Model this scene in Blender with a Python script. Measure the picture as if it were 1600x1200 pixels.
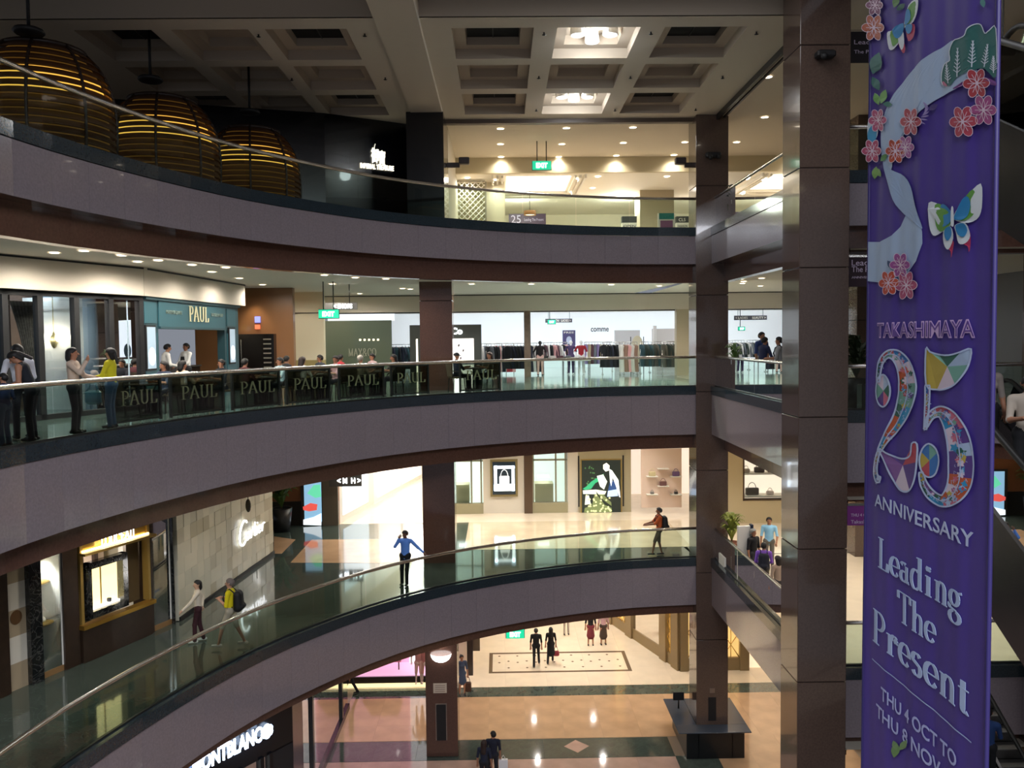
import bpy, math, random
import numpy as np
from mathutils import Vector, Matrix
for o in list(bpy.data.objects): bpy.data.objects.remove(o)
SC = bpy.context.scene
COL = SC.collection
random.seed(7)
R_ = math.radians
# ---------------------------------------------------------------- camera
ZC = 14.53                                  # the eye stands on the third level
Z1, Z2, Z3, Z4 = 0.0, 6.82, 12.77, 18.17    # floor levels
F = 1290.0
_p, _y, _r = R_(2.6), math.atan(18/1290), -0.011
CW = Vector((math.sin(_y)*math.cos(_p), math.cos(_y)*math.cos(_p), -math.sin(_p)))
_a = Vector((math.cos(_y), -math.sin(_y), 0)); _b = _a.cross(CW)
CR = _a*math.cos(_r)+_b*math.sin(_r); CU = -_a*math.sin(_r)+_b*math.cos(_r)
SH = -13.62
cd = bpy.data.cameras.new('camera'); cam = bpy.data.objects.new('camera', cd); COL.objects.link(cam)
cd.sensor_width = 36; cd.sensor_fit = 'HORIZONTAL'; cd.lens = F/1600*36; cd.shift_y = SH/1600; cd.clip_end = 300
cam.matrix_world = Matrix(((CR.x, CU.x, -CW.x, 0), (CR.y, CU.y, -CW.y, 0), (CR.z, CU.z, -CW.z, ZC), (0, 0, 0, 1)))
SC.camera = cam
EYE = Vector((0, 0, ZC))
# ---------------------------------------------------------------- world, exposure
w = bpy.data.worlds.new('world'); SC.world = w; w.use_nodes = True
w.node_tree.nodes['Background'].inputs[0].default_value = (0.80, 0.86, 1.0, 1)
w.node_tree.nodes['Background'].inputs[1].default_value = 0.13
SC.view_settings.view_transform = 'Standard'; SC.view_settings.look = 'None'
SC.view_settings.exposure = 1.15; SC.view_settings.gamma = 1.0
try: SC.view_settings.use_curve_mapping = False
except Exception: pass
def area(loc, aim, sx, sy, power, col=(1, .95, .88), spread=180):
    l = bpy.data.lights.new('area_lamp', 'AREA'); l.shape = 'RECTANGLE'; l.size = sx; l.size_y = sy
    l.energy = power; l.color = col; l.spread = R_(spread)
    o = bpy.data.objects.new('area_lamp', l); COL.objects.link(o); o.location = loc
    o.rotation_euler = (Vector(aim)-Vector(loc)).to_track_quat('-Z', 'Y').to_euler()
def spot(loc, power, col=(1, .9, .76), ang=130, blend=.9, r=.06, aim=None):
    l = bpy.data.lights.new('spot_lamp', 'SPOT'); l.energy = power; l.color = col; l.spot_size = R_(ang); l.spot_blend = blend
    l.shadow_soft_size = r
    o = bpy.data.objects.new('spot_lamp', l); COL.objects.link(o); o.location = loc
    if aim: o.rotation_euler = (Vector(aim)-Vector(loc)).to_track_quat('-Z', 'Y').to_euler()
def point(loc, power, col=(1, .9, .76), r=.1):
    l = bpy.data.lights.new('point_lamp', 'POINT'); l.energy = power; l.color = col; l.shadow_soft_size = r
    o = bpy.data.objects.new('point_lamp', l); COL.objects.link(o); o.location = loc
# unseen area lamps added as fill, high over the void and behind the eye
area((3.5, -7, 22.3), (3.5, -7, 0), 10, 9, 3600, (.90, .92, 1))
area((3, 14, 22.38), (3, 14, 0), 5, 6, 130, (.95, .95, 1))
# ---------------------------------------------------------------- pixel rays -> points at a known depth
def ray(px, py):
    return CW + CR*((px-800)/F) + CU*(-(py-SH-600)/F)
def at(px, py, x=None, y=None, z=None):
    d = ray(px, py)
    t = x/d.x if x is not None else (y/d.y if y is not None else (z-ZC)/d.z)
    return EYE + d*t
def pxof(p):
    d = Vector(p)-EYE; ww = d.dot(CW)
    return 800+F*d.dot(CR)/ww, 600-F*d.dot(CU)/ww+SH
# ---------------------------------------------------------------- materials
MATS = {}
def srgb(c):
    if isinstance(c, str):
        c = tuple(int(c[i:i+2], 16)/255 for i in (0, 2, 4))
    return tuple(((v+.055)/1.055)**2.4 if v > .04045 else v/12.92 for v in c)
def M(name, col, rough=.5, metal=0, noise=None, bump=0, emit=0, ecol=None, coat=0, vein=None, spec=.5):
    if name in MATS: return MATS[name]
    m = bpy.data.materials.new(name); m.use_nodes = True; MATS[name] = m
    nt = m.node_tree; b = nt.nodes['Principled BSDF']; c = srgb(col)
    b.inputs['Base Color'].default_value = (*c, 1); b.inputs['Roughness'].default_value = rough
    b.inputs['Metallic'].default_value = metal; b.inputs['Specular IOR Level'].default_value = spec
    if coat: b.inputs['Coat Weight'].default_value = coat; b.inputs['Coat Roughness'].default_value = .03
    if emit:
        b.inputs['Emission Color'].default_value = (*(srgb(ecol) if ecol else c), 1); b.inputs['Emission Strength'].default_value = emit
    if noise or bump or vein:
        tc = nt.nodes.new('ShaderNodeTexCoord'); n = nt.nodes.new('ShaderNodeTexNoise')
        n.inputs['Scale'].default_value = (noise or (8, .1))[0]; n.inputs['Detail'].default_value = 5
        nt.links.new(tc.outputs['Object'], n.inputs['Vector'])
        if noise:
            r = nt.nodes.new('ShaderNodeValToRGB'); k = noise[1]
            r.color_ramp.elements[0].position = .3; r.color_ramp.elements[1].position = .7
            r.color_ramp.elements[0].color = (*[v*(1-k) for v in c], 1); r.color_ramp.elements[1].color = (*[min(1, v*(1+k)) for v in c], 1)
            nt.links.new(n.outputs['Fac'], r.inputs['Fac']); last = r.outputs['Color']
            if vein:
                n2 = nt.nodes.new('ShaderNodeTexNoise'); n2.inputs['Scale'].default_value = vein[0]; n2.inputs['Detail'].default_value = 8
                n2.inputs['Distortion'].default_value = 2.5; nt.links.new(tc.outputs['Object'], n2.inputs['Vector'])
                r2 = nt.nodes.new('ShaderNodeValToRGB'); e = r2.color_ramp.elements
                e[0].position = .47; e[0].color = (0, 0, 0, 1); e[1].position = .53; e[1].color = (0, 0, 0, 1)
                x = e.new(.5); x.color = (1, 1, 1, 1)
                nt.links.new(n2.outputs['Fac'], r2.inputs['Fac'])
                mx = nt.nodes.new('ShaderNodeMix'); mx.data_type = 'RGBA'
                nt.links.new(r2.outputs['Color'], mx.inputs['Factor']); nt.links.new(last, mx.inputs['A']); mx.inputs['B'].default_value = (*srgb(vein[1]), 1)
                last = mx.outputs['Result']
            nt.links.new(last, b.inputs['Base Color'])
        if bump:
            bp = nt.nodes.new('ShaderNodeBump'); bp.inputs['Strength'].default_value = bump; bp.inputs['Distance'].default_value = .02
            nt.links.new(n.outputs['Fac'], bp.inputs['Height']); nt.links.new(bp.outputs['Normal'], b.inputs['Normal'])
    return m
def E(name, col, s=1.0):                     # a surface that gives off light
    return M(name, col, .5, emit=s*.5, ecol=col)
def GL(name, tint, refl=1.0, ior=1.5):
    if name in MATS: return MATS[name]
    m = bpy.data.materials.new(name); m.use_nodes = True; MATS[name] = m; nt = m.node_tree
    for n in list(nt.nodes): nt.nodes.remove(n)
    o = nt.nodes.new('ShaderNodeOutputMaterial'); t = nt.nodes.new('ShaderNodeBsdfTransparent'); g = nt.nodes.new('ShaderNodeBsdfGlossy')
    f = nt.nodes.new('ShaderNodeFresnel'); mx = nt.nodes.new('ShaderNodeMixShader'); f.inputs['IOR'].default_value = ior
    t.inputs['Color'].default_value = (*tint, 1); g.inputs['Color'].default_value = (refl, refl, refl, 1); g.inputs['Roughness'].default_value = .0
    nt.links.new(f.outputs[0], mx.inputs[0]); nt.links.new(t.outputs[0], mx.inputs[1]); nt.links.new(g.outputs[0], mx.inputs[2]); nt.links.new(mx.outputs[0], o.inputs[0])
    return m
fascia_m = M('fascia_granite', '857c82', .13, noise=(22, .10), coat=.35)
soffit_m = M('brown_granite', '5c4136', .14, noise=(18, .12), coat=.3)
column_m = M('column_granite', '57473f', .13, noise=(25, .12), coat=.3)
kerb_m = M('dark_green_granite', '28333a', .12, noise=(30, .25), coat=.3)
steel_m = M('brushed_steel', 'd4d0ca', .24, 1)
dsteel_m = M('dark_steel', '3a3836', .35, .7)
black_m = M('black_lacquer', '0c0d10', .25)
matt_black = M('matt_black', '101012', .6)
green_marble = M('green_marble', '454f48', .08, noise=(3, .16), vein=(1.1, '4d5850'), coat=.3)
tan_m = M('tan_marble', 'bd9a78', .09, noise=(1.2, .12), coat=.25)
pink_m = M('rose_marble', 'b89a8c', .09, noise=(1.6, .12), coat=.25)
cream_m = M('cream_marble', 'e6d6bd', .10, noise=(1.5, .05), coat=.25)
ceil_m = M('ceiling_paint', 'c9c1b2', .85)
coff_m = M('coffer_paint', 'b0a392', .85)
white_m = M('white_paint', 'e8e4da', .7)
beige_m = M('beige_paint', 'c8bda4', .75)
bulk_m = M('bulkhead_paint', 'd2c8b8', .8)
glass_m = GL('balustrade_glass', (.66, .80, .73), .9)
clear_m = GL('shop_glass', (.90, .95, .97), .8)
# ---------------------------------------------------------------- mesh builder
class MB:
    def __init__(s): s.v = []; s.f = []; s.m = []; s.k = 0; s.sm = []
    def mat(s, k): s.k = k; return s
    def add(s, vs, fs, smooth=False):
        b = len(s.v); s.v += [tuple(v) for v in vs]
        for f in fs: s.f.append([b+i for i in f]); s.m.append(s.k); s.sm.append(smooth)
        return s
    def box(s, x0, x1, y0, y1, z0, z1):
        return s.add([(x0, y0, z0), (x1, y0, z0), (x1, y1, z0), (x0, y1, z0), (x0, y0, z1), (x1, y0, z1), (x1, y1, z1), (x0, y1, z1)],
                     [(0, 3, 2, 1), (4, 5, 6, 7), (0, 1, 5, 4), (1, 2, 6, 5), (2, 3, 7, 6), (3, 0, 4, 7)])
    def bbox(s, x0, x1, y0, y1, z0, z1, c=.01):       # chamfered box
        x0, x1 = min(x0, x1), max(x0, x1); y0, y1 = min(y0, y1), max(y0, y1); z0, z1 = min(z0, z1), max(z0, z1)
        c = min(c, (x1-x0)/3, (y1-y0)/3, (z1-z0)/3)
        def ring(i, z): return [(x0+i+c, y0+i, z), (x1-i-c, y0+i, z), (x1-i, y0+i+c, z), (x1-i, y1-i-c, z), (x1-i-c, y1-i, z), (x0+i+c, y1-i, z), (x0+i, y1-i-c, z), (x0+i, y0+i+c, z)]
        vs = ring(c, z0)+ring(0, z0+c)+ring(0, z1-c)+ring(c, z1)
        fs = [tuple(range(7, -1, -1)), tuple(range(24, 32))]
        for k in range(3):
            for j in range(8): fs.append((k*8+j, k*8+(j+1) % 8, k*8+8+(j+1) % 8, k*8+8+j))
        return s.add(vs, fs)
    def prism(s, poly, z0, z1):
        n = len(poly); vs = [(p[0], p[1], z0) for p in poly]+[(p[0], p[1], z1) for p in poly]
        return s.add(vs, [tuple(range(n-1, -1, -1)), tuple(range(n, 2*n))]+[(i, (i+1) % n, n+(i+1) % n, n+i) for i in range(n)])
    def tube(s, pts, r, n=8, r1=None, cap=True):
        pts = [Vector(p) for p in pts]; L = len(pts); vs = []; fs = []; up = Vector((0, 0, 1))
        for i, p in enumerate(pts):
            t = (pts[min(i+1, L-1)]-pts[max(i-1, 0)]).normalized()
            a = t.cross(up if abs(t.z) < .95 else Vector((1, 0, 0))).normalized(); b = t.cross(a)
            rr = r if r1 is None else r+(r1-r)*i/(L-1)
            for j in range(n):
                c, q = math.cos(2*math.pi*j/n), math.sin(2*math.pi*j/n); vs.append(p+a*rr*c+b*rr*q)
        for i in range(L-1):
            for j in range(n): fs.append((i*n+j, i*n+(j+1) % n, (i+1)*n+(j+1) % n, (i+1)*n+j))
        if cap: fs += [tuple(range(n-1, -1, -1)), tuple(range((L-1)*n, L*n))]
        return s.add(vs, fs, True)
    def lathe(s, prof, c=(0, 0, 0), n=20, smooth=True, sx=1, sy=1):
        vs = []; fs = []
        for r, z in prof:
            for j in range(n): vs.append((c[0]+sx*r*math.cos(2*math.pi*j/n), c[1]+sy*r*math.sin(2*math.pi*j/n), c[2]+z))
        for i in range(len(prof)-1):
            for j in range(n): fs.append((i*n+j, i*n+(j+1) % n, (i+1)*n+(j+1) % n, (i+1)*n+j))
        return s.add(vs, fs, smooth)
    def ball(s, c, rx, ry, rz, n=12, k=7):
        return s.lathe([(math.sin(math.pi*i/k)*1.0, -rz*math.cos(math.pi*i/k)) for i in range(k+1)], c, n, True, rx, ry)
    def poly(s, pts, thick=None):                     # flat polygon, thickened backwards along its normal
        pts = [Vector(p) for p in pts]; n = len(pts)
        if thick is None: return s.add(pts, [tuple(range(n))])
        return s.add(pts+[p+Vector(thick) for p in pts], [tuple(range(n)), tuple(range(2*n-1, n-1, -1))]+[(i, n+i, n+(i+1) % n, (i+1) % n) for i in range(n)])
    def fbox(s, fr, u0, u1, n0, n1, z0, z1, c=0):     # box in a wall's frame: along, out of the wall, up
        t = MB(); (t.bbox(u0, u1, n0, n1, z0, z1, c) if c else t.box(u0, u1, n0, n1, z0, z1))
        return s.add([fr.P(*v) for v in t.v], t.f)
    def sub(s, o, fn): return s.add([fn(Vector(v)) for v in o.v], o.f)
    def mesh(s, name, mats, off=(0, 0, 0)):
        me = bpy.data.meshes.new(name); me.from_pydata([(v[0]-off[0], v[1]-off[1], v[2]-off[2]) for v in s.v], [], s.f)
        for m in (mats if isinstance(mats, (list, tuple)) else [mats]): me.materials.append(m)
        me.polygons.foreach_set('material_index', s.m); me.polygons.foreach_set('use_smooth', s.sm); me.update()
        return me
    def build(s, name, mats, parent=None, **kw):
        off = wloc(parent) if parent is not None else kw.pop('loc', (0, 0, 0))
        o = bpy.data.objects.new(name, s.mesh(name, mats, off)); COL.objects.link(o)
        if parent is not None: o.parent = parent
        else: o.location = off
        for k, v in kw.items(): o['category' if k == 'cat' else k] = v
        return o
def wloc(o):
    v = Vector((0, 0, 0))
    while o is not None: v = v+o.location; o = o.parent
    return v
def thing(name, loc, label, cat, group=None, rz=0):
    o = bpy.data.objects.new(name, None); COL.objects.link(o); o.location = loc; o.rotation_euler.z = rz; o.empty_display_size = .2
    o['label'] = label; o['category'] = cat
    if group: o['group'] = group
    return o
def setting(name, loc=(0, 0, 0), label=None):
    o = bpy.data.objects.new(name, None); COL.objects.link(o); o.location = loc; o['kind'] = 'structure'
    if label: o['label'] = label
    return o
KIDS = {}
def dup(root, loc, rz=0, label=None, group=None, scale=None):
    if root.name not in KIDS: KIDS[root.name] = [(c, list(c.children)) for c in root.children]
    r = root.copy(); COL.objects.link(r); r.location = loc; r.rotation_euler = (0, 0, rz)
    if scale: r.scale = (scale,)*3
    if label: r['label'] = label
    if group: r['group'] = group
    for ch, sub in KIDS[root.name]:
        c = ch.copy(); COL.objects.link(c); c.parent = r
        for g in sub: d = g.copy(); COL.objects.link(d); d.parent = c
    return r
class Frame:                                          # a vertical wall from a to b; n points to the viewer's side
    def __init__(s, a, b):
        s.a = Vector((a[0], a[1], 0)); s.u = (Vector((b[0], b[1], 0))-s.a); s.L = s.u.length; s.u.normalize()
        s.n = Vector((s.u.y, -s.u.x, 0))
    def P(s, u, n, z): return s.a+s.u*u+s.n*n+Vector((0, 0, z))
    def uz(s, px, py, n=0):
        d = ray(px, py); q = s.a+s.n*n-EYE; t = q.dot(s.n)/d.dot(s.n); h = EYE+d*t
        return (h-s.a).dot(s.u), h.z
def back(Y, x0=-10): return Frame((x0, Y), (x0+1, Y))
# ---------------------------------------------------------------- lettering
def text(name, s, fr, u, n, z, h, width, mat, parent=None, ext=.012, bold=0, align='LEFT', **kw):
    c = bpy.data.curves.new('lettering', 'FONT'); c.body = s; c.extrude = 1; c.offset = bold; c.size = 1; c.resolution_u = 3
    o = bpy.data.objects.new('lettering', c); COL.objects.link(o); bpy.context.view_layer.update()
    me = bpy.data.meshes.new_from_object(o); bpy.data.objects.remove(o); bpy.data.curves.remove(c)
    co = np.empty(len(me.vertices)*3); me.vertices.foreach_get('co', co); co = co.reshape(-1, 3)
    if not len(co): return None
    x0 = co[:, 0].min(); wd = max(co[:, 0].max()-x0, .01); sy = h/.70; sx = width/wd if width else sy
    a = (co[:, 0]-x0)*sx; base = np.array(fr.P(u, n, z)-(wloc(parent) if parent else Vector((0, 0, 0))))
    out = base+np.outer(a, np.array(fr.u))+np.outer(co[:, 1]*sy, (0, 0, 1))+np.outer(co[:, 2]*ext, np.array(fr.n))
    loc = np.zeros(3)
    if parent is None: loc = base; out = out-base
    me.vertices.foreach_set('co', out.ravel()); me.update(); me.materials.clear(); me.materials.append(mat)
    ob = bpy.data.objects.new(name, me); COL.objects.link(ob)
    if parent: ob.parent = parent
    else: ob.location = loc
    for k, v in kw.items(): ob['category' if k == 'cat' else k] = v
    return ob
# broad-nib serif letters, unit cap height; each stroke: list of points; the pen is wide for vertical strokes
def arc(cx, cy, rx, ry, a0, a1, n=14): return [(cx+rx*math.cos(R_(a0+(a1-a0)*i/n)), cy+ry*math.sin(R_(a0+(a1-a0)*i/n))) for i in range(n+1)]
def ln(*p): return list(p)
NIB = {
 'P': (.66, [ln((.16, 0), (.16, 1)), ln((0, 0), (.34, 0)), ln((0, 1), (.3, 1)), arc(.3, .735, .28, .265, 90, -90), ln((.16, .47), (.3, .47))]),
 'A': (.82, [ln((.05, 0), (.38, 1)), ln((.38, 1), (.72, 0)), ln((.16, .33), (.6, .33)), ln((-.02, 0), (.18, 0)), ln((.56, 0), (.84, 0))]),
 'U': (.82, [ln((.14, 1), (.14, .3)), arc(.39, .3, .25, .29, 180, 360), ln((.64, .3), (.64, 1)), ln((0, 1), (.28, 1)), ln((.52, 1), (.78, 1))]),
 'L': (.62, [ln((.16, 0), (.16, 1)), ln((0, 1), (.32, 1)), ln((0, 0), (.56, 0)), ln((.555, 0), (.6, .26))]),
 'E': (.68, [ln((.16, 0), (.16, 1)), ln((0, 1), (.58, 1)), ln((0, 0), (.6, 0)), ln((.16, .52), (.45, .52)), ln((.58, 1), (.58, .8)), ln((.6, 0), (.6, .22)), ln((.45, .62), (.45, .42))]),
 'T': (.78, [ln((.37, 0), (.37, 1)), ln((0, 1), (.74, 1)), ln((.01, 1), (.01, .76)), ln((.73, 1), (.73, .76)), ln((.22, 0), (.52, 0))]),
 'M': (1.0, [ln((.14, 0), (.14, 1)), ln((.14, 1), (.47, 0)), ln((.47, 0), (.8, 1)), ln((.8, 1), (.8, 0)), ln((0, 0), (.26, 0)), ln((.68, 0), (.94, 0))]),
 'X': (.8, [ln((.08, 1), (.68, 0)), ln((.68, 1), (.08, 0)), ln((0, 1), (.2, 1)), ln((.56, 0), (.78, 0))]),
 'C': (.8, [arc(.42, .5, .36, .5, 50, 310), ln((.66, .88), (.66, .66))]),
 'O': (.86, [arc(.42, .5, .36, .5, 0, 360, 24)]),
 '&': (.9, [arc(.36, .76, .19, .24, -60, 240), arc(.33, .26, .28, .26, 120, 330), ln((.24, .58), (.78, 0)), ln((.58, .12), (.72, .44))]),
 'a': (.52, [arc(.17, .47, .13, .12, 160, 40, 8), ln((.33, .5), (.33, .08)), arc(.41, .08, .08, .07, 180, 320, 6), arc(.18, .16, .16, .16, 70, 330, 12)]),
 'd': (.6, [ln((.42, .02), (.42, 1)), ln((.28, .98), (.42, .98)), arc(.24, .29, .2, .3, 60, 300, 16), ln((.42, .02), (.54, .02))]),
 'e': (.5, [arc(.25, .3, .21, .3, 0, 320, 18), ln((.05, .31), (.45, .31))]),
 'g': (.56, [arc(.23, .38, .18, .21, 0, 360, 18), arc(.1, .12, .08, .06, 150, 270, 6), ln((.1, .06), (.34, .03)), arc(.25, -.16, .22, .17, 75, -255, 16), ln((.38, .55), (.54, .6))]),
 'h': (.62, [ln((.14, 0), (.14, 1)), ln((.0, .98), (.14, .98)), arc(.32, .4, .16, .2, 160, 0, 10), ln((.48, .4), (.48, 0)), ln((.02, 0), (.26, 0)), ln((.36, 0), (.6, 0))]),
 'i': (.34, [ln((.15, 0), (.15, .58)), ln((.02, .57), (.15, .57)), ln((.02, 0), (.28, 0)), arc(.15, .8, .035, .05, 0, 360, 8)]),
 'n': (.62, [ln((.14, 0), (.14, .58)), ln((.0, .57), (.14, .57)), arc(.32, .4, .16, .2, 160, 0, 10), ln((.48, .4), (.48, 0)), ln((.02, 0), (.26, 0)), ln((.36, 0), (.6, 0))]),
 'r': (.46, [ln((.14, 0), (.14, .58)), ln((.0, .57), (.14, .57)), arc(.31, .42, .14, .18, 165, 40, 8), arc(.39, .47, .035, .04, 0, 360, 8), ln((.02, 0), (.28, 0))]),
 's': (.44, [arc(.2, .44, .14, .16, 30, 200, 10)+arc(.22, .15, .14, .16, 60, -160, 10)]),
 't': (.4, [ln((.16, .78), (.16, .1)), arc(.25, .1, .09, .1, 180, 320, 8), ln((.02, .58), (.34, .58))]),
}
def nib(s, mb, P, h, pen=.17, thin=.045, track=.06, slant=0):
    """append the letters to mb; P(x, y, lift) maps letter space to the world; returns the advance"""
    x0 = 0
    for ch in s:
        if ch == ' ': x0 += .3; continue
        if ch == '.': wid, st = .25, [arc(.1, .04, .03, .04, 0, 360, 8)]
        else: wid, st = NIB[ch]
        for q in st:
            q = [Vector((a, b)) for a, b in q]; n = len(q); ring = []
            for i in range(n):
                t = (q[min(i+1, n-1)]-q[max(i-1, 0)]).normalized(); nn = Vector((-t.y, t.x))
                hw = abs(nn.x)*pen/2+thin/2
                ring.append((q[i]+nn*hw, q[i]-nn*hw))
            vs = []
            for a, b in ring:
                for r, l in ((a, 0), (b, 0), (a, 1), (b, 1)): vs.append(P((x0+r.x+slant*r.y)*h, r.y*h, l))
            fs = []
            for i in range(n-1):
                k = i*4; fs += [(k+2, k+3, k+7, k+6), (k, k+4, k+5, k+1), (k, k+2, k+6, k+4), (k+1, k+5, k+7, k+3)]
            fs += [(0, 1, 3, 2), (n*4-4, n*4-2, n*4-1, n*4-3)]
            mb.add(vs, fs)
        x0 += wid+track
    return x0*h
def nibw(s, track=.06): return sum(.3 if c == ' ' else ((.25 if c == '.' else NIB[c][0])+track) for c in s)
def nibtext(name, s, fr, u, n, z, h, width, mat, parent=None, ext=.015, pen=.12, thin=.035, **kw):
    mb = MB(); k = width/(nibw(s)*h)
    nib(s, mb, lambda x, y, l: fr.P(u+x*k, n+l*ext, z+y), h, pen, thin)
    return mb.build(name, mat, parent, **kw)
# ================================================================ plan curve of the balcony edge
CTRL = [(7.3, 28.22), (6.0, 28.14), (4.3, 27.93), (2.45, 27.42), (.4, 26.6), (-1.7, 25.35), (-3.5, 23.8), (-5.05, 21.85), (-6.2, 19.95), (-7.15, 17.6), (-7.82, 15.2), (-8.1, 13.3), (-8.2, 11.2), (-8.05, 8.8), (-7.6, 6.4), (-6.9, 4.2), (-5.9, 2.2), (-4.6, .4)]
def spline(C, step):
    out = []
    for i in range(1, len(C)-2):
        p = [Vector((*C[j], 0)) for j in (i-1, i, i+1, i+2)]
        for k in range(24):
            t = k/24
            out.append(.5*((2*p[1])+(-p[0]+p[2])*t+(2*p[0]-5*p[1]+4*p[2]-p[3])*t*t+(-p[0]+3*p[1]-3*p[2]+p[3])*t**3))
    res = [out[0]]; acc = 0
    for a, b in zip(out, out[1:]):
        d = (b-a).length; acc += d
        if acc >= step: res.append(b); acc = 0
    return res
EDGE = spline([(8.5, 28.3)]+CTRL, .92)
EDGE[0] = Vector((6.75, 28.2, 0))
EDGE = [EDGE[0]]+[p for p in EDGE[1:] if p.x < 6.2]
def normals(C):
    ns = []
    for i in range(len(C)):
        t = (C[min(i+1, len(C)-1)]-C[max(i-1, 0)]).normalized(); ns.append(Vector((t.y, -t.x, 0)))
    return ns
NE = normals(EDGE)
assert NE[3].y > 0
def off(d): return [p+n*d for p, n in zip(EDGE, NE)]
def sweep(mb, C, N, prof):
    n = len(prof); vs = [p+m*q[0]+Vector((0, 0, q[1])) for p, m in zip(C, N) for q in prof]
    fs = []
    for i in range(len(C)-1):
        for j in range(n-1): fs.append((i*n+j, i*n+j+1, (i+1)*n+j+1, (i+1)*n+j))
    return mb.add(vs, fs)
REDGE = [Vector((7.22, 28.6, 0)), Vector((7.22, 26.2, 0)), Vector((7.22, 23.8, 0)), Vector((7.22, 21.4, 0)), Vector((7.22, 18.62, 0))]
XEDGE = [Vector((7.24, 18.6, 0)), Vector((9.6, 18.6, 0)), Vector((12, 18.6, 0)), Vector((14.4, 18.6, 0)), Vector((16.5, 18.6, 0))]
NX = [Vector((0, 1, 0))]*5
NR = [Vector((1, 0, 0))]*len(REDGE)
LEV = {2: (Z2, 5.2, 4.78, 4.9), 3: (Z3, 11.14, 10.62, 10.74), 4: (Z4, 16.97, 16.36, 16.46)}   # floor, fascia foot, soffit foot, ceiling
floors = {}
for L, (zf, fb, lo, cz) in LEV.items():
    for side, C, N in (('front', EDGE, NE), ('right', REDGE, NR), ('cross', XEDGE, NX)):
        fl = setting('floor', (C[len(C)//2].x, C[len(C)//2].y, zf)); floors[L, side] = fl
        # walking surface
        mb = MB()
        if side == 'front':
            sweep(mb, C, N, [(.2, zf), (34, zf)])
        elif side == 'cross': mb.poly([(7.3, 18.7, zf-.01), (8, 18.7, zf-.01), (8, 18.9, zf-.01), (7.3, 18.9, zf-.01)])
        else:
            sweep(mb, C, N, [(.2, zf), (9.3, zf)]); mb.poly([(6.75, 28.4, zf), (16.5, 28.4, zf), (16.5, 62, zf), (6.75, 62, zf)])
        top = {2: green_marble, 3: M('cafe_floor_stone', '5b6b66', .12, noise=(4, .15), coat=.2), 4: M('pale_floor_stone', 'b8ad9c', .15, noise=(3, .06))}[L]
        mb.build('floor_surface', top, fl)
        # fascia panels, kerb stones
        for i in range(len(C)-1):
            a, b, na, nb = C[i], C[i+1], N[i], N[i+1]; e = (b-a).normalized()*.0018
            na = nb = (na+nb).normalized()
            for nm, n0, n1, z0, z1, mt in (('fascia_panel', 0, .05, fb, zf-.26, fascia_m), ('kerb_stone', -.035, .24, zf-.25, zf+.03, kerb_m)):
                m2 = MB(); P = [a+e+na*n0, b-e+nb*n0, b-e+nb*n1, a+e+na*n1]
                m2.prism([(p.x, p.y) for p in P][::-1], z0, z1); m2.build(nm, mt, fl)
        # soffit behind and below the fascia
        mb = MB(); sweep(mb, C, N, [(.04, zf-.3), (.04, fb+.004), (.42, fb), (.42, lo), (.7, lo), (.7, cz+.02)])
        mb.build('soffit_panel', soffit_m, fl)
        if side == 'cross': cl = None
        else: cl = setting('ceiling', (C[len(C)//2].x, C[len(C)//2].y, cz)); mb = MB()
        if side == 'front': sweep(mb, C, N, [(.6, cz), (34, cz)])
        elif side == 'right': sweep(mb, C, N, [(.6, cz), (9.3, cz)]); mb.poly([(6.75, 28.4, cz), (16.5, 28.4, cz), (16.5, 62, cz), (6.75, 62, cz)])
        if cl: mb.build('ceiling_surface', M('lower_ceiling_paint', 'd8d0c0', .8), cl)
        # balustrade
        mid = C[len(C)//2]
        which = {2: 'second', 3: 'cafe', 4: 'top'}[L]
        lab = {(2, 'front'): 'curved glass balustrade with steel rail that the man in blue leans on', (3, 'front'): 'curved glass balustrade in front of the cafe tables', (4, 'front'): 'curved glass balustrade of the top level below the ribbed pods',
               (2, 'right'): 'straight glass balustrade before the group with the purple backpack', (3, 'right'): 'straight glass balustrade before the men near the green exit sign', (4, 'right'): 'straight glass balustrade of the top level beside the tall granite column',
               (2, 'cross'): 'glass balustrade above the lowest escalator, half hidden by the banner', (3, 'cross'): 'glass balustrade beside the dark planter, half hidden by the banner', (4, 'cross'): 'glass balustrade at the top of the gap left of the banner'}[L, side]
        t = thing('glass_balustrade', (mid.x, mid.y, zf), lab, 'balustrade')
        mb = MB(); mb.tube([p+m*.14+Vector((0, 0, zf+1.03)) for p, m in zip(C, N)], .048, 10); mb.build('handrail', steel_m, t)
        mb = MB(); sweep(mb, C, N, [(.11, zf+.03), (.11, zf+.06), (.17, zf+.06), (.17, zf+.03)]); mb.build('base_channel', dsteel_m, t)
        st = 2 if side == 'front' else 1; up_ = 0
        for i in range(0, len(C)-1, st):
            j = min(i+st, len(C)-1); pts = C[i:j+1]; nn = N[i:j+1]; mb = MB(); vs = []
            e = (pts[-1]-pts[0]).normalized()*.006
            for k, (p, m) in enumerate(zip(pts, nn)):
                q = p+m*.14+(e if k == 0 else (-e if k == len(pts)-1 else Vector((0, 0, 0))))
                vs += [q+Vector((0, 0, zf+.04)), q+Vector((0, 0, zf+1.0))]
            mb.add(vs, [(2*k, 2*k+1, 2*k+3, 2*k+2) for k in range(len(pts)-1)]); mb.build('glass_panel', glass_m, t)
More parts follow.
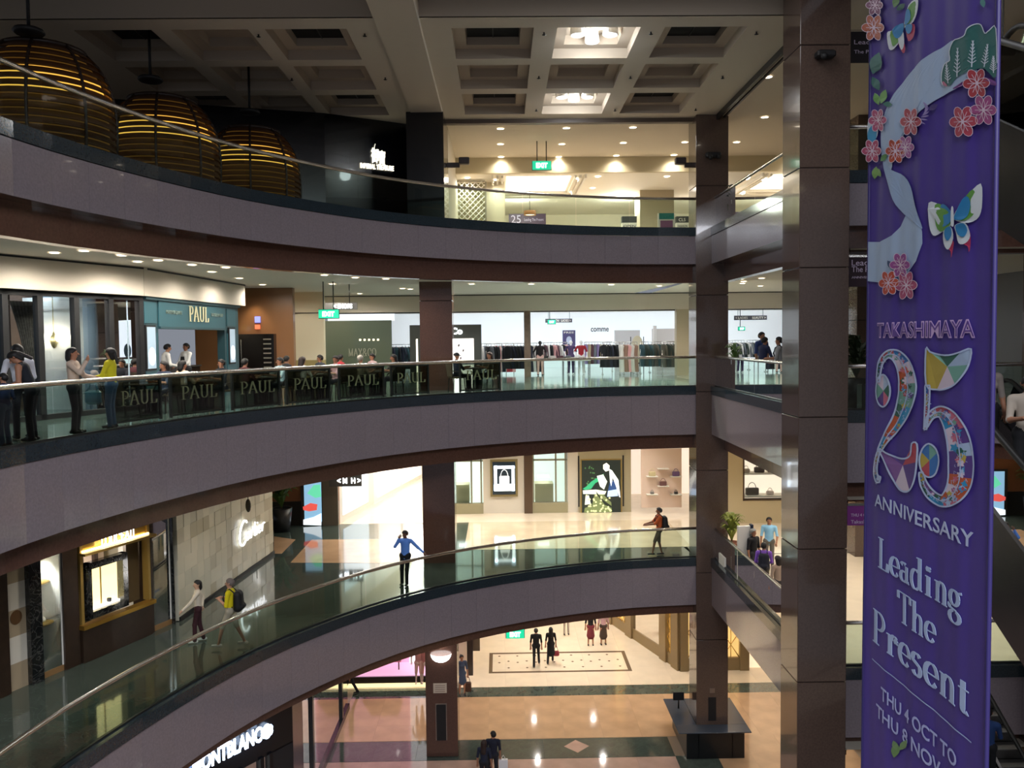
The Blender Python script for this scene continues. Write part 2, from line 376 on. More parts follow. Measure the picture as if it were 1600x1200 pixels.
# ================================================================ columns
def column(x0, y0, w, z0, z1, joints, mt=column_m, label=None):
    c = setting('column', (x0+w/2, y0+w/2, z0), label); zs = [z0]+sorted(joints)+[z1]
    MB().box(x0+.04, x0+w-.04, y0+.04, y0+w-.04, z0, z1).build('core', matt_black, c)
    for a, b in zip(zs, zs[1:]):
        MB().bbox(x0, x0+w, y0, y0+w, a+.008, b-.008, .012).build('stone_panel', mt, c)
    return c
def jz(ys, x, Y): return [at(x, y, y=Y).z for y in ys]
C2X, C2Y, CWID = 6.69, 28.1, 1.1
column(C2X, C2Y, CWID, 0, 21.98, jz([290, 461, 612, 735, 895, 1000], 1110, C2Y), label='granite column that stands through the black counter')
column(6.56, 18.05, CWID, 0, 22.3, jz([70, 262, 418, 652, 858, 1066], 1285, 18.05), label='tall granite column beside the purple banner')
column(-2.72, C2Y, CWID, 0, Z4-.3, jz([470], 680, C2Y), M('reddish_column_granite', '553b31', .14, noise=(25, .12), coat=.3), label='granite column with a wall lamp and notice')
column(12.2, 18.05, 1.1, 0, 22, [5, 10, 15]); column(12.2, 28.1, 1.1, 0, 22, [5, 10, 15])
# ================================================================ coffered atrium ceiling
CZ = 21.98
ce = setting('ceiling', (0, 24, CZ))
cols = [(-10.1, -8.25, 'v'), (-7.8, -5.95, 'p'), (-5.55, -3.6, 'v'), (-1.09, .9, 'v'), (1.47, 3.48, 'l'), (4.07, 6.08, 'v')]
rows = [(20.22, 22.42), (22.92, 25.08), (25.6, 27.9)]
xb = sorted({v for c in cols for v in c[:2]} | {-17.5, -2.8, -1.79, 7.42}); yb = sorted({v for r in rows for v in r} | {19.5, 28.55})
mb = MB()
for i in range(len(xb)-1):
    for j in range(len(yb)-1):
        cx, cy = (xb[i]+xb[i+1])/2, (yb[j]+yb[j+1])/2
        if any(c[0] < cx < c[1] for c in cols) and any(r[0] < cy < r[1] for r in rows): continue
        mb.poly([(xb[i], yb[j], CZ), (xb[i], yb[j+1], CZ), (xb[i+1], yb[j+1], CZ), (xb[i+1], yb[j], CZ)])
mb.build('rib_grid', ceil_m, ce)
def coffer_mesh(hx, hy):
    m = MB()
    for (a, b, h) in ((0, .0, .26), (.30, .26, .5)):
        x, y = hx-a, hy-a
        P = [(-x, -y), (x, -y), (x, y), (-x, y)]
        for k in range(4): p, q = P[k], P[(k+1) % 4]; m.add([(*p, b), (*q, b), (*q, h), (*p, h)], [(0, 1, 2, 3)])
    x0, y0, x1, y1 = hx, hy, hx-.3, hy-.3
    for a in ([(-x0, -y0), (x0, -y0), (x1, -y1), (-x1, -y1)], [(x0, -y0), (x0, y0), (x1, y1), (x1, -y1)], [(x0, y0), (-x0, y0), (-x1, y1), (x1, y1)], [(-x0, y0), (-x0, -y0), (-x1, -y1), (-x1, y1)]):
        m.add([(*p, .26) for p in a], [(3, 2, 1, 0)])
    m.add([(-x1, -y1, .5), (-x1, y1, .5), (x1, y1, .5), (x1, -y1, .5)], [(0, 1, 2, 3)])
    return m
lampglow = E('lamp_glow_cool', 'f4f8ff', 30); warmglow = E('lamp_glow_warm', 'fff0d8', 9); ring_m = M('lamp_ring', 'e6e2d8', .4)
vent_m = M('vent_void', '08080a', .8)
for ci, (xa, xb_, kind) in enumerate(cols):
    for ri, (ya, yb_) in enumerate(rows):
        cx, cy = (xa+xb_)/2, (ya+yb_)/2
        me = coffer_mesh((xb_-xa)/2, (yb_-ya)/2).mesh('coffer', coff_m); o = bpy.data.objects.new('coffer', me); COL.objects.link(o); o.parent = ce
        o.location = (cx-0, cy-24, 0)
        if kind == 'v' and ri != 1:
            g = MB(); hx, hy = (xb_-xa)/2-.32, (yb_-ya)/2-.32; g.box(-hx, hx, -hy, hy, .46, .49); v = bpy.data.objects.new('vent_grille', g.mesh('vent_grille', vent_m)); COL.objects.link(v); v.parent = o
            s_ = MB(); s_.box(-.012, .012, -hy, hy, .44, .46); v = bpy.data.objects.new('vent_bar', s_.mesh('vent_bar', dsteel_m)); COL.objects.link(v); v.parent = o
        if kind == 'l' and ri != 1:
            for k, (dx, dy) in enumerate(((-.42, -.05), (.42, -.05), (0, .45) if ri == 0 else (0, .3))):
                p = (cx+dx, cy+dy, CZ+.2)
                t = thing('ceiling_lamp', p, ('left', 'right', 'middle')[k]+' bright round lamp in the '+('nearer' if ri == 0 else 'farther')+' lit coffer', 'lamp', 'lamps in the two lit coffers')
                r = MB(); r.lathe([(.17, .28), (.2, .0), (.17, -.02), (.15, .02)], p, 16); r.build('housing', ring_m, t)
                r = MB(); r.lathe([(.0, .0), (.15, .01)], p, 16); r.build('bulb', lampglow, t)
            point((cx, cy, CZ-.02), 50, (.92, .96, 1), .25)
# drop beam, upper ceiling, edge trims
tr = setting('beam', (-2.3, 20, CZ)); MB().box(-2.8, -1.79, 5, 28.2, CZ-.16, CZ+.3).build('beam_casing', ceil_m, tr)
MB().box(-17.5, -1.8, 28.54, 31, CZ, CZ+.1).build('rear_panel', ceil_m, ce)
up = setting('ceiling', (0, 8, 22.5)); mb = MB(); mb.box(-17.5, 7.42, -6, 19.5, 22.42, 22.55); mb.build('upper_panel', M('upper_ceiling', '9a948a', .85), up)
mb = MB(); mb.box(-17.5, 7.42, 19.5, 19.56, CZ, 22.5); mb.build('step_face', coff_m, up)
tr = setting('trim_1', (3, 28.6, CZ)); MB().box(-1.8, 6.7, 28.5, 28.75, CZ-.14, CZ+.05).build('opening_trim', M('bronze_trim', '4a3d33', .5), tr)
tr = setting('trim_2', (7.5, 20, CZ)); m = MB(); m.box(7.38, 7.46, 4, 28.2, CZ-.18, CZ+.05); m.box(7.62, 7.68, 4, 28.2, CZ-.12, CZ+.05); m.build('shutter_track', M('black_track', '0a0a0a', .5), tr)
cb = setting('ceiling', (8, 31, 21.9)); m = MB(); m.poly([(-1.9, 28.7, 21.93), (-1.9, 34.3, 21.93), (16.5, 34.3, 21.93), (16.5, 28.7, 21.93)]); m.poly([(7.5, -6, 21.93), (7.5, 28.7, 21.93), (16.5, 28.7, 21.93), (16.5, -6, 21.93)]); m.build('ceiling_surface', M('warm_ceiling', 'd6ccba', .85), cb)
# sprinkler heads below the ribs
for k, (px, py) in enumerate([(404, 57), (570, 56), (456, 125), (602, 124), (850, 54), (842, 122), (838, 173), (1017, 53), (985, 122), (961, 173), (1182, 53), (1129, 122), (1087, 172)]):
    p = at(px, py, z=CZ-.05); m = MB(); m.tube([p+Vector((0, 0, .05)), p], .02, 6); m.lathe([(.0, 0), (.055, -.01), (.0, -.03)], p, 8)
    m.build('sprinkler', matt_black, loc=p, label='tiny dark sprinkler head under the coffered ceiling', cat='sprinkler', group='sprinkler heads under the coffered ceiling')
# ================================================================ ground floor
g = setting('floor', (0, 28, 0)); MB().poly([(-24, 0, -.012), (24, 0, -.012), (24, 62, -.012), (-24, 62, -.012)]).build('floor_surface', M('floor_bed', '8c7a68', .3), g)
def rect(m, x0, x1, y0, y1, z=0.0): m.poly([(x0, y0, z), (x1, y0, z), (x1, y1, z), (x0, y1, z)])
tile_cache = {}
def tiles(x0, x1, y0, y1, nx, ny, mt, nm='floor_tile', par=g, z=0.0, gap=.0012):
    dx, dy = (x1-x0)/nx, (y1-y0)/ny; key = (round(dx, 3), round(dy, 3), mt.name)
    if key not in tile_cache:
        m = MB(); m.bbox(-dx/2+gap, dx/2-gap, -dy/2+gap, dy/2-gap, -.02, 0, .0012); tile_cache[key] = m.mesh(nm, mt)
    for i in range(nx):
        for j in range(ny):
            o = bpy.data.objects.new(nm, tile_cache[key]); COL.objects.link(o); o.parent = par
            o.location = Vector((x0+dx*(i+.5), y0+dy*(j+.5), z))-par.location
tiles(-6.2, 5.0, 29.3, 32.86, 8, 3, tan_m); tiles(5.0, 12.2, 29.3, 32.86, 5, 3, tan_m)
tiles(-6.2, 6.2, 32.86, 33.78, 9, 1, green_marble); tiles(6.2, 12.2, 32.86, 33.78, 4, 1, green_marble)
tiles(-7.6, 5.9, 27.88, 29.27, 9, 1, green_marble)
tiles(5.9, 7.35, 20, 27.9, 1, 5, green_marble); tiles(7.35, 12.2, 20, 29.3, 4, 7, tan_m)
tiles(-7.6, 5.9, 22.0, 27.86, 10, 4, pink_m)
tiles(-7, 12.4, 33.8, 44.5, 11, 6, cream_m)
m = MB(); m.poly([(2.1, 28.68, .006), (2.55, 28.22, .006), (3.0, 28.68, .006), (2.55, 29.14, .006)]); m.build('marble_inlay', pink_m, g)
m = MB()
for (a, b, c, d) in ((-.66, 5.58, 35.2, 35.36), (-.66, 5.58, 37.36, 37.52), (-.66, -.5, 35.36, 37.36), (5.42, 5.58, 35.36, 37.36)): m.box(a, b, c, d, .0, .004)
m.build('border_inlay', M('brown_inlay', '6a5846', .15), g)
for i in range(14):
    x = -.2+i*.41; y = 35.75 if i % 2 else 36.35
    for yy in (y, y+.75): m = MB(); m.poly([(x-.07, yy, .005), (x, yy-.07, .005), (x+.07, yy, .005), (x, yy+.07, .005)]); m.build('dot_inlay', MATS['brown_inlay'], g)
# level two inlay: tan squares between dark strips
f2 = floors[2, 'front']
def inlay2(pts, mt, dz=.004, nm='marble_inlay'):
    P = [at(x, y, z=Z2+dz) for x, y in pts]; m = MB(); m.poly(P, (0, 0, -.01)); m.build(nm, mt, f2)
inlay2([(454, 879), (487, 843), (640, 842), (652, 880)], tan_m); inlay2([(428, 865), (428, 838), (462, 843), (440, 865)], tan_m)
rect_ = MB(); rect_.poly([(-6.8, 34.3, Z2+.003), (8, 34.3, Z2+.003), (8, 60, Z2+.003), (-6.8, 60, Z2+.003)]); rect_.build('pale_floor_stone', cream_m, f2)
m = MB(); m.poly([(-1.4, 29.8, Z2+.004), (6.9, 29.8, Z2+.004), (6.9, 34.3, Z2+.004), (-1.4, 34.3, Z2+.004)]); m.build('tan_floor_stone', M('tan_floor', 'd6c3a4', .08, noise=(1.3, .08), coat=.25), f2)
m = MB(); m.poly([(6.9, 28.7, Z2+.004), (16, 28.7, Z2+.004), (16, 40, Z2+.004), (6.9, 40, Z2+.004)]); m.poly([(7.9, 18.8, Z2+.004), (16, 18.8, Z2+.004), (16, 28.6, Z2+.004), (7.9, 28.6, Z2+.004)]); m.build('cream_floor_stone', cream_m, floors[2, 'right'])
# ================================================================ shop fronts
clear = clear_m
def fb(fr, u0, u1, n0, n1, z0, z1, mt, name, par, c=0):
    m = MB(); m.fbox(fr, min(u0, u1), max(u0, u1), min(n0, n1), max(n0, n1), z0, z1, c); return m.build(name, mt, par)
def pr(fr, x0, y0, x1, y1, n=0):                     # photo rectangle on a wall plane -> u0, u1, z0, z1
    ym = (y0+y1)/2; u0, _ = fr.uz(x0, ym, n); u1, _ = fr.uz(x1, ym, n); xm = (x0+x1)/2
    _, za = fr.uz(xm, y0, n); _, zb = fr.uz(xm, y1, n); return u0, u1, min(za, zb), max(za, zb)
def wall(name, fr, u0, u1, z0, z1, mt, th=.2, n0=0, label=None):
    p = fr.P((u0+u1)/2, 0, z0); s = setting(name, p, label); fb(fr, u0, u1, n0-th, n0, z0, z1, mt, 'wall_panel', s); return s
dl_cache = {}
def downlight(p, r=.09, mt=None, zone='', power=0, col=(1, .93, .83), grp=None):
    mt = mt or warmglow; k = (r, mt.name)
    if k not in dl_cache:
        a = MB(); a.lathe([(r*.86, .0), (r*.9, -.012), (r*1.12, -.012), (r*1.15, 0)], n=16); b = MB(); b.lathe([(0, -.004), (r*.87, -.004)], n=16)
        dl_cache[k] = (a.mesh('trim_ring', ring_m), b.mesh('lens', mt))
    t = thing('downlight', p, 'round recessed downlight in the '+zone, 'downlight', grp or 'downlights in the '+zone)
    for nm, me in zip(('trim_ring', 'lens'), dl_cache[k]):
        o = bpy.data.objects.new(nm, me); COL.objects.link(o); o.parent = t
    if power: spot(Vector(p)+Vector((0, 0, -.05)), power, col, 172 if 'cafe' in zone or 'inner' in zone else 140, .5 if 'cafe' in zone else .8, r)
    return t
# ---------------- level two, left: jewellery front and the patterned wall
FJ = Frame((-12.74, 13.6), (-9.05, 22.41)); FC = Frame((-8.93, 22.55), (-8.28, 29.65))
jb = M('dark_brown_wood', '33261d', .3, noise=(6, .2)); gold_m = M('satin_gold', 'b08a3c', .3, .8); goldp = M('gold_paint', 'a88a48', .35, .4)
niche_m = M('niche_white', 'e6e4dc', .6); bmarble = M('black_marble', '16181a', .1, noise=(4, .4), vein=(2.5, '4a4a48'), coat=.3)
warmstrip = E('warm_strip', 'fff0cf', 6); whitestrip = E('white_strip', 'f6fbff', 7)
u = lambda px, py=950: FJ.uz(px, py)[0]
st_ = thing('jewellery_shopfront', FJ.P(u(170), 0, Z2), 'dark brown jewellery shop front with a gold window bay and two white niches', 'shopfront')
HT = 10.74
for a, b in ((-30, 10), (97, 121), (231, 238)): fb(FJ, u(a) if a > -20 else 0, u(b), -.5, .06, Z2, HT, jb, 'pilaster', st_)
fb(FJ, u(97), u(238), -.5, .02, 9.78, HT, jb, 'header', st_); fb(FJ, 0, u(97), -.3, .0, 9.6, HT, jb, 'header', st_); fb(FJ, u(238), FJ.L, -.3, .0, 9.85, HT, jb, 'header', st_)
for a, b in ((42, 61), (268, 287)): fb(FJ, u(a), min(u(b), FJ.L), -.4, .1, Z2, HT, bmarble, 'marble_pilaster', st_)
# striped panel with medallion
uu0, uu1 = u(10), u(42)
for k in range(6): fb(FJ, uu0, uu1, -.1, -.04, Z2+k*.6, Z2+k*.6+.6, M('stripe_pale', 'd8d2c4', .5) if k % 2 else M('stripe_tan', 'a8977c', .5), 'stripe_panel', st_)
q = FJ.uz(27, 965); m = MB(); P0 = FJ.P(q[0], -.03, q[1]); m.poly([P0+FJ.u*.14*math.cos(t)+Vector((0, 0, .16*math.sin(t))) for t in [2*math.pi*i/20 for i in range(20)]], FJ.n*-.03); m.build('medallion', M('bronze_disc', '7a5a3c', .4, .5), st_)
# two niches with pedestal tables
for a, b, px in ((61, 97, 70), (238, 268, 245)):
    a0, b0 = u(a), u(b)
    fb(FJ, a0, b0, -1.15, -1.1, Z2+.12, HT, niche_m, 'niche_back', st_); fb(FJ, b0-.03, b0, -1.1, 0, Z2+.12, HT, niche_m, 'niche_side', st_)
    fb(FJ, a0, a0+.03, -1.1, 0, Z2+.12, HT, niche_m, 'niche_side', st_); fb(FJ, a0, b0, -1.1, 0, Z2, Z2+.14, M('tan_wood', '8a6a44', .4), 'niche_floor', st_)
    fb(FJ, a0, b0, -.02, -.012, Z2+.14, HT-.3, clear, 'glass_pane', st_)
    c = FJ.P(a0+.35, -.55, Z2+.14); spot(FJ.P((a0+b0)/2, -.45, 9.55), 65, (1, .97, .92), 120)
    t = thing('pedestal_table', c, 'round display table in the '+('left' if px == 70 else 'right')+' white niche of the jewellery front', 'table')
    m = MB(); m.lathe([(0, .98), (.36, .98), (.38, 1.0), (.36, 1.04), (0, 1.04)], c, 20); m.build('table_top', goldp, t)
    for k in range(4):
        an = k*math.pi/2+.6; m = MB(); m.tube([c+Vector((.26*math.cos(an), .26*math.sin(an), 0)), c+Vector((.3*math.cos(an), .3*math.sin(an), .98))], .02, 6); m.build('leg', goldp, t)
    b_ = MB(); b_.lathe([(0, 1.04), (.2, 1.04), (.17, 1.12), (.05, 1.15), (0, 1.22)], c, 14); b_.build('display_cushion', M('cushion_white', 'f4f2ec', .6), loc=c+Vector((0, 0, 1.04)), label='small white jewel cushion on the '+('left' if px == 70 else 'right')+' niche table', cat='display stand')
    m = MB(); m.lathe([(.02, 1.9), (.3, 1.95), (.3, 1.99), (0, 2.0)], c, 16); m.tube([c+Vector((0, 0, 1.2)), c+Vector((0, 0, 1.92))], .015, 6); m.build('hanging_disc', goldp, t)
# gold bay
u0, u1 = u(121, 900), u(231, 900); _, zb = FJ.uz(175, 960); zb = Z2+.83
fb(FJ, u0, u1, -.02, .12, Z2, zb, jb, 'plinth', st_); fb(FJ, u0-.05, u1+.05, 0, .22, zb, zb+.1, gold_m, 'gold_sill', st_)
fb(FJ, u0, u1, -1.6, -1.55, zb, HT, M('pinkish_shop_wall', 'c8b4a4', .6), 'bay_back', st_)
for k, (x, ww) in enumerate(((.15, .05), (.55, .08), (.62, .05), (.8, .12))): fb(FJ, u0+(u1-u0)*x, u0+(u1-u0)*x+ww, -1.5, -1.4, zb, HT-.3, jb, 'inner_post', st_)
for uu in (u0, u1-.08): fb(FJ, uu, uu+.08, -.1, .1, zb+.1, 9.78, goldp, 'gold_jamb', st_)
fb(FJ, u1-.5, u1-.1, -.3, -.2, zb+.1, 9.44, M('bronze_drape', '5e4e34', .5), 'bronze_screen', st_)
zs0, zs1 = 9.44, 9.76
fb(FJ, u0-.02, u1+.05, -.05, .3, zs0, zs0+.06, goldp, 'canopy', st_); fb(FJ, u0, u1, .02, .06, zs0+.06, zs1, gold_m, 'sign_board', st_)
fb(FJ, u0+.05, u1-.05, .1, .14, zs0+.06, zs0+.1, E('gold_strip', 'ffe9b0', 5), 'light_strip', st_)
nibtext('sign_lettering', 'LOUCEAU', FJ, 7.16, .16, zs0+.1, .24, 1.04, E('sign_white', 'f6fbff', 5), st_); point(FJ.P(7.6, -.8, 9.2), 25, (1, .93, .88), .15)
a0, a1, z0, z1 = pr(FJ, 128, 878, 194, 966, .15)
a0, a1, z0, z1 = 6.72, 7.97, zb+.18, 9.2
for (p, q, r, s) in ((a0, a1, z0, z0+.16), (a0, a1, z1-.16, z1), (a0, a0+.17, z0, z1), (a1-.15, a1, z0, z1)): fb(FJ, p, q, -.05, .14, r, s, bmarble, 'window_frame', st_)
fb(FJ, a0+.1, a1-.1, -.16, -.13, z0+.1, z1-.1, E('yellow_display', 'f6e2a0', 1.7), 'display_back', st_)
fb(FJ, a0+.17, a1-.15, -.13, .0, z0+.16, z0+.2, E('white_display', 'fff8e4', 2.2), 'display_floor', st_)
fb(FJ, (a0+a1)/2, (a0+a1)/2+.03, -.13, -.11, z0+.2, z1-.2, goldp, 'divider', st_)
m = MB(); c = FJ.P((a0+a1)/2+.2, -.06, z0+.2); m.bbox(c.x-.05, c.x+.05, c.y-.03, c.y+.03, c.z, c.z+.1, .01); m.build('jewel_box', M('navy_box', '232a3c', .4), loc=c, label='small dark jewel box in the lit yellow shop window', cat='box')
# patterned wall with its lit sign
pw = thing('patterned_wall_sign_front', FC.P(3.5, 0, Z2), 'pale chequered stone shop wall with a lit white script name', 'shopfront')
pm = [M('check_a', 'cdc9b4', .35, coat=.15), M('check_b', 'b2a98c', .35, coat=.15), M('check_c', 'bdb8a2', .35, coat=.15), M('check_d', 'd6d0ba', .35, coat=.15)]
rr = random.Random(4)
nu, nz = 18, 9
for i in range(nu):
    for j in range(nz):
        k = rr.choice([0, 0, 3, 3, 2, 1]) ; d = .004*rr.randint(0, 4)
        fb(FC, i*FC.L/nu+.002, (i+1)*FC.L/nu-.002, -.1, d, Z2+.02+j*.42, Z2+.02+(j+1)*.42-.003, pm[k], 'stone_tile', pw)
fb(FC, 0, FC.L, -3, -.1, Z2, HT, beige_m, 'wall_core', pw); fb(FC, 0, FC.L, .0, .05, Z2, Z2+.12, matt_black, 'plinth', pw)
ca, cz = FC.uz(372, 838, .08)
cs = [[(x*.9, y) for x, y in arc(.36, .55, .34, .62, 60, 300)]]
m = MB()
def scr(strokes, x0, mb, h=.62, sc=1.0):
    for q in strokes:
        pts = [FC.P(ca+(x0+a+.12*b)*h*2.1, .1, cz-.3+b*h) for a, b in q]; mb.tube(pts, .026*sc, 6)
scr([arc(.25, .5, .24, .62, 50, 310)], 0, m, sc=1.3)
scr([arc(.12, .22, .1, .2, 0, 360, 10), ln((.23, .42), (.25, .02))], .42, m); scr([ln((.05, .42), (.06, 0)), arc(.14, .3, .09, .12, 170, 60, 5)], .72, m)
scr([ln((.06, .75), (.07, .05), (.14, .02)), ln((0, .45), (.16, .45))], .9, m); scr([ln((.04, .42), (.05, 0)), ln((.05, .6), (.06, .64))], 1.08, m)
scr([arc(.12, .22, .1, .2, 0, 320, 10), ln((.03, .24), (.22, .24))], 1.2, m); scr([ln((.05, .42), (.06, 0)), arc(.14, .3, .09, .12, 170, 60, 5)], 1.46, m)
m.build('sign_lettering', E('script_white', 'fbfdff', 2.6), pw)
m = MB(); p = at(383, 790, y=26.5); m.ball((p.x+.1, p.y, p.z), .09, .09, .22); m.tube([(p.x+.1, p.y, p.z+.2), (p.x+.1, p.y, 10.74)], .012, 6); m.build('ceiling_microphone', M('bronze_dark', '4e4636', .4, .5), loc=p, label='small bronze pod hanging before the chequered wall', cat='pendant')
# beyond the corner: plant, orange wall, lit poster, pale passage
BW = Frame((-12, 34.2), (-6.8, 34.2))
ow = wall('wall_left', Frame((-8.4, 29.7), (-11.5, 30.2)), 0, 3, Z2, HT, beige_m)
def bwr(n, x0, y0, x1, y1, mt, name, par, n1=0.0, fr=BW, c=0):
    a, b, z0, z1 = pr(fr, x0, y0, x1, y1, n); return fb(fr, a, b, n1, n, z0, z1, mt, name, par, c)
wb = setting('wall_back', (-8, 34.2, Z2)); fb(BW, 0, 5.2, -.3, -.06, Z2, HT, M('orange_wall', '9a6440', .6), 'wall_panel', wb); fb(BW, 0, 5.2, -.06, 0, Z2, Z2+2.0*.5, M('dark_dado', '2e2a24', .3), 'dado', wb)
po = thing('lit_poster', at(490, 823, y=34), 'tall lit poster with a green crystal and red hand shape beside the potted palm', 'poster')
a, b, z0, z1 = pr(BW, 470, 748, 506, 823, .12); z0 = Z2+.05
fb(BW, a, b, 0, .1, z0, z1, M('poster_frame', '3a3430', .4), 'frame', po); fb(BW, a+.14, b-.1, .1, .12, z0+.12, z1-.08, E('poster_light_blue', '7fa8c4', 1.1), 'light_panel', po)
def ppoly(pts, col, s, n=.13): 
    m = MB(); m.poly([BW.P(*((lambda q: (q[0], n, q[1]))(BW.uz(x, y, n)))) for x, y in pts]); m.build('print_shape', E('poster_'+col, col, s), po)
ppoly([(480, 771), (490, 758), (500, 757), (502, 776), (493, 778)], '58b890', 1.3); ppoly([(473, 792), (485, 786), (496, 788), (495, 797), (483, 799), (474, 797)], 'd05048', 1.1, .132); ppoly([(474, 820), (474, 812), (490, 808), (502, 802), (502, 821)], 'dfeaf2', 1.5, .134)
fb(BW, 4.55, 5.2, .0, .12, Z2, HT, M('pillar_taupe', '6a5f50', .4), 'end_pilaster', wb)
# bright passage beyond
PL = Frame((-6.8, 34.4), (-1.4, 60)); pa = setting('wall_left', (-5, 45, Z2)); fb(PL, 0, 4, -.4, 0, Z2, HT, M('passage_wall', 'd8d4cc', .5), 'wall_panel', pa); fb(PL, 4, 26, -.4, 0, Z2, HT, M('passage_wall2', 'efe9e2', .4), 'wall_panel', pa)
fb(PL, .3, 3.2, .0, .04, Z2+.3, Z2+3, E('window_bluewhite', 'cfdde8', 1.1), 'lit_window', pa)
for k in range(5): fb(PL, 4.5+k*3.6, 7.6+k*3.6, .0, .05, Z2+.25, Z2+3.0, E('window_white', 'fff6ee', .9), 'lit_window', pa)
sg = thing('hanging_direction_sign', at(540, 735, y=33.6), 'dark hanging sign with white arrows and symbols above the passage', 'sign')
fs = back(33.6); a, b, z0, z1 = pr(fs, 514, 741, 565, 756); fb(fs, a, b, -.05, .05, z0-.1, z1, M('sign_dark', '4c4944', .4), 'board', sg)
for px in (518, 561): p = fs.P(fs.uz(px, 741)[0], 0, z1); m = MB(); m.tube([p, (p.x, p.y, 10.74)], .02, 6); m.build('rod', dsteel_m, sg)
text('symbols', '< M  H >', fs, a+.35, .055, z0+.03, .22, .95, whitestrip, sg, bold=.02)
# glowing ceiling line reflected on the floor: ceiling light troughs in the passage
tl = setting('ceiling', (-3, 40, 10.6)); 
for x in (-4.6, -3.7): m = MB(); m.box(x, x+.12, 34.5, 50, 10.68, 10.73); m.build('light_trough', E('trough', 'ffffff', 9), tl)
# ---------------- level two, back: boutique wall
B2 = Frame((-2.2, 36.0), (6.2, 36.0)); F2 = lambda x, y, n=0: B2.uz(x, y, n)
bw2 = thing('boutique_front', (1.6, 36, Z2), 'long cream boutique front with arched glass bays and a lit black frame', 'shopfront')
pan = M('boutique_panel', 'd3cab9', .5); brz = M('bronze_post', '5e4a38', .35, .5); grn = M('pale_green', 'b8c8b4', .5)
def r2(x0, y0, x1, y1, n0, n1, mt, name, par=bw2, fr=B2, c=0):
    a, b, z0, z1 = pr(fr, x0, y0, x1, y1, n1); return fb(fr, a, b, n0, n1, z0, z1, mt, name, par, c)
zt = HT
a, b = F2(755, 760)[0], F2(832, 760)[0]; fb(B2, a, b, -.2, 0, Z2, zt, pan, 'wall_panel', bw2)
a, b = F2(887, 760)[0], F2(905, 760)[0]; fb(B2, a, b, -.2, 0, Z2, zt, pan, 'wall_panel', bw2)
r2(819, 700, 832, 815, -.1, .12, brz, 'post')
for x0, x1 in ((706, 755), (832, 887)):
    a, b = F2(x0, 760)[0], F2(x1, 760)[0]
    fb(B2, a, b, -1.6, -1.5, Z2, zt, E('bay_back_light', 'e8f6ec', .75), 'bay_back', bw2)
    fb(B2, a, b, -.2, .04, Z2, Z2+.45, M('khaki_plinth', '9a9272', .5), 'plinth', bw2); fb(B2, a, b, -.12, -.09, Z2+.45, zt, clear, 'glass_pane', bw2)
    for z in (Z2+1.05*2, Z2+2.8): fb(B2, a, b, -.14, -.02, z+.2, z+.27, M('bay_bar', '8b8a72', .5), 'cross_bar', bw2)
    for uu in (a, b-.12, b-.55): fb(B2, uu, uu+.07, -.14, -.02, Z2+.45, zt, MATS['bay_bar'], 'bar', bw2)
    fb(B2, a+.12, b-.62, -.9, -.2, Z2+.45, Z2+1.25, M('bay_table', 'c8c49a', .5), 'display_table', bw2); fb(B2, a+.25, b-.8, -.8, -.3, Z2+1.5, Z2+1.56, E('shelf_light', 'ffffff', 3), 'lit_shelf', bw2)
    m = MB(); c = B2.P(b-.5, -.05, Z2+3.35); m.tube([c+B2.u*.28*math.cos(t)+Vector((0, 0, .3*math.sin(t))) for t in [math.pi*(.5+i/10) for i in range(13)]], .03, 6); m.build('scroll', MATS['bay_bar'], bw2)
lf = bw2
a, b, z0, z1 = pr(B2, 766, 718, 809, 776, .1)
fb(B2, a, b, 0, .1, z0, z1, M('gilt_frame', '8c7c50', .4, .3), 'window_frame', lf); fb(B2, a+.1, b-.1, .1, .13, z0+.1, z1-.1, M('dark_teal', '1f2c34', .3), 'window_recess', lf)
bulb = E('lit_white', 'f4faff', 2.4)
a, b, z0, z1 = pr(B2, 772, 728, 804, 767, .15); w_ = .3
for (p, q, r, s) in ((a, b, z0, z0+w_), (a, b, z1-.12, z1), (a, a+.13, z0, z1), (b-.13, b, z0, z1)): fb(B2, p, q, .13, .16, r, s, bulb, 'lit_border', lf)
c = B2.P((a+b)/2, .2, (z0+z1)/2-.05); m = MB(); m.bbox(c.x-.22, c.x+.22, c.y-.05, c.y+.05, c.z-.18, c.z+.16, .03); m.tube([c+Vector((.16*math.cos(t), 0, .14+.3*math.sin(t))) for t in [math.pi*i/8 for i in range(9)]], .018, 6)
m.build('white_handbag', M('bag_white', 'f0f0ee', .5, emit=.5), loc=c, label='white handbag in the lit square frame of the cream boutique front', cat='handbag')
# big photographic poster
ps = thing('fashion_poster', at(945, 803, y=35.9), 'large lit poster of a figure in a white dress among dark foliage', 'poster')
a, b, z0, z1 = pr(B2, 904, 706, 986, 812, .06); fb(B2, a, b, -.15, .06, z0, z1+.5, M('poster_surround', 'a89d7e', .5), 'surround', ps)
a, b, z0, z1 = pr(B2, 909, 719, 970, 802, .1); fb(B2, a-.05, b+.05, .06, .09, z0-.05, z1+.05, goldp, 'frame', ps); fb(B2, a, b, .09, .1, z0, z1, E('poster_dark', '1d2620', .5), 'print', ps)
for k in (0, 1): uu = a-.16 if k == 0 else b+.08; fb(B2, uu, uu+.06, .06, .12, z0+.3, z1+.2, dsteel_m, 'side_rail', ps)
def sp(pts, col, s=1.0, n=.105):
    m = MB(); m.poly([B2.P(F2(x, y, n)[0], n, F2(x, y, n)[1]) for x, y in pts]); m.build('print_shape', E('print_'+col, col, s), ps)
T_ = lambda X, Y: (900+X/8, 690+Y/8)
sp([T_(*p) for p in ((85, 590), (130, 560), (190, 500), (300, 430), (350, 400), (330, 470), (240, 520), (190, 590), (120, 605))], '2f9a68', 1.0)
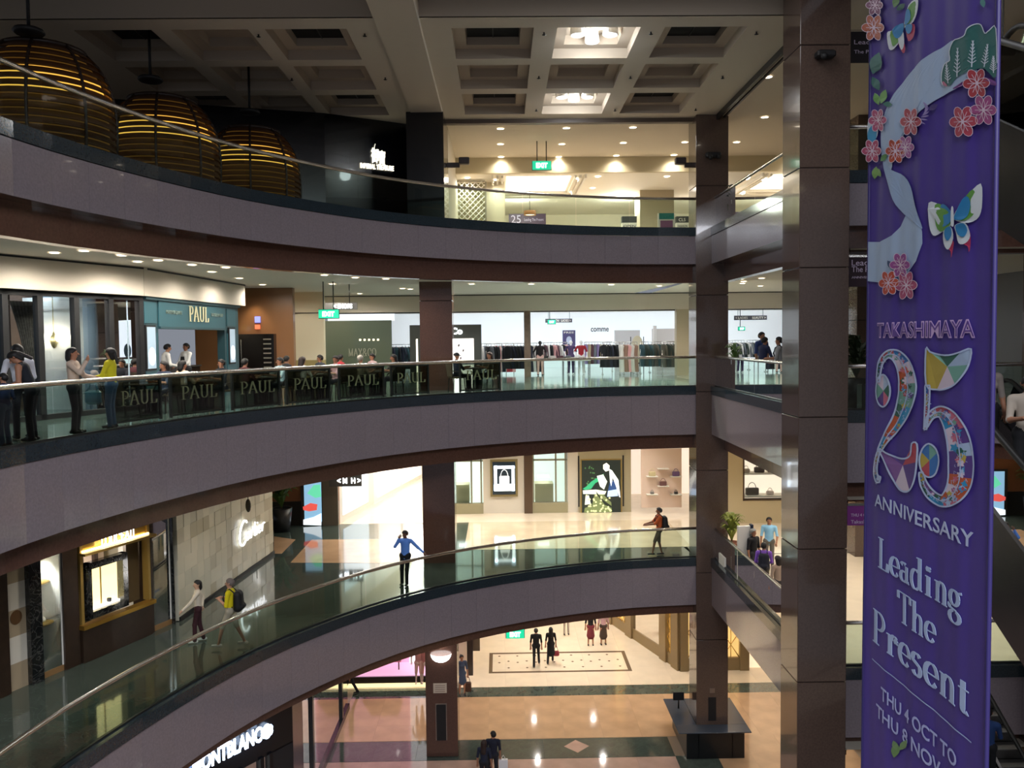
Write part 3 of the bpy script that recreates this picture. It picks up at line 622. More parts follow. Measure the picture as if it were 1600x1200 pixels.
sp([T_(*p) for p in ((85, 610), (250, 600), (380, 620), (360, 660), (90, 655))], 'e4ecd0', 1.0, .107)
sp([T_(*p) for p in ((260, 430), (340, 410), (390, 500), (350, 600), (300, 560))], 'dfe6da', 1.0, .109)
sp([T_(*p) for p in ((340, 290), (380, 265), (420, 300), (415, 360), (370, 375), (340, 340))], 'f0ece0', 1.1, .111)
sp([T_(*p) for p in ((415, 340), (450, 360), (530, 480), (555, 700), (540, 690), (500, 560), (460, 450), (440, 560), (425, 500))], 'eef2ee', 1.1, .113)
sp([T_(*p) for p in ((400, 615), (515, 595), (525, 680), (390, 690))], 'a8c8ee', 1.1, .115)
sp([T_(*p) for p in ((430, 480), (490, 500), (510, 595), (400, 610))], '24406e', .9, .112)
sp([T_(*p) for p in ((120, 680), (160, 670), (185, 780), (110, 790))], 'e8ecd8', .9, .108); sp([T_(*p) for p in ((230, 660), (330, 650), (440, 760), (450, 880), (100, 885), (110, 830), (200, 800))], '6f7a4c', .7, .106)
sp([T_(*p) for p in ((245, 615), (340, 730), (440, 800), (450, 830), (360, 790), (260, 660))], '20281c', .6, .118)
for k in range(16):
    x, y = rr.uniform(95, 230), rr.uniform(290, 560); sp([T_(x, y), T_(x+14, y-8), T_(x+20, y+8), T_(x+6, y+14)], '4c7a4a', .7, .104)
for k in range(34):
    x, y = rr.uniform(110, 420), rr.uniform(670, 880); sp([T_(x, y), T_(x+18, y-14), T_(x+30, y+6), T_(x+10, y+14)], 'd8dcA0'.lower(), .9, .119)
# open handbag shop
hs = thing('bag_wall_panel', at(1035, 793, y=35.2), 'pale pink display panel with small shelves of handbags', 'display')
B3 = back(35.4); a, b, z0, z1 = pr(B3, 1002, 712, 1065, 793); fb(B3, a, b, -.08, 0, z0, z1+.3, M('blush_panel', 'e2c9b6', .55), 'panel', hs)
sh = []
for x, y in ((1018, 743), (1035, 731), (1055, 743), (1035, 758), (1018, 771), (1055, 771)):
    uu, zz = B3.uz(x, y); fb(B3, uu-.24, uu+.24, 0, .3, zz-.03, zz, white_m, 'shelf', hs); sh.append((uu, zz, x, y))
for (uu, zz, x, y), cname, col in zip([sh[0], sh[2], sh[3], sh[4], sh[5]], ('cream', 'purple', 'brown', 'small grey', 'small black'), ('d8c89a', '6a5078', '6e4a48', '8a8680', '3a3634')):
    k = 1 if y < 765 else .55; c = B3.P(uu, .15, zz); m = MB(); m.bbox(c.x-.15*k, c.x+.15*k, c.y-.06, c.y+.06, c.z, c.z+.2*k, .02); m.tube([c+Vector((.1*k*math.cos(t), 0, .18*k+.14*k*math.sin(t))) for t in [math.pi*i/8 for i in range(9)]], .012, 6)
    m.build('handbag', M('bag_'+cname.replace(' ', '_'), col, .4), loc=c, label=cname+' handbag on a small shelf of the blush display panel', cat='handbag')
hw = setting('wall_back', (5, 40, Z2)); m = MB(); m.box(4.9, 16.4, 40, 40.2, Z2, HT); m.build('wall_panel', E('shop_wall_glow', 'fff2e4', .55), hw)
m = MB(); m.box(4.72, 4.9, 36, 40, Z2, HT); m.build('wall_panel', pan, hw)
hh = thing('shop_header', (6, 36, 10), 'cream header above the open handbag shop beside the poster', 'header'); a = F2(986, 730)[0]; fb(B2, a, a+11.5, -.1, .05, 9.95, HT, M('poster_surround2', 'a89d7e', .5), 'board', hh)
fb(B2, a, a+11.5, -.2, -.15, 9.9, 9.95, whitestrip, 'light_strip', hh)
for k in range(5):
    p = Vector((4.98+.0, 36.6+k*.6, Z2)); 
rk = thing('glass_shelving', (5.2, 38, Z2), 'narrow lit shelves with small goods left of the blush panel', 'shelves')
for k in range(5): m = MB(); m.box(5.0, 5.75, 38, 38.4, Z2+.8+k*.5, Z2+.83+k*.5); m.build('shelf', white_m, rk)
for k in range(2): m = MB(); m.box(5.0+k*.72, 5.03+k*.72, 38, 38.4, Z2, Z2+3.2); m.build('side_panel', white_m, rk)
# right handbag window (between the two right columns)
HWF = Frame((9.2, 33.4), (16.5, 33.4)); hwn = thing('handbag_window', (12, 33.4, Z2), 'cream framed shop window with shelves of bags behind the man in light blue', 'shop window')
hw_ = lambda x, y: HWF.uz(x, y)
a0, a1, z0, z1 = pr(HWF, 1163, 712, 1245, 800)
z0 = Z2+1.0; z1 = HT-.25
crm = M('window_cream', 'cdbd98', .5)
fb(HWF, hw_(1139, 760)[0]-1, a0, -.2, 0, Z2, HT, crm, 'side_panel', hwn); fb(HWF, a0, a1+3, -.2, 0, Z2, z0, crm, 'plinth_panel', hwn); fb(HWF, a0, a1+3, -.2, 0, z1, HT, crm, 'header_panel', hwn)
fb(HWF, a0-.06, a0, -.2, .03, z0-.06, z1, brz, 'frame_post', hwn); fb(HWF, a0-.06, a1+3, -.2, .03, z0-.06, z0, brz, 'frame_sill', hwn)
fb(HWF, a0, a1+3, -1.1, -1.05, z0, z1, E('bag_back_light', 'ffe9d2', .9), 'window_back', hwn); fb(HWF, a0, a1+3, -.05, -.04, z0, z1, clear, 'glass_pane', hwn)
for zz in (z0+.06, z0+1.0, z0+1.75): fb(HWF, a0, a1+3, -1.0, -.3, zz-.05, zz, white_m, 'shelf', hwn)
i = 0
for zz, row in ((z0+.06, ((.5, .55, '2e2620', 'large dark brown'), (1.25, .3, 'e8d8d0', 'blush'))), (z0+1.0, ((.25, .3, 'c8b8a8', 'pale grey'), (.8, .42, '3a2a22', 'brown'), (1.35, .4, 'b89a88', 'tan'))), (z0+1.75, ((.4, .5, '4a3a34', 'flat dark'), (1.2, .4, 'c87060', 'coral')))):
    for x, s, col, nm in row:
        c = HWF.P(a0+x, -.6, zz); m = MB(); m.bbox(c.x-s*.5, c.x+s*.5, c.y-.08, c.y+.08, c.z, c.z+s*.55, .03); m.tube([c+Vector((s*.3*math.cos(t), 0, s*.5+s*.45*math.sin(t))) for t in [math.pi*i_/8 for i_ in range(9)]], .014, 6)
        m.build('handbag', M('hb_'+nm.replace(' ', '_'), col, .45), loc=c, label=nm+' handbag on a shelf of the cream framed shop window', cat='handbag')
# ================================================================ level three: cafe, fashion floor
H3 = 16.46; SH3 = 15.72                      # ceiling, top of the shop openings
FP = Frame((-13.2, 12.4), (-9.4, 21.6)); FS = Frame((-9.36, 21.75), (-8.93, 28.2))
teal = M('teal_timber', '27474e', .4); tealp = M('teal_panel', '2f5c66', .4); cafe_wall = M('cafe_blue_wall', '9db0bc', .7)
bk = setting('wall_left', FP.P(5, 0, SH3)); fb(FP, 0, FP.L, -.3, .25, SH3, H3, bulk_m, 'bulkhead', bk); fb(FS, -.2, FS.L+.3, -.3, .2, SH3, H3, bulk_m, 'bulkhead', bk)
fb(FP, 0, FP.L, .25, .27, H3-.06, H3-.02, matt_black, 'shadow_gap', bk); fb(FS, 0, FS.L+.3, .2, .22, H3-.06, H3-.02, matt_black, 'shadow_gap', bk)
cw = thing('cafe_window_wall', FP.P(6, 0, Z3), 'dark framed full-height cafe windows left of the teal front', 'window wall')
mu = [FP.uz(x, 500)[0] for x in (-60, 5, 60, 117, 171, 218)]
for x in mu: fb(FP, x-.07, x+.07, -.08, .08, Z3, SH3, matt_black, 'mullion', cw)
fb(FP, 0, FP.L, -.08, .08, SH3-.12, SH3, matt_black, 'head_rail', cw); fb(FP, 0, FP.L, -.08, .08, Z3, Z3+.12, matt_black, 'sill_rail', cw)
for a, b in zip(mu, mu[1:]): fb(FP, a+.07, b-.07, -.01, .0, Z3+.12, SH3-.12, clear, 'window_pane', cw)
ci = setting('wall_left', FP.P(5, -4.5, Z3)); fb(FP, 0, FP.L+1, -4.7, -4.5, Z3, H3, cafe_wall, 'wall_panel', ci); fb(FP, 0, FP.L, -4.5, 0, H3-.3, H3-.2, M('cafe_ceiling', '8ea0b0', .8), 'ceiling_panel', ci)
fb(FP, FP.L-.35, FP.L-.3, -4.5, 0, Z3, H3, cafe_wall, 'side_wall', ci)
for k in range(5): fb(FP, 1.0+k*1.75, 2.4+k*1.75, -4.5, -4.46, Z3+1.2, Z3+2.6, M('cafe_moulding', 'b4c2cc', .6), 'wall_moulding', ci)
fb(FP, 0, FP.L, -4.5, -4.4, Z3+2.55, Z3+2.62, E('cove_blue', 'cfe4ff', 3), 'cove_light', ci)
for uu, nn in ((2.5, -2), (5, -2), (7.5, -2), (9, -2.5)):
    p = FP.P(uu, nn, H3-.32); downlight(p, .08, lampglow, 'blue-grey cafe ceiling behind the windows', 22, (.72, .86, 1))
# cafe picture, curtain, chandelier, lamp stand
a, b, z0, z1 = pr(FP, 121, 508, 166, 556, -4.4); t = thing('framed_painting', FP.P((a+b)/2, -4.4, z0), 'landscape painting in a gilt frame inside the cafe', 'painting')
fb(FP, a, b, -4.45, -4.38, z0, z1, M('gilt', '8a7a58', .4, .4), 'frame', t); fb(FP, a+.12, b-.12, -4.38, -4.36, z0+.12, z1-.1, M('canvas_field', '5a6650', .6), 'canvas', t); fb(FP, a+.12, b-.12, -4.36, -4.35, (z0+z1)/2, z1-.1, M('canvas_sky', '6a4a58', .6, noise=(6, .3)), 'canvas_sky', t)
t = thing('curtain', FP.P(3.2, -1.2, Z3), 'patterned beige drape gathered inside the leftmost cafe window', 'curtain'); m = MB()
cu = FP.uz(45, 520, -1.2)[0]
vs = []; n = 24
for j in range(9):
    z = Z3+.6+j*.27; wq = .36-.18*math.sin(min(1, max(0, (8-j)/8))*math.pi*.8)
    for i in range(n): vs.append(FP.P(cu+wq*(i/(n-1)-.5)*2+(j-4)*-.03, -1.2+.05*math.sin(i*2.1), z))
m.add(vs, [(j*n+i, j*n+i+1, (j+1)*n+i+1, (j+1)*n+i) for j in range(8) for i in range(n-1)], True); m.build('drape', M('drape_cloth', '6b6158', .9, noise=(14, .4)), t)
cu, cz2 = FP.uz(84, 530, -2.2); c = FP.P(cu, -2.2, cz2); t = thing('chandelier', c, 'glowing crystal chandelier seen through the cafe window', 'chandelier')
m = MB(); m.tube([c+Vector((0, 0, .2)), (c.x, c.y, H3-.3)], .012, 6); m.lathe([(.0, -.25), (.05, -.2), (.12, 0), (.05, .1), (.0, .22)], c, 12); m.build('frame', M('chandelier_brass', 'b8a878', .3, .7), t)
for k in range(8): an = k*math.pi/4; m = MB(); m.ball(c+Vector((.34*math.cos(an), .34*math.sin(an), .05)), .07, .07, .12, 8, 5); m.build('candle_bulb', E('candle_bulb', 'fff4e0', 14), t)
point(c, 14, (1, .95, .88), .2)
# teal front: pilasters, fascia with the name, opening
tf = thing('cafe_shopfront', FS.P(3, 0, Z3), 'teal timber cafe front with PAUL in gold above the opening', 'shopfront')
p1 = lambda x, y=530: FS.uz(x, y)[0]
fb(FS, 0, p1(245), -.2, .05, Z3, SH3, teal, 'pilaster', tf); fb(FS, p1(349), FS.L, -.2, .05, Z3, SH3, teal, 'pilaster', tf)
zt0 = SH3-.78
fb(FS, p1(245), p1(349), -.2, .08, zt0, SH3, tealp, 'fascia_board', tf); fb(FS, p1(245), p1(349), -.2, .12, zt0-.06, zt0, teal, 'moulding', tf); fb(FS, 0, FS.L, -.2, .14, SH3-.08, SH3, teal, 'cornice', tf)
for a, b in ((221, 243), (351, 366)):
    for z0, z1 in ((Z3+.3, Z3+2.0), (zt0+.08, SH3-.14)): fb(FS, p1(a)+.05, p1(b)-.03, .05, .075, z0, z1, tealp, 'raised_panel', tf)
a, zz = FS.uz(290, 490); b = FS.uz(321, 490)[0]
nibtext('lettering', 'PAUL', FS, a, .1, zt0+.18, .44, b-a, M('pale_gold', 'cfc7a0', .35, .3, emit=.15), tf)
text('small_lettering', 'MAISON DE QUALITE', FS, p1(256), .09, zt0+.36, .1, p1(281)-p1(256), M('faded_gold', '7c9088', .5), tf)
text('small_lettering', 'FONDEE EN 1889', FS, p1(327), .09, zt0+.36, .1, p1(345)-p1(327), MATS['faded_gold'], tf)
for x0, x1, side in ((231, 244, 'left'), (360, 368, 'right')):
    t = thing('display_screen', FS.P(p1(x0), .08, Z3+1), 'slim lit advertising screen on the '+side+' teal pilaster', 'screen')
    a, b, z0, z1 = pr(FS, x0, 523, x1, 560, .12); z0 = Z3+1.05; z1 = Z3+2.15
    fb(FS, a-.05, b+.03, .06, .11, z0-.05, z1+.05, matt_black, 'bezel', t); fb(FS, a, b, .11, .115, z0, z1, E('screen_grey', '8fa0ac', .9), 'screen_panel', t)
    m = MB(); cc = FS.P((a+b)/2, .12, z0+.32); m.poly([cc+FS.u*.13*math.cos(q)*(b-a)/.32+Vector((0, 0, .24*math.sin(q))) for q in [2*math.pi*i/16 for i in range(16)]]); m.build('screen_image', E('screen_white', 'e8f2ff', 1.6), t)
cb_ = setting('wall_left', FS.P(3, -3, Z3)); fb(FS, -.5, FS.L+.2, -3.4, -3.2, Z3, H3, M('cafe_brown', '4a3426', .7), 'wall_panel', cb_); fb(FS, 0, FS.L, -3.2, 0, SH3-.4, SH3-.3, white_m, 'ceiling_panel', cb_); fb(FS, 0, .1, -3.2, 0, Z3, SH3, white_m, 'side_wall', cb_)
fb(FS, p1(250), p1(250)+.9, -3.2, -3.1, Z3+1.2, SH3-.4, M('grey_tile', '77757a', .5), 'tiled_panel', cb_)
t = thing('cafe_shelf_unit', FS.P(2.6, -2.9, Z3+1), 'dark wooden shelves with cups behind the cafe staff', 'shelves')
for z in (1.35, 1.75, 2.05): fb(FS, 1.4, 3.4, -3.1, -2.8, Z3+z, Z3+z+.04, jb, 'shelf', t)
fb(FS, 1.4, 3.4, -3.12, -3.08, Z3+1, Z3+2.1, jb, 'back_panel', t)
for k in range(6):
    c = FS.P(1.6+k*.28, -2.95, Z3+(1.79 if k % 2 else 2.09)); m = MB(); m.lathe([(0, 0), (.045, 0), (.055, .13), (.045, .13), (0, .02)], c, 10)
    m.build('jar', M('jar_white', 'd8d4cc', .4), loc=c, label='small pale jar on the dark cafe shelves behind the staff', cat='jar', group='jars on the cafe shelves')
for k, x in enumerate((265, 340)):
    uu = p1(x, 520); c = FS.P(uu, -2.2 if k == 0 else -1.6, Z3+2.3); t = thing('cafe_lamp', c, ('cream shaded lamp by the left side' if k == 0 else 'amber globe lamp at the right side')+' of the cafe opening', 'lamp')
    m = MB(); m.ball(c, .13, .13, .13); m.build('shade', E('amber_globe' if k else 'cream_globe', 'ffcf80' if k else 'fff0d8', 6), t); m = MB(); m.tube([c+Vector((0, 0, .12)), c+Vector((0, 0, .7))], .012, 6); m.build('rod', goldp, t); point(c, 22, (1, .85, .6))
spot(FS.P(p1(262), -1.3, SH3-.45), 22, (1, .95, .88), 120)
ct = thing('cafe_counter', FS.P(3, -1.2, Z3), 'low dark counter across the cafe opening', 'counter'); fb(FS, p1(262), p1(349), -1.4, -.8, Z3, Z3+.95, jb, 'body', ct); fb(FS, p1(262)-.03, p1(349), -1.45, -.75, Z3+.95, Z3+1.0, M('counter_stone', '5a544e', .2), 'worktop', ct)
# brown wall, cream wall
BR = Frame((-9.6, 30.6), (-7.75, 30.6)); bw = setting('wall_back', (-8.6, 30.6, Z3))
a, b = BR.uz(368, 500)[0]-1.5, BR.uz(458, 500)[0]; fb(BR, a, b, -.3, 0, Z3, H3, M('bronze_wall', '8a5f3c', .3, coat=.2), 'wall_panel', bw)
spot(BR.P(BR.uz(400, 500)[0], .5, H3-.05), 45, (1, .85, .6), 70, .6, aim=BR.P(BR.uz(400, 500)[0], .1, Z3))
t = thing('dark_glass_cabinet', BR.P(1, .1, Z3), 'tall dark glass wine cabinet against the bronze wall', 'cabinet')
a, b = BR.uz(377, 540)[0], BR.uz(432, 540)[0]; fb(BR, a, b, 0, .35, Z3, Z3+2.0, M('cabinet_black', '120d0b', .2), 'body', t)
for k in range(10): fb(BR, b-.38, b-.1, .35, .37, Z3+.25+k*.17, Z3+.3+k*.17, M('bottle_end', '7a7468', .3), 'bottle_rack', t)
fb(BR, a+.1, a+.13, .35, .4, Z3+.5, Z3+1.8, steel_m, 'handle', t)
t = thing('small_lit_sign', BR.P(BR.uz(403, 505)[0], .1, Z3+2.4), 'small glowing blue and red square sign on the bronze wall', 'sign'); c = BR.uz(403, 499); fb(BR, c[0]-.1, c[0]+.1, .02, .06, c[1]-.12, c[1]+.1, E('blue_sign', '6a70e0', 2), 'upper_square', t); fb(BR, c[0]-.1, c[0]+.08, .02, .06, c[1]-.36, c[1]-.2, E('red_sign', 'd86040', 1.5), 'lower_square', t)
CR_ = Frame((-9, 33.5), (-6.5, 33.5)); cwall = setting('wall_back', (-7.5, 33.5, Z3)); a, b = CR_.uz(456, 520)[0], CR_.uz(506, 520)[0]
fb(CR_, a-2, b, -.3, 0, Z3+.95, H3, M('cream_wall', 'dcd2b4', .6), 'wall_panel', cwall); fb(CR_, a-2, b, -.3, .02, Z3, Z3+.95, M('khaki_dado', 'a0905c', .5), 'dado', cwall); fb(CR_, a-2, b, 0, .03, 15.6, 15.64, dsteel_m, 'shadow_gap', cwall)
# hanging signs
def exit_sign(px0, py0, px1, py1, Y, label, ceil, word='EXIT', rods=None, nrod=2):
    fr = back(Y); a, b, z0, z1 = pr(fr, px0, py0, px1, py1); c = fr.P((a+b)/2, 0, (z0+z1)/2); t = thing('exit_sign', c, label, 'exit sign')
    fb(fr, a, b, -.05, .04, z0, z1, E('exit_green', '12b486', 1.0), 'light_box', t)
    fb(fr, a-.02, b+.02, -.06, -.05, z0-.02, z1+.02, dsteel_m, 'housing', t)
    if word: text('lettering', word, fr, a+(b-a)*.2, .05, z0+(z1-z0)*.22, (z1-z0)*.55, (b-a)*.6, E('exit_white', 'f4fff8', 4), t, bold=.03)
    for x in (rods or (a+(b-a)*.25, a+(b-a)*.75))[:nrod]:
        m = MB(); m.tube([fr.P(x, 0, z1), fr.P(x, 0, ceil)], .02, 6); m.build('rod', dsteel_m, t)
    return t
exit_sign(498, 484, 529, 497, 27.6, 'green exit sign hanging over the cafe terrace', H3)
t = thing('hanging_direction_sign', at(533, 478, y=29), 'silver hanging sign with white lettering above the cafe terrace', 'sign'); fr = back(29); a, b, z0, z1 = pr(fr, 508, 473, 558, 484); fb(fr, a, b, -.05, .05, z0, z1, M('silver_board', '8e8a86', .35, .4), 'board', t)
text('lettering', '< SHOPS', fr, a+.3, .055, z0+.05, z1-z0-.1, .65, whitestrip, t, bold=.03)
for x in (521, 546): p = fr.P(fr.uz(x, 470)[0], 0, z1); m = MB(); m.tube([p, (p.x, p.y, H3)], .018, 6); m.build('rod', dsteel_m, t)
# back wall bulkhead and shop openings of level three
B4 = Frame((-7.5, 36.8), (7, 36.8)); r4 = lambda x, y=520, n=0: B4.uz(x, y, n)[0]
wb3 = setting('wall_back', (0, 36.8, 15.72)); fb(B4, -3, 24, -.3, 0, SH3, H3, bulk_m, 'bulkhead', wb3); fb(B4, r4(1057), r4(1057)+.62, -.4, .02, Z3, SH3, M('pier_beige', 'b3a68c', .6), 'pier', wb3)
fb(B4, -3, 24, -.35, -.3, SH3-.05, SH3, dsteel_m, 'track', wb3); fb(B4, r4(819), r4(829), -.3, .05, Z3, SH3, M('timber_post', '6a5644', .4, noise=(8, .2)), 'post', wb3)
fb(B4, -3, 24, .0, .03, H3-.04, H3, dsteel_m, 'shadow_gap', wb3)
mx = thing('fashion_shopfront', B4.P(r4(560), 0, Z3), 'grey-green glazed boutique front lettered MAX&CO', 'shopfront')
fb(B4, r4(506), r4(612), -.1, .0, Z3, SH3-.35, M('olive_glass', '5c6656', .12, coat=.5), 'glazed_panel', mx); fb(B4, r4(506), r4(612), -1, -.9, SH3-.35, SH3, E('top_light', 'e8ecf2', 1.2), 'lit_transom', mx)
nibtext('lettering', 'MAX&CO', B4, r4(544), .02, Z3+1.02, .34, r4(588)-r4(544), M('grey_letter', '9a9c88', .4), mx)
for k in range(5): fb(B4, r4(561+k*7), r4(564+k*7), .0, .02, Z3+1.7, Z3+1.78, E('reflected_spot', 'fff0d0', 2), 'spot_reflection', mx)  # glowing chips that imitate lamps reflected in the glazing
dk = thing('dark_display_wall', B4.P(r4(730), .3, Z3), 'dark green shop wall with a lit white poster right of the brown column', 'display wall')
B5 = back(35.6); q5 = lambda x, y=520: B5.uz(x, y)[0]
fb(B5, q5(640), q5(752), -.2, 0, Z3, Z3+2.35, M('dark_green_wall', '2e322c', .4), 'panel', dk); fb(B5, q5(700), q5(740), 0, .04, Z3, Z3+1.75, E('poster_white', 'fff8f4', 1.5), 'lit_poster', dk); fb(B5, q5(650), q5(652.5), 0, .04, Z3, Z3+1.75, E('light_bar', 'fff6e4', 2.5), 'light_bar', dk)
nibtext('lettering', 'Ca', B5, q5(703), .05, Z3+1.95, .28, .5, whitestrip, dk) if 0 else text('lettering', 'Co', B5, q5(705), .05, Z3+1.95, .26, .48, whitestrip, dk, bold=.03)
for i_, (x, y) in enumerate(((715, 540), (722, 548), (718, 560), (713, 565))):
    uu, zz = B5.uz(x, y); m = MB(); c = B5.P(uu, .05, zz); m.poly([c, c+Vector((.06, 0, .1)), c+Vector((.1, 0, .02)), c+Vector((.05, 0, -.08))]); m.build('poster_mark', M('ink', '6a6468', .6), dk)
# interior shell of the fashion floor
sw = setting('wall_back', (5, 48, Z3)); MB().box(-6.5, 17, 48, 48.2, Z3, H3).build('wall_panel', E('glowing_shop_wall', 'eef4fa', .42), sw)  # wall emits, standing in for the shop light falling on it
sf = setting('floor', (3, 42, Z3+.004)); MB().box(-6, 16.5, 36.9, 48, Z3-.005, Z3+.006).build('shop_floor', M('shop_floor', 'dfe6e6', .08, coat=.3), sf)
MB().box(1.2, 7, 29.2, 36.9, Z3-.005, Z3+.005).build('pale_floor_strip', M('aqua_floor', '9fb4ae', .1, coat=.3), sf); MB().box(7.6, 16, 19.3, 36.9, Z3-.005, Z3+.006).build('pale_floor_strip', M('pale_floor', 'c6bfae', .12, coat=.3), sf)
sl = setting('ceiling', (3, 42, SH3+.25)); MB().box(-6, 16.5, 37.1, 48, SH3+.25, SH3+.3).build('ceiling_panel', white_m, sl)
for i_ in range(6):
    for j_ in range(3): MB().box(-4.5+i_*3.4, -3.3+i_*3.4, 38+j_*3.2, 38.6+j_*3.2, SH3+.21, SH3+.25).build('light_panel', E('panel_light', 'f6fbff', 11), sl)
for x0, x1, z1, nm in ((q5(1000)+3, q5(1055)+3.4, 2.3, 'grey_pink'), ): pass
for a_, b_, Y_, h_, col in ((1020, 1064, 43, 2.15, 'c9c0bc'), (961, 1000, 44, 2.1, 'd2ced0'), (1022, 1026, 42, 2.3, 'd8d2ce')):
    fr = back(Y_); MB().box(fr.uz(a_, 500)[0]-10, fr.uz(b_, 500)[0]-10, Y_, Y_+.3, Z3, Z3+h_).build('partition_screen', M('screen_'+col, col, .6), loc=(fr.uz(a_, 500)[0]-10, Y_, Z3), label='pale '+{'c9c0bc': 'pinkish partition behind the green clothes rack', 'd2ced0': 'grey partition behind the long cream mirror', 'd8d2ce': 'narrow pinkish partition edge behind the cream mirror'}[col], cat='partition')
t = thing('hanging_direction_sign', at(870, 500, y=42), 'dark wayfinding sign above the clothes racks beside a small exit sign', 'sign'); fr = back(42); a, b, z0, z1 = pr(fr, 852, 498, 894, 504); fb(fr, a, b, -.04, .04, z0, z1, M('sign_charcoal', '4a4850', .4), 'board', t); text('lettering', '< FASHION   LADIES >', fr, a+.08, .05, z0+.04, z1-z0-.08, b-a-.16, white_m, t)
for x in (857, 890): p = fr.P(fr.uz(x, 500)[0], 0, z1); m = MB(); m.tube([p, (p.x, p.y, SH3+.25)], .012, 6); m.build('rod', dsteel_m, t)
exit_sign(856, 500, 868, 506, 41.8, 'small green exit sign below the dark wayfinding sign in the clothes shop', SH3+.25, 'EXIT', nrod=1)
exit_sign(1154, 511, 1164, 516, 41.5, 'tiny green exit sign above the men at the right balustrade', SH3+.25, 'EXIT', nrod=1)
t = thing('hanging_direction_sign', at(1173, 496, y=39.5), 'dark arrow sign hanging above the men at the right balustrade', 'sign'); fr = back(39.5); a, b, z0, z1 = pr(fr, 1147, 493, 1198, 500); fb(fr, a, b, -.04, .04, z0, z1, MATS['sign_charcoal'], 'board', t); text('lettering', '< LADIES     BEAUTY >', fr, a+.06, .05, z0+.05, z1-z0-.1, b-a-.12, white_m, t)
for x in (1153, 1192): p = fr.P(fr.uz(x, 500)[0], 0, z1); m = MB(); m.tube([p, (p.x, p.y, SH3+.25)], .012, 6); m.build('rod', dsteel_m, t)
t = thing('wall_poster', at(889, 535, y=46), 'purple shop poster with a pale figure behind the mannequins', 'poster'); fr = back(46); a, b, z0, z1 = pr(fr, 879, 516, 899, 540); fb(fr, a, b, -.03, .03, z0, z1, M('poster_purple', '4a4470', .5), 'board', t); text('lettering', 'FREE', fr, a+.08, .035, z1-.18, .11, b-a-.16, white_m, t); m = MB(); c = fr.P((a+b)/2, .04, z0+.3); m.poly([c+Vector((.16*math.cos(q), 0, .22*math.sin(q))) for q in [2*math.pi*i/14 for i in range(14)]]); m.build('print_shape', M('print_pale', 'b8c0d8', .5), t)
text('wall_lettering', 'comme', back(46), back(46).uz(923, 518)[0], .05, at(923, 518, y=46).z, .3, 1.0, M('ink_dark', '3a3a44', .5), label='small dark word on the white shop wall above the red-topped mannequin', cat='lettering', bold=.02)
# garments on racks
GT = {}
def garment(col, kind):
    k = (col, kind)
    if k in GT: return GT[k]
    m = MB(); L = {'top': .75, 'coat': 1.05, 'dress': 1.25, 'trousers': 1.0}[kind]
    prof = [(.0, .03), (-.03, .13), (-.06, .2), (-.2, .19), (-.45, .17), (-L, .24)] if kind != 'trousers' else [(0, .1), (-.1, .13), (-.5, .12), (-L, .12)]
    vs = []; n = 10
    for z, r in prof:
        for j in range(n):
            an = 2*math.pi*j/n; f = .1 if kind != 'trousers' else .09; vs.append((f*math.sin(an)*(1+.35*math.sin(3*an+z*9)), r*math.cos(an), z))
    fs = [(i*n+j, i*n+(j+1) % n, (i+1)*n+(j+1) % n, (i+1)*n+j) for i in range(len(prof)-1) for j in range(n)]+[tuple(range(n)), tuple(range(len(vs)-1, len(vs)-n-1, -1))]
    m.add(vs, fs, True)
    if kind in ('top', 'coat'):
        for s in (-1, 1): m.tube([(0, s*.19, -.07), (.02, s*.27, -.35), (.03, s*.28, -.6)], .055, 6, .04)
    h = MB(); h.tube([(0, -.19, -.04), (0, 0, .03), (0, .19, -.04)], .01, 5); h.tube([(0, 0, .03), (0, 0, .08), (0, .03, .11), (0, 0, .13)], .008, 5)
    GT[k] = (m.mesh('garment', M('cloth_'+col, col, .85)), h.mesh('hanger', steel_m)); return GT[k]
CN = {'14171c': 'black', '1d2333': 'navy', '35403a': 'dark green', '4d4a40': 'olive', 'b8404a': 'red', 'd8d4d0': 'white', '8a7aa8': 'lilac', 'b8a888': 'sand', '5a3a44': 'plum', '9a7a6a': 'brown', '2c4a50': 'teal', '6c7078': 'grey', 'e0a8a8': 'pink'}
KN = {'top': 'top', 'coat': 'coat', 'dress': 'dress', 'trousers': 'pair of trousers'}
def rack(px, Y, ln_, cols_, kind, desc, h=1.5, zf=Z3, step=.15, ang=0):
    p = at(px, 560, y=Y); p = Vector((p.x, Y, zf)); t = thing('clothes_rack', p, 'metal clothes rack '+desc, 'clothes rack', rz=0)
    m = MB(); m.tube([p+Vector((-ln_/2, 0, h)), p+Vector((ln_/2, 0, h))], .018, 6); m.build('rail', steel_m, t)
    for s in (-1, 1):
        m = MB(); m.tube([p+Vector((s*ln_/2, 0, h)), p+Vector((s*ln_/2, 0, .03))], .018, 6); m.tube([p+Vector((s*ln_/2, -.25, .03)), p+Vector((s*ln_/2, .25, .03))], .02, 6); m.build('upright', steel_m, t)
    n = int(ln_/step)
    for i in range(n):
        col = cols_[i % len(cols_)]; me = garment(col, kind)
        g_ = thing('garment', p+Vector((-ln_/2+step*(i+.5), 0, h-.12)), CN[col]+' '+KN[kind]+' on the rack '+desc, 'clothing', 'clothes on the rack '+desc, rz=rr.uniform(-.45, .45)+.5)
        for nm, mm in zip(('cloth', 'hanger'), me): o = bpy.data.objects.new(nm, mm); COL.objects.link(o); o.parent = g_
rack(630, 39.5, 1.1, ['1d2333', '2c4a50', '14171c'], 'coat', 'seen left of the brown column')
rack(762, 39, .7, ['d8d4d0', '6c7078', 'd8d4d0'], 'coat', 'with white tops near the dark wall')
rack(772, 37.8, .7, ['14171c', '6c7078', '14171c'], 'top', 'with black and grey tops near the dark wall')
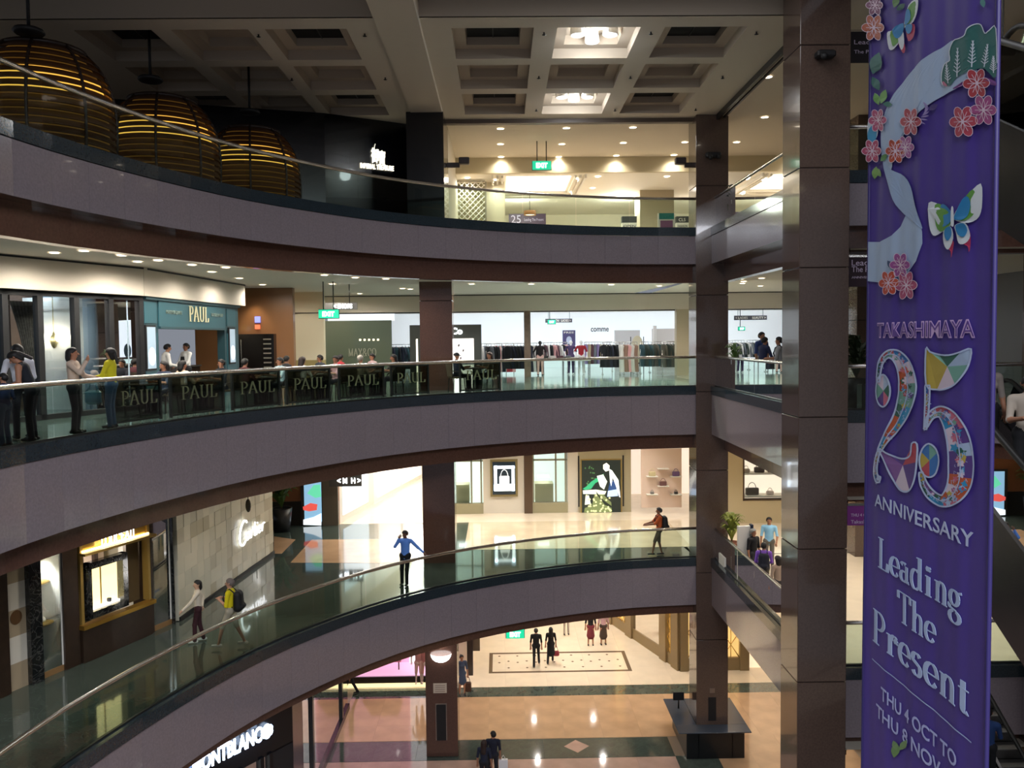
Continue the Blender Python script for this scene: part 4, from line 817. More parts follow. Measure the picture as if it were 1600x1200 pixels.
rack(788, 39.5, .9, ['b8404a', 'e0a8a8', '1d2333', 'b8404a'], 'dress', 'with red and pink dresses')
rack(806, 38, .9, ['14171c', '1d2333', '14171c'], 'coat', 'with dark coats beside the timber post')
rack(838, 39.2, .7, ['1d2333', 'd8d4d0', '14171c'], 'dress', 'just right of the timber post')
rack(868, 41.5, 1.2, ['5a3a44', 'd8d4d0', '14171c', 'e0a8a8'], 'top', 'below the small green exit sign')
rack(935, 42, 1.4, ['8a7aa8', 'b8a888', '5a3a44', '6c7078'], 'trousers', 'right of the red-topped mannequin')
rack(958, 38.5, 1.0, ['14171c', '14171c', '1d2333'], 'coat', 'full of black coats in the middle of the shop')
rack(982, 38, .8, ['d8d4d0', '9a7a6a', 'e0a8a8'], 'dress', 'with cream and brown dresses below the cream mirror')
rack(1002, 40, .8, ['6c7078', '5a3a44', 'd8d4d0'], 'top', 'half hidden behind the cream mirror', 1.3)
rack(1032, 39, 1.9, ['2c4a50', '35403a', '2c4a50', '35403a', '4d4a40'], 'coat', 'with teal and green jackets on the right')
rack(1052, 37.9, 1.0, ['4d4a40', '35403a', '4d4a40'], 'coat', 'with olive coats beside the beige pier')
rack(1168, 42, 2.0, ['d8d4d0', '6c7078', '35403a'], 'top', 'behind the men at the right balustrade')
t = thing('standing_mirror', at(996, 560, y=39.6), 'cream oval-topped board standing behind the racks', 'mirror'); p = at(996, 560, y=39.6); p.z = Z3
m = MB(); pts = [(-.28, .5), (.28, .5), (.28, 1.3)]+[(.28*math.cos(q), 1.3+.5*math.sin(q)) for q in [math.pi*i/12 for i in range(1, 12)]]+[(-.28, 1.3)]; m.poly([p+Vector((x, 0, z)) for x, z in pts], (0, .04, 0)); m.build('board', M('mirror_cream', 'cdc3a8', .4), t)
m = MB(); 
for s in (-1, 1): m.tube([p+Vector((s*.31, .06, 0)), p+Vector((s*.31, .06, 1.75))], .02, 6)
m.build('stand', matt_black, t)
def gtable(px, Y, w_, d_, h_, col, desc):
    p = at(px, 560, y=Y); p.z = Z3; t = thing('display_table', p, desc, 'table'); m = MB(); m.bbox(p.x-w_/2, p.x+w_/2, Y-d_/2, Y+d_/2, Z3+h_-.05, Z3+h_); m.build('table_top', M('table_'+col, col, .4), t)
    for sx in (-1, 1):
        for sy in (-1, 1): m = MB(); m.tube([(p.x+sx*(w_/2-.05), Y+sy*(d_/2-.05), Z3), (p.x+sx*(w_/2-.05), Y+sy*(d_/2-.05), Z3+h_-.05)], .02, 6); m.build('leg', dsteel_m, t)
    for k in range(int(w_/.36)):
        x = p.x-w_/2+.2+k*.36; m = MB()
        for q in range(3): m.bbox(x-.13, x+.13, Y-.12, Y+.12, Z3+h_+q*.04, Z3+h_+q*.04+.035, .012)
        m.build('folded_clothes', M('cloth_'+list(CN)[(k*3+2) % 12], list(CN)[(k*3+2) % 12], .85), loc=(x, Y, Z3+h_), label='folded clothes stack on '+desc, cat='clothing', group='folded clothes on '+desc)
gtable(872, 38.8, 1.6, .8, .78, 'e8e0d0', 'a pale display table under the exit sign'); gtable(900, 38, 1.3, .7, .72, 'f0eee8', 'a white display table below the mannequins')
# ================================================================ top level
IT = Frame((-5.7, 27.6), (-2.8, 29.25)); IW = Frame((-16, 24.6), (-5.7, 27.6))
ib = setting('wall_back', (-6, 27.6, Z4)); blk = M('black_wall', '0a0c12', .22, coat=.3)
fb(IT, 0, IT.L, -.3, 0, Z4, CZ, blk, 'wall_panel', ib); fb(IW, 0, IW.L, -.3, 0, Z4, CZ, blk, 'wall_panel', ib)
MB().box(-2.95, -1.75, 27.0, 29.3, Z4, CZ-.14).build('clad_pier', blk, ib)
t = thing('restaurant_sign', IT.P(1, 0, Z4+2), 'lit white Chinese characters over IMPERIAL TREASURE on the black wall', 'sign')
sgn = E('sign_cream', 'fff6dc', 2.2)
a, z = IT.uz(563, 262, .05); b = IT.uz(615, 262, .05)[0]
text('lettering', 'IMPERIAL TREASURE', IT, a, .06, z, .16, b-a, sgn, t, bold=.02, ext=.02)
a, z = IT.uz(580, 252, .05); b = IT.uz(591.5, 252, .05)[0]; text('lettering', '御', IT, a, .06, z, .38, b-a, sgn, t, bold=.01, ext=.02)
a2, z2 = IT.uz(591.5, 256, .05); b2 = IT.uz(602, 252, .05)[0]; text('lettering', '寶', IT, a2, .06, z2, .38, b2-a2, sgn, t, bold=.01, ext=.02)
# ribbed pods
slat_m = M('pod_slat', '5a3a22', .45, noise=(3, .25)); post_m = M('pod_post', '2a1c14', .5)
liner_d = M('pod_liner', 'a07c38', .5, .2, emit=.05, ecol='c89040'); liner_b = M('pod_glow_liner', 'd8b050', .5, emit=.55, ecol='ffc050')  # liners glow in place of lamps inside the pods, strongest in the upper band
def pod(loc, label):
    t = thing('ribbed_pod', loc, label, 'pod', 'ribbed pods on the top level'); H = 2.62
    R = lambda z: 1.40*(1-.03*abs(z-1.0)) if z < 1.35 else 1.40*math.sqrt(max(.02, 1-((z-1.3)/1.62)**2))*.985
    for k in range(17):
        z = .05+k*.148; r0, r1 = R(z), R(z+.13); m = MB(); m.lathe([(r0+.03, z), (r1-.02, z+.118), (r1-.04, z+.112), (r0+.008, z-.01), (r0+.03, z)], (0, 0, 0), 40); o = m.build('slat', slat_m); o.parent = t
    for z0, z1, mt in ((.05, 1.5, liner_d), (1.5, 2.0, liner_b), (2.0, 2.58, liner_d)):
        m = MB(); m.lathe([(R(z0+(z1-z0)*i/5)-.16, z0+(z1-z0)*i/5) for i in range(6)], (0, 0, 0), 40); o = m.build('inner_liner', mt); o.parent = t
    for k in range(8):
        an = k*math.pi/4+.25; m = MB(); m.tube([(R(z)*math.cos(an)*1.005, R(z)*math.sin(an)*1.005, z) for z in [i*H/10 for i in range(11)]], .035, 5); o = m.build('post', post_m); o.parent = t
    m = MB(); m.lathe([(0, H+.02), (R(H)+.05, H+.02), (R(H)+.05, H-.06), (0, H-.06)], n=32); o = m.build('cap', post_m); o.parent = t
    m = MB(); m.lathe([(0, .0), (1.42, 0), (1.42, .05), (0, .05)], n=32); o = m.build('base', post_m); o.parent = t
    return t
P3 = [((-9.75, 18.2, Z4), 'slatted golden dome pod nearest the upper left corner'), ((-8.75, 22.0, Z4), 'middle slatted dome pod between the two others'), ((-7.4, 25.2, Z4), 'slatted dome pod beside the black restaurant wall')]
for l, s in P3: pod(l, s)
for px, py, top in ((45, 48, -5), (235, 123, 70), (390, 174, 112)):
    Y = {45: 17.2, 235: 21.0, 390: 24.4}[px]; c = at(px, py, y=Y); t = thing('pendant_disc', c, {45: 'black disc pendant above the nearest pod', 235: 'black disc pendant above the middle pod', 390: 'black disc pendant above the third pod'}[px], 'pendant lamp')
    m = MB(); m.lathe([(0, .1), (.06, .09), (.27, .03), (.3, -.03), (.26, -.07), (0, -.09)], c, 20); m.build('disc', matt_black, t); m = MB(); m.tube([c+Vector((0, 0, .08)), (c.x, c.y, 22.42 if Y < 19.5 else CZ+.5)], .035, 6); m.build('rod', matt_black, t)
# interior of the top level shop
s4 = setting('wall_back', (4, 46, Z4)); m = MB(); m.box(-1.9, 16.6, 46, 46.2, Z4, 21.3); m.build('wall_panel', M('warm_white_wall', 'e2d9c4', .6), s4)
m = MB(); m.box(-1.9, 16.6, 34.3, 34.5, 21.3, 21.93); m.build('bulkhead', M('bulkhead_warm', 'cbbf9f', .7), s4); m = MB(); m.box(-2.1, -1.75, 29.3, 46, Z4, 21.93); m.build('side_wall', M('warm_white_wall', 'e2d9c4', .6), s4)
c4 = setting('ceiling', (7, 40, 21.3)); m = MB(); m.box(-1.9, 16.6, 34.5, 46, 21.3, 21.4); m.build('ceiling_surface', M('inner_ceiling', 'ece6d8', .8), c4)
lp = at(838, 292, z=21.28); m = MB(); m.box(lp.x-1.35, lp.x+1.35, 35.0, 38.4, 21.27, 21.29); m.build('light_panel', E('soft_panel', 'fff6e0', 3.2), c4)
for k in range(3): m = MB(); x0, x1, y0, y1 = lp.x-1.5-k*.2, lp.x+1.5+k*.2, 34.85-k*.1, 38.6+k*.5; m.box(x0, x1, y1, y1+.08, 21.2-k*.03, 21.3); m.box(x1, x1+.08, y0, y1, 21.2-k*.03, 21.3); m.box(x0-.08, x0, y0, y1, 21.2-k*.03, 21.3); m.build('coffer_step', white_m, c4)
F6 = back(35.6)
t = thing('lattice_screen', F6.P(F6.uz(730, 320)[0], 0, Z4), 'white diagonal lattice screen beside the black wall', 'screen')
a, b, z0, z1 = pr(F6, 701, 284, 758, 352); z0 = Z4; m = MB(); st = .17
for s in (1, -1):
    k = -(z1-z0)
    while k < (b-a)+(z1-z0):
        u0_, v0 = (k, 0) if s > 0 else (k, 0)
        pts = []
        for uu, vv in ((k, 0), (k+(z1-z0)*s, z1-z0)):
            pts.append((uu, vv))
        (ua, va), (ub, vb) = pts
        def clip(ua, va, ub, vb):
            t0, t1 = 0, 1
            du = ub-ua
            for e, dd in ((0-ua, du), ((b-a)-ua, -du)):
                pass
            if du > 0: t0 = max(t0, (0-ua)/du); t1 = min(t1, ((b-a)-ua)/du)
            else: t0 = max(t0, ((b-a)-ua)/du); t1 = min(t1, (0-ua)/du)
            return t0, t1
        t0, t1 = clip(ua, va, ub, vb)
        if t1 > t0+.02:
            p = F6.P(a+ua+(ub-ua)*t0, .02*s, z0+(vb)*t0); q = F6.P(a+ua+(ub-ua)*t1, .02*s, z0+vb*t1); m.tube([p, q], .022, 4)
        k += st*1.41
o = m.build('lattice', white_m, t); o['kind'] = 'stuff'
m = MB(); m.fbox(F6, a-.04, a, -.04, .04, z0, z1); m.fbox(F6, b, b+.06, -.04, .04, z0, z1); m.fbox(F6, a, b, -.04, .04, z1, z1+.05); m.build('frame', M('screen_frame', '9a9484', .5), t)
fb(F6, a, b, -.35, -.3, z0, z1, M('khaki_back', '8c8462', .7), 'backing', t)
wl = setting('wall_left', (0, 36, Z4)); fb(back(36.2), back(36.2).uz(758, 320)[0], back(36.2).uz(789, 320)[0], -.3, 0, Z4, 21.3, M('cream_pier', 'ddd3b8', .6), 'pier_panel', wl)
t = thing('anniversary_poster', at(824, 356, y=43), 'dark purple poster lettered 25 on the far wall of the top level', 'poster'); fr = back(43); a, b, z0, z1 = pr(fr, 795, 334, 853, 362); fb(fr, a, b, -.05, 0, z0, z1, M('poster_plum', '3c2440', .5), 'board', t)
text('lettering', '25', fr, a+.12, .01, z0+.45, .4, .5, M('print_lilac', 'b8a8c8', .5), t); text('lettering', 'Leading The Present', fr, a+.8, .01, z0+.55, .14, 1.0, MATS['print_lilac'], t)
t = thing('drum_pendant', at(828, 333, y=38), 'brown drum shade pendant hanging before the purple poster', 'pendant lamp'); c = at(828, 333, y=38); m = MB(); m.lathe([(0, .1), (.28, .1), (.28, -.1), (.27, -.1), (.26, .08), (0, .08)], c, 20); m.build('shade', M('shade_brown', '9a6a44', .7), t); m = MB(); m.lathe([(0, -.05), (.25, -.06)], c, 20); m.build('diffuser', E('diff', 'fff0d0', 4), t); m = MB(); m.tube([c+Vector((0, 0, .1)), (c.x, c.y, 21.3)], .012, 6); m.build('cord', dsteel_m, t)
fr = back(38.5); a, b, _, z1 = pr(fr, 1000, 290, 1053, 357); pi4 = setting('column', (a, 38.5, Z4), 'square beige pier inside the top level shop'); fb(fr, a, b, -1.5, 0, Z4, 21.3, M('beige_pier', 'b8ab92', .6), 'shaft', pi4)
fr = back(34); t = thing('directory_stand', at(1041, 357, y=34), 'white and teal store directory standing before the beige pier', 'directory'); a, b, _, z1 = pr(fr, 1028, 333, 1055, 357); fb(fr, a, b, -.05, 0, Z4, z1, white_m, 'board', t); fb(fr, a+.05, b-.05, 0, .01, z1-.25, z1, M('teal_band', '1f7f78', .4), 'header', t); fb(fr, a+.1, b-.1, .0, .012, z1-.65, z1-.3, M('map_print', '8a5a80', .5), 'map', t)
for x0, x1, w1, w2, lab in ((972, 995, '', 'OPEN', 'dark topped counter sign left of the beige pier'), (1057, 1076, 'CLS', 'FASHION', 'dark sign with white lettering right of the directory')):
    t = thing('counter_sign', at((x0+x1)/2, 356, y=37), lab, 'sign'); fr = back(37); a, b, _, z1 = pr(fr, x0, 338, x1, 357); fb(fr, a, b, -.3, 0, Z4, z1-.28, white_m, 'base', t); fb(fr, a, b, -.3, .01, z1-.28, z1, M('charcoal', '3c3e40', .5), 'header', t)
    if w1: text('lettering', w1, fr, a+.1, .015, z1-.22, .14, .3, white_m, t)
    text('lettering', w2, fr, a+.06, .005, z1-.48, .1, b-a-.12, MATS['charcoal'], t)
exit_sign(832, 252, 861, 265, 31.5, 'green exit sign hanging in the bright top level opening', 21.93)
exit_sign(35, 258, 46, 268, 12.0, 'x', 16.4) if 0 else None
for x0, x1, side in ((700, 734, 'left'), (1088, 1050, 'right')):
    y = 257; fr = back(28.3); a, _, z0, z1 = pr(fr, x0, 254, x1, 260); b = fr.uz(x1, 257)[0]; s = 1 if b > a else -1; p = fr.P(a-.05*s, 0, (z0+z1)/2)
    t = thing('camera_bracket', p, 'dark bracket with a boxy camera at the '+side+' of the top level opening', 'camera'); m = MB(); m.bbox(p.x, p.x+s*.45, 28.25, 28.4, p.z-.1, p.z+.06, .02); m.build('arm', M('bracket_brown', '2a1c18', .4), t)
    m = MB(); m.bbox(p.x+s*.42, p.x+s*.78, 28.15, 28.4, p.z+.0, p.z+.22, .02); m.build('camera_head', M('bracket_brown', '2a1c18', .4), t)
t = thing('projector', (C2X+.55, C2Y-.14, at(1110, 243, y=28).z), 'small black spotlight cluster on the face of the rear column', 'spotlight'); c = Vector((C2X+.55, C2Y-.14, at(1110, 243, y=28).z)); m = MB(); m.bbox(c.x-.25, c.x+.25, c.y-.1, c.y+.13, c.z-.08, c.z+.1, .03); m.build('body', matt_black, t); m = MB(); m.tube([c+Vector((-.12, -.1, -.05)), c+Vector((-.15, -.28, -.15))], .07, 8); m.tube([c+Vector((.12, -.1, -.05)), c+Vector((.12, -.28, -.12))], .07, 8); m.build('lamp_head', matt_black, t)
t = thing('projector', (7.1, 17.9, at(1290, 85, y=17.9).z), 'dark blue spotlight cluster high on the tall column', 'spotlight'); c = at(1290, 85, y=17.9); m = MB(); m.bbox(c.x-.2, c.x+.2, c.y-.1, c.y+.14, c.z-.07, c.z+.08, .03); m.build('body', matt_black, t); m = MB(); m.tube([c+Vector((-.08, -.1, -.05)), c+Vector((-.1, -.24, -.13))], .07, 8); m.build('lamp_head', matt_black, t)
# downlights
top_dl = [(782, 201), (885, 200), (989, 199), (782, 225), (878, 225), (974, 223), (1070, 222), (783, 245), (873, 245), (963, 243), (1053, 242)]
for i, (x, y) in enumerate(top_dl): downlight(at(x, y, z=21.92), .14, None, 'warm ceiling of the top level opening', 0 if i < 7 else 60)
for x, y in ((1195, 183), (1151, 222), (1247, 199), (1340, 204), (1200, 120)): downlight(at(x, y, z=21.92), .14, None, 'warm ceiling right of the rear column', 40)
for x, y in ((730, 278), (775, 281), (901, 279), (934, 276), (1042, 276), (926, 294), (1017, 301), (890, 300)): downlight(at(x, y, z=21.28), .13, None, 'inner ceiling of the top level shop', 90)
for x in (1, 6, 11): point((x, 40.5, 20.9), 120, (1, .95, .86), .3)  # bare points without fixtures, added to brighten the shop interior
for x, y in ((85, 395), (131, 392), (190, 399), (215, 409), (247, 407), (300, 414), (331, 425), (353, 418), (374, 435), (410, 445), (381, 461), (442, 452), (470, 459), (507, 430), (555, 434), (603, 436), (519, 444), (629, 451), (641, 452), (562, 459), (737, 444), (830, 444), (955, 445), (1030, 447)):
    p = at(x, y, z=H3-.01)
    if p.y < 36.5 and p.y > 10: downlight(p, .12, None, 'pale ceiling above the cafe level', 70 if x < 650 else 260)
for x, y in ((1158, 436), (1162, 440), (1190, 435), (1160, 443), (1188, 447)): downlight(at(x, y, z=H3-.01), .12, None, 'pale ceiling above the men at the right balustrade', 30)
for i in range(6):
    for j in range(2): downlight(Vector((-5+i*2.9, 30+j*3.6, 4.89)), .1, None, 'low ceiling of the ground floor gallery', 60, (1, .94, .86))
for i in range(5):
    for j in range(2): downlight(Vector((-4.5+i*3.0, 37+j*4, 4.89)), .1, None, 'low ceiling of the ground floor corridor', 190, (1, .95, .88))
for i in range(4):
    for j in range(2): downlight(Vector((-1.2+i*2.3, 30.6+j*3.2, 10.73)), .1, None, 'ceiling before the cream boutiques', 105, (1, .97, .93))
for i in range(4): downlight(Vector((-4.2-.2*i, 30+i*1.6, 10.73)), .1, None, 'ceiling of the marble walkway', 90, (1, .94, .86))
for i in range(4):
    p = off(2.2)[10+i*4]; downlight(Vector((p.x, p.y, 10.73)), .1, None, 'ceiling over the dark green walkway', 60, (1, .92, .82))
for i in range(4):
    for j in range(3): downlight(Vector((8.4+i*2.1, 20.5+j*4.6, 10.73)), .1, None, 'ceiling over the right walkway of the second level', 90, (1, .94, .86))
for i in range(3):
    for j in range(3): downlight(Vector((8.6+i*2.3, 20.5+j*4.6, 4.88)), .1, None, 'ceiling over the right side of the ground floor', 60, (1, .94, .86))
for i in range(4): point((-4.0+i*.0, 37+i*3, 10.0), 70, (1, .97, .94), .3)
# ================================================================ ground floor fronts
g5 = setting('wall_back', (2, 44.6, 0)); m = MB(); m.box(-8, 12.6, 44.6, 44.8, 0, 4.9); m.build('wall_panel', M('corridor_wall', 'e8dcc8', .5), g5)
m = MB(); m.box(-2.4, -1.4, 36, 44.6, 0, 4.9); m.build('wall_panel', M('corridor_wall', 'e8dcc8', .5), g5)
gp = thing('dark_pillar', (-1.2, 35.4, 0), 'narrow dark pillar with a small white notice left of the exit sign', 'pillar'); fr = back(35.0); a, b = fr.uz(730, 1040)[0], fr.uz(739, 1040)[0]; fb(fr, a, b, -.4, 0, 0, 4.8, jb, 'shaft', gp); fb(fr, b, b+.3, -.5, -.2, 1.0, 4.8, M('taupe_panel', '6a5a48', .4), 'side_panel', gp); fb(fr, a+.02, a+.16, 0, .01, 1.9, 2.1, white_m, 'notice', gp)
exit_sign(791, 984, 819, 997, 31.0, 'green exit sign below the second level soffit', 4.9, 'EXIT')
# pink display window
PK = Frame((-7.4, 33.95), (-2.6, 33.95)); pk = thing('pink_display_window', PK.P(2.6, 0, 0), 'glowing pink shop window with a red tufted bench', 'shop window')
a, b = PK.uz(528, 1060)[0], PK.uz(668, 1060)[0]
fb(PK, a, b, -1.6, 0, 0, .16, M('cream_line', 'f0e0a8', .4, emit=.6), 'glowing_base', pk); fb(PK, a, b, -1.6, -.03, .16, .42, jb, 'plinth', pk); fb(PK, a, b, -1.6, -1.5, .42, 4.6, E('pink_back', 'f0a0bc', .9), 'back_panel', pk); fb(PK, a, b, -1.5, -.1, .42, .46, E('pink_floor', 'f0b4d0', .9), 'display_floor', pk); fb(PK, a, b, -.04, -.03, .42, 4.6, clear, 'glass_pane', pk)
fb(PK, b-.9, b, -1.48, -1.4, .46, 4.6, E('white_panel_glow', 'fff2f0', 1.5), 'lit_panel', pk)
be = thing('tufted_bench', PK.P(a+1.5, -.9, .46), 'pink bench with a red tufted seat in the glowing shop window', 'bench'); x0, x1 = PK.uz(567, 1055, -.9)[0], PK.uz(628, 1055, -.9)[0]
rd = M('red_velvet', 'b83038', .7); pkm = M('pink_tile', 'd88898', .6)
for k in range(14):
    c = PK.P(x0+(x1-x0)*(k+.5)/14, -.8, .95); m = MB(); m.ball(c, .07, .16, .08, 8, 5); m.build('tuft', rd, be)
for r_ in range(5):
    for k in range(14-r_): c = PK.P(x0+(x1-x0)*(k+.5+r_*.5)/14, -.95-.1*r_, 1.1+.17*r_); m = MB(); m.bbox(c.x-.06, c.x+.06, c.y-.03, c.y+.03, c.z-.07, c.z+.07, .02); m.build('back_cushion', pkm, be)
fb(PK, x0, x1, -1.15, -.65, .8, .9, pkm, 'seat', be)
for uu in (x0+.1, x1-.1): m = MB(); m.tube([PK.P(uu, -.7, .46), PK.P(uu, -.7, .8)], .03, 6); m.build('leg', dsteel_m, be)
# notices and wall lamp on the reddish column
cf = Frame((-2.72, 28.1), (-1.62, 28.1)); sc_ = thing('wall_lamp', cf.P(.55, .1, 3.6), 'bowl-shaped white uplighter on the reddish column', 'lamp'); c = cf.P(.55, .03, at(688, 1036, y=28.0).z)
m = MB(); vs = []; 
for j in range(6):
    r = .36*math.sin(j/5*math.pi/2*.98+.02)
    for i in range(11): q = math.pi*i/10; vs.append(c+Vector((r*math.cos(q), -r*math.sin(q)*.7, .3*(1-math.cos(j/5*math.pi/2)))))
m.add(vs, [(j*11+i, j*11+i+1, (j+1)*11+i+1, (j+1)*11+i) for j in range(5) for i in range(10)], True); m.build('bowl', E('bowl_glow', 'ffffff', 5), sc_); spot(c+Vector((0, -.2, .35)), 90, (1, .97, .92), 100, .9, .1, aim=c+Vector((0, 0, 3)))
t = thing('column_notice', cf.P(.5, .02, 2), 'cream printed notice on the reddish column', 'notice'); a, b, z0, z1 = pr(cf, 677, 1068, 698, 1083, .02); fb(cf, a, b, .0, .02, z0, z1, M('notice_cream', 'c8b8a4', .5), 'board', t)
for k in range(4): fb(cf, a+.06, b-.06, .02, .024, z1-.08-k*.07, z1-.06-k*.07, M('notice_print', '8a7468', .5), 'print_line', t)
t = thing('hose_cabinet', cf.P(.5, .02, 0), 'narrow dark cabinet door outlined in steel on the reddish column', 'cabinet'); a, b, z0, z1 = pr(cf, 682, 1101, 697, 1157, .02); fb(cf, a-.03, b+.03, .0, .015, z0, z1+.03, M('cab_edge', '8a7c72', .3, .5), 'frame', t); fb(cf, a, b, .015, .03, z0, z1, matt_black, 'door', t)
cg = Frame((C2X, C2Y), (C2X+CWID, C2Y)); t = thing('column_socket', cg.P(.5, 0, 1), 'dark slot and small square plate on the rear column', 'cabinet'); a, b, z0, z1 = pr(cg, 1107, 1090, 1119, 1126, .02); fb(cg, a, b, 0, .02, z0, z1, matt_black, 'door', t); a, b, z0, z1 = pr(cg, 1109, 1075, 1117, 1083, .02); fb(cg, a, b, 0, .02, z0, z1, M('cab_edge', '8a7c72', .3, .5), 'plate', t)
pl = MB(); pl.bbox(C2X-.05, C2X+CWID+.05, C2Y-.45, C2Y, 0, .95, .01); pl.bbox(C2X-.45, C2X-.01, C2Y-.45, C2Y+1.9, 0, .95, .01); pl.bbox(C2X+CWID+.01, C2X+CWID+.45, C2Y-.45, C2Y+1.9, 0, .95, .01); pl.bbox(C2X, C2X+CWID, C2Y+1.15, C2Y+1.9, 0, .95, .01)
t = thing('information_counter', (C2X+.55, C2Y+.5, 0), 'black counter built around the foot of the rear granite column', 'counter'); pl.build('body', M('counter_black', '0f1114', .3), t)
pl = MB(); z = .95; pl.bbox(C2X-.75, C2X+CWID+.65, C2Y-.6, C2Y-.005, z, z+.04, .01); pl.bbox(C2X-.75, C2X-.005, C2Y, C2Y+2.1, z, z+.04, .01); pl.bbox(C2X+CWID+.005, C2X+CWID+.65, C2Y, C2Y+2.1, z, z+.04, .01); pl.bbox(C2X, C2X+CWID, C2Y+1.105, C2Y+2.1, z, z+.04, .01); pl.build('worktop', M('counter_slate', '3c4450', .2), t)
p = at(1072, 1092, z=1.0); t = thing('counter_monitor', p, 'small dark screen on a stand on the black counter', 'screen'); p = Vector((C2X-.35, C2Y+1.3, .99)); t.location = p; m = MB(); m.tube([p, p+Vector((0, 0, .35))], .03, 6); m.build('stand', matt_black, t); m = MB(); m.bbox(p.x-.2, p.x+.2, p.y-.03, p.y+.02, p.z+.3, p.z+.6, .01); m.build('screen_panel', matt_black, t)
# golden shop corner at the right
GC = Frame((5.35, 41.5), (7.64, 35.15)); GF = Frame((7.64, 35.15), (12.4, 35.15)); gs = thing('golden_shopfront', (7.64, 35.15, 0), 'bronze and gold lattice shop corner on the ground floor', 'shopfront')
brn = M('bronze_stone', '8a7450', .4); lat = M('gold_lattice', 'd8b050', .3, .6)
for a, b in ((0, .5), (2.0, 2.6), (5.2, 5.75), (6.2, GC.L)): fb(GC, a, b, -.3, .12, 0, 4.8, brn, 'pilaster', gs)
fb(GC, 0, GC.L, -.3, .03, 0, .5, brn, 'plinth', gs)
def lattice(fr, a, b, z0, z1, n):
    fb(fr, a, b, -.12, -.1, z0, z1, E('lattice_glow', 'ffd98a', .55), 'lit_backing', gs); s = (b-a)/n; k = z0; m = MB()
    while k < z1:
        for i in range(n):
            x = a+i*s
            m.tube([fr.P(x, 0, k), fr.P(x+s/2, 0, k+s*.75), fr.P(x+s, 0, k)], .025, 4); m.tube([fr.P(x, 0, k+s*1.5), fr.P(x+s/2, 0, k+s*.75), fr.P(x+s, 0, k+s*1.5)], .025, 4); m.tube([fr.P(x+s/2, 0, k), fr.P(x+s/2, 0, k+s*1.5)], .018, 4)
        k += s*1.5
    o = m.build('lattice', lat, gs); o['kind'] = 'stuff'
lattice(GC, .5, 2.0, .5, 4.8, 3); fb(GC, 2.6, 5.2, -.8, -.75, .5, 4.8, E('window_back_warm', 'ffe8c8', 1.5), 'window_back', gs); fb(GC, 2.9, 4.9, -.6, -.55, 1.6, 3.6, E('orange_art', 'd87840', .9), 'display_picture', gs); fb(GC, 2.6, 5.2, -.02, -.01, .5, 4.8, clear, 'glass_pane', gs); lattice(GC, 5.75, 6.2, .5, 4.8, 1)
for a, b in ((0, .35), (2.6, 3.0)): fb(GF, a, b, -.3, .12, 0, 4.8, brn, 'pilaster', gs)
lattice(GF, .35, 2.6, .55, 4.8, 3); fb(GF, 0, 3, -.3, .05, 0, .55, brn, 'plinth', gs); fb(GF, 3.0, 4.7, -.3, -.2, 0, 4.8, E('shop_warm_glow', 'ffe4c0', .8), 'lit_opening', gs)
fb(GF, 1.35, 1.45, .06, .1, 1.5, 4.3, E('warm_tube', 'fff4dc', 8), 'light_tube', gs)
# dark pen shop at the lower left
PA = Frame((-9.35, 18.2), (-6.0, 23.0)); PN = Frame((-6.15, 24.7), (-6.15, 32.0)); pn = thing('dark_shopfront', PA.P(3, 0, 0), 'black shop front with a blue-white glowing MONTBLANC sign', 'shopfront')
un = lambda x, y: PN.uz(x, y)[0]; ua = lambda x, y: PA.uz(x, y)[0]
fb(PA, 0, PA.L, -.4, 0, 3.15, 4.82, black_m, 'fascia_board', pn)
a, b = PA.uz(322, 1200, .1)[0], PA.uz(409, 1157, .1)[0]; zz = PA.uz(409, 1157, .1)[1]; glow = E('blue_white_glow', 'c8deff', 7)
text('lettering', 'MONTBLANC', PA, b-(b-a)*1.22, .1, zz, .4, (b-a)*1.22, glow, pn, bold=.03)
m = MB(); q = PA.uz(418, 1143, .1); cc = PA.P(q[0], .1, q[1]); pts = []
for i in range(24): q = 2*math.pi*i/24; r = .2*(1-.12*(i % 4 == 0)); pts.append(cc+PA.u*r*math.cos(q)+Vector((0, 0, r*math.sin(q))))
m.poly(pts, PA.n*-.04); m.build('star_emblem', glow, pn); point(cc+PA.n*.4+PA.u*-.8, 12, (.6, .75, 1), .3)
for x in (340, 375, 408, 422): fb(PA, ua(x, 1190)-.06, ua(x, 1190)+.06, -.1, .06, 0, 3.2, black_m, 'post', pn)
fb(PA, ua(424, 1180), PA.L, -.3, .0, 0, 3.2, M('dark_teal_panel', '141c22', .25), 'side_panel', pn)
fb(PA, 0, ua(424, 1180), -1.6, -1.55, 0, 3.2, E('pen_shop_glow', 'e8e0d4', 1.4), 'interior_wall', pn); fb(PA, 0, ua(424, 1180), -.05, -.04, 0, 3.15, clear, 'glass_pane', pn)
m = MB(); m.prism([(-6.0, 23.0), (-6.15, 24.75), (-6.9, 24.75), (-6.9, 23.3)], 0, 4.82); m.build('corner_pier', black_m, pn)
fb(PN, 0, PN.L, -1.2, -1.15, 0, 4.8, M('mirror_wall', '9a9088', .12, .9), 'mirror_panel', pn)
for x in (487, 534): fb(PN, un(x, 1110)-.1, un(x, 1110)+.1, -.1, .05, 0, 4.8, black_m, 'post', pn)
fb(PN, 0, PN.L, -.1, .06, 0, .22, black_m, 'plinth', pn); fb(PN, 0, PN.L, -.03, -.02, .22, 4.8, clear, 'glass_pane', pn)
m = MB(); c = PN.P(un(506, 1100), -.5, 2.6)
for i in range(7): m.ball(c+Vector((.1*math.sin(i*2), .25*math.cos(i*1.7), .35*i-1.2)), .16, .2, .22, 8, 5)
m.build('crystal_display', M('crystal', 'd8c8b8', .1, .6), pn); point(c+Vector((.2, 0, .8)), 40, (1, .93, .86))
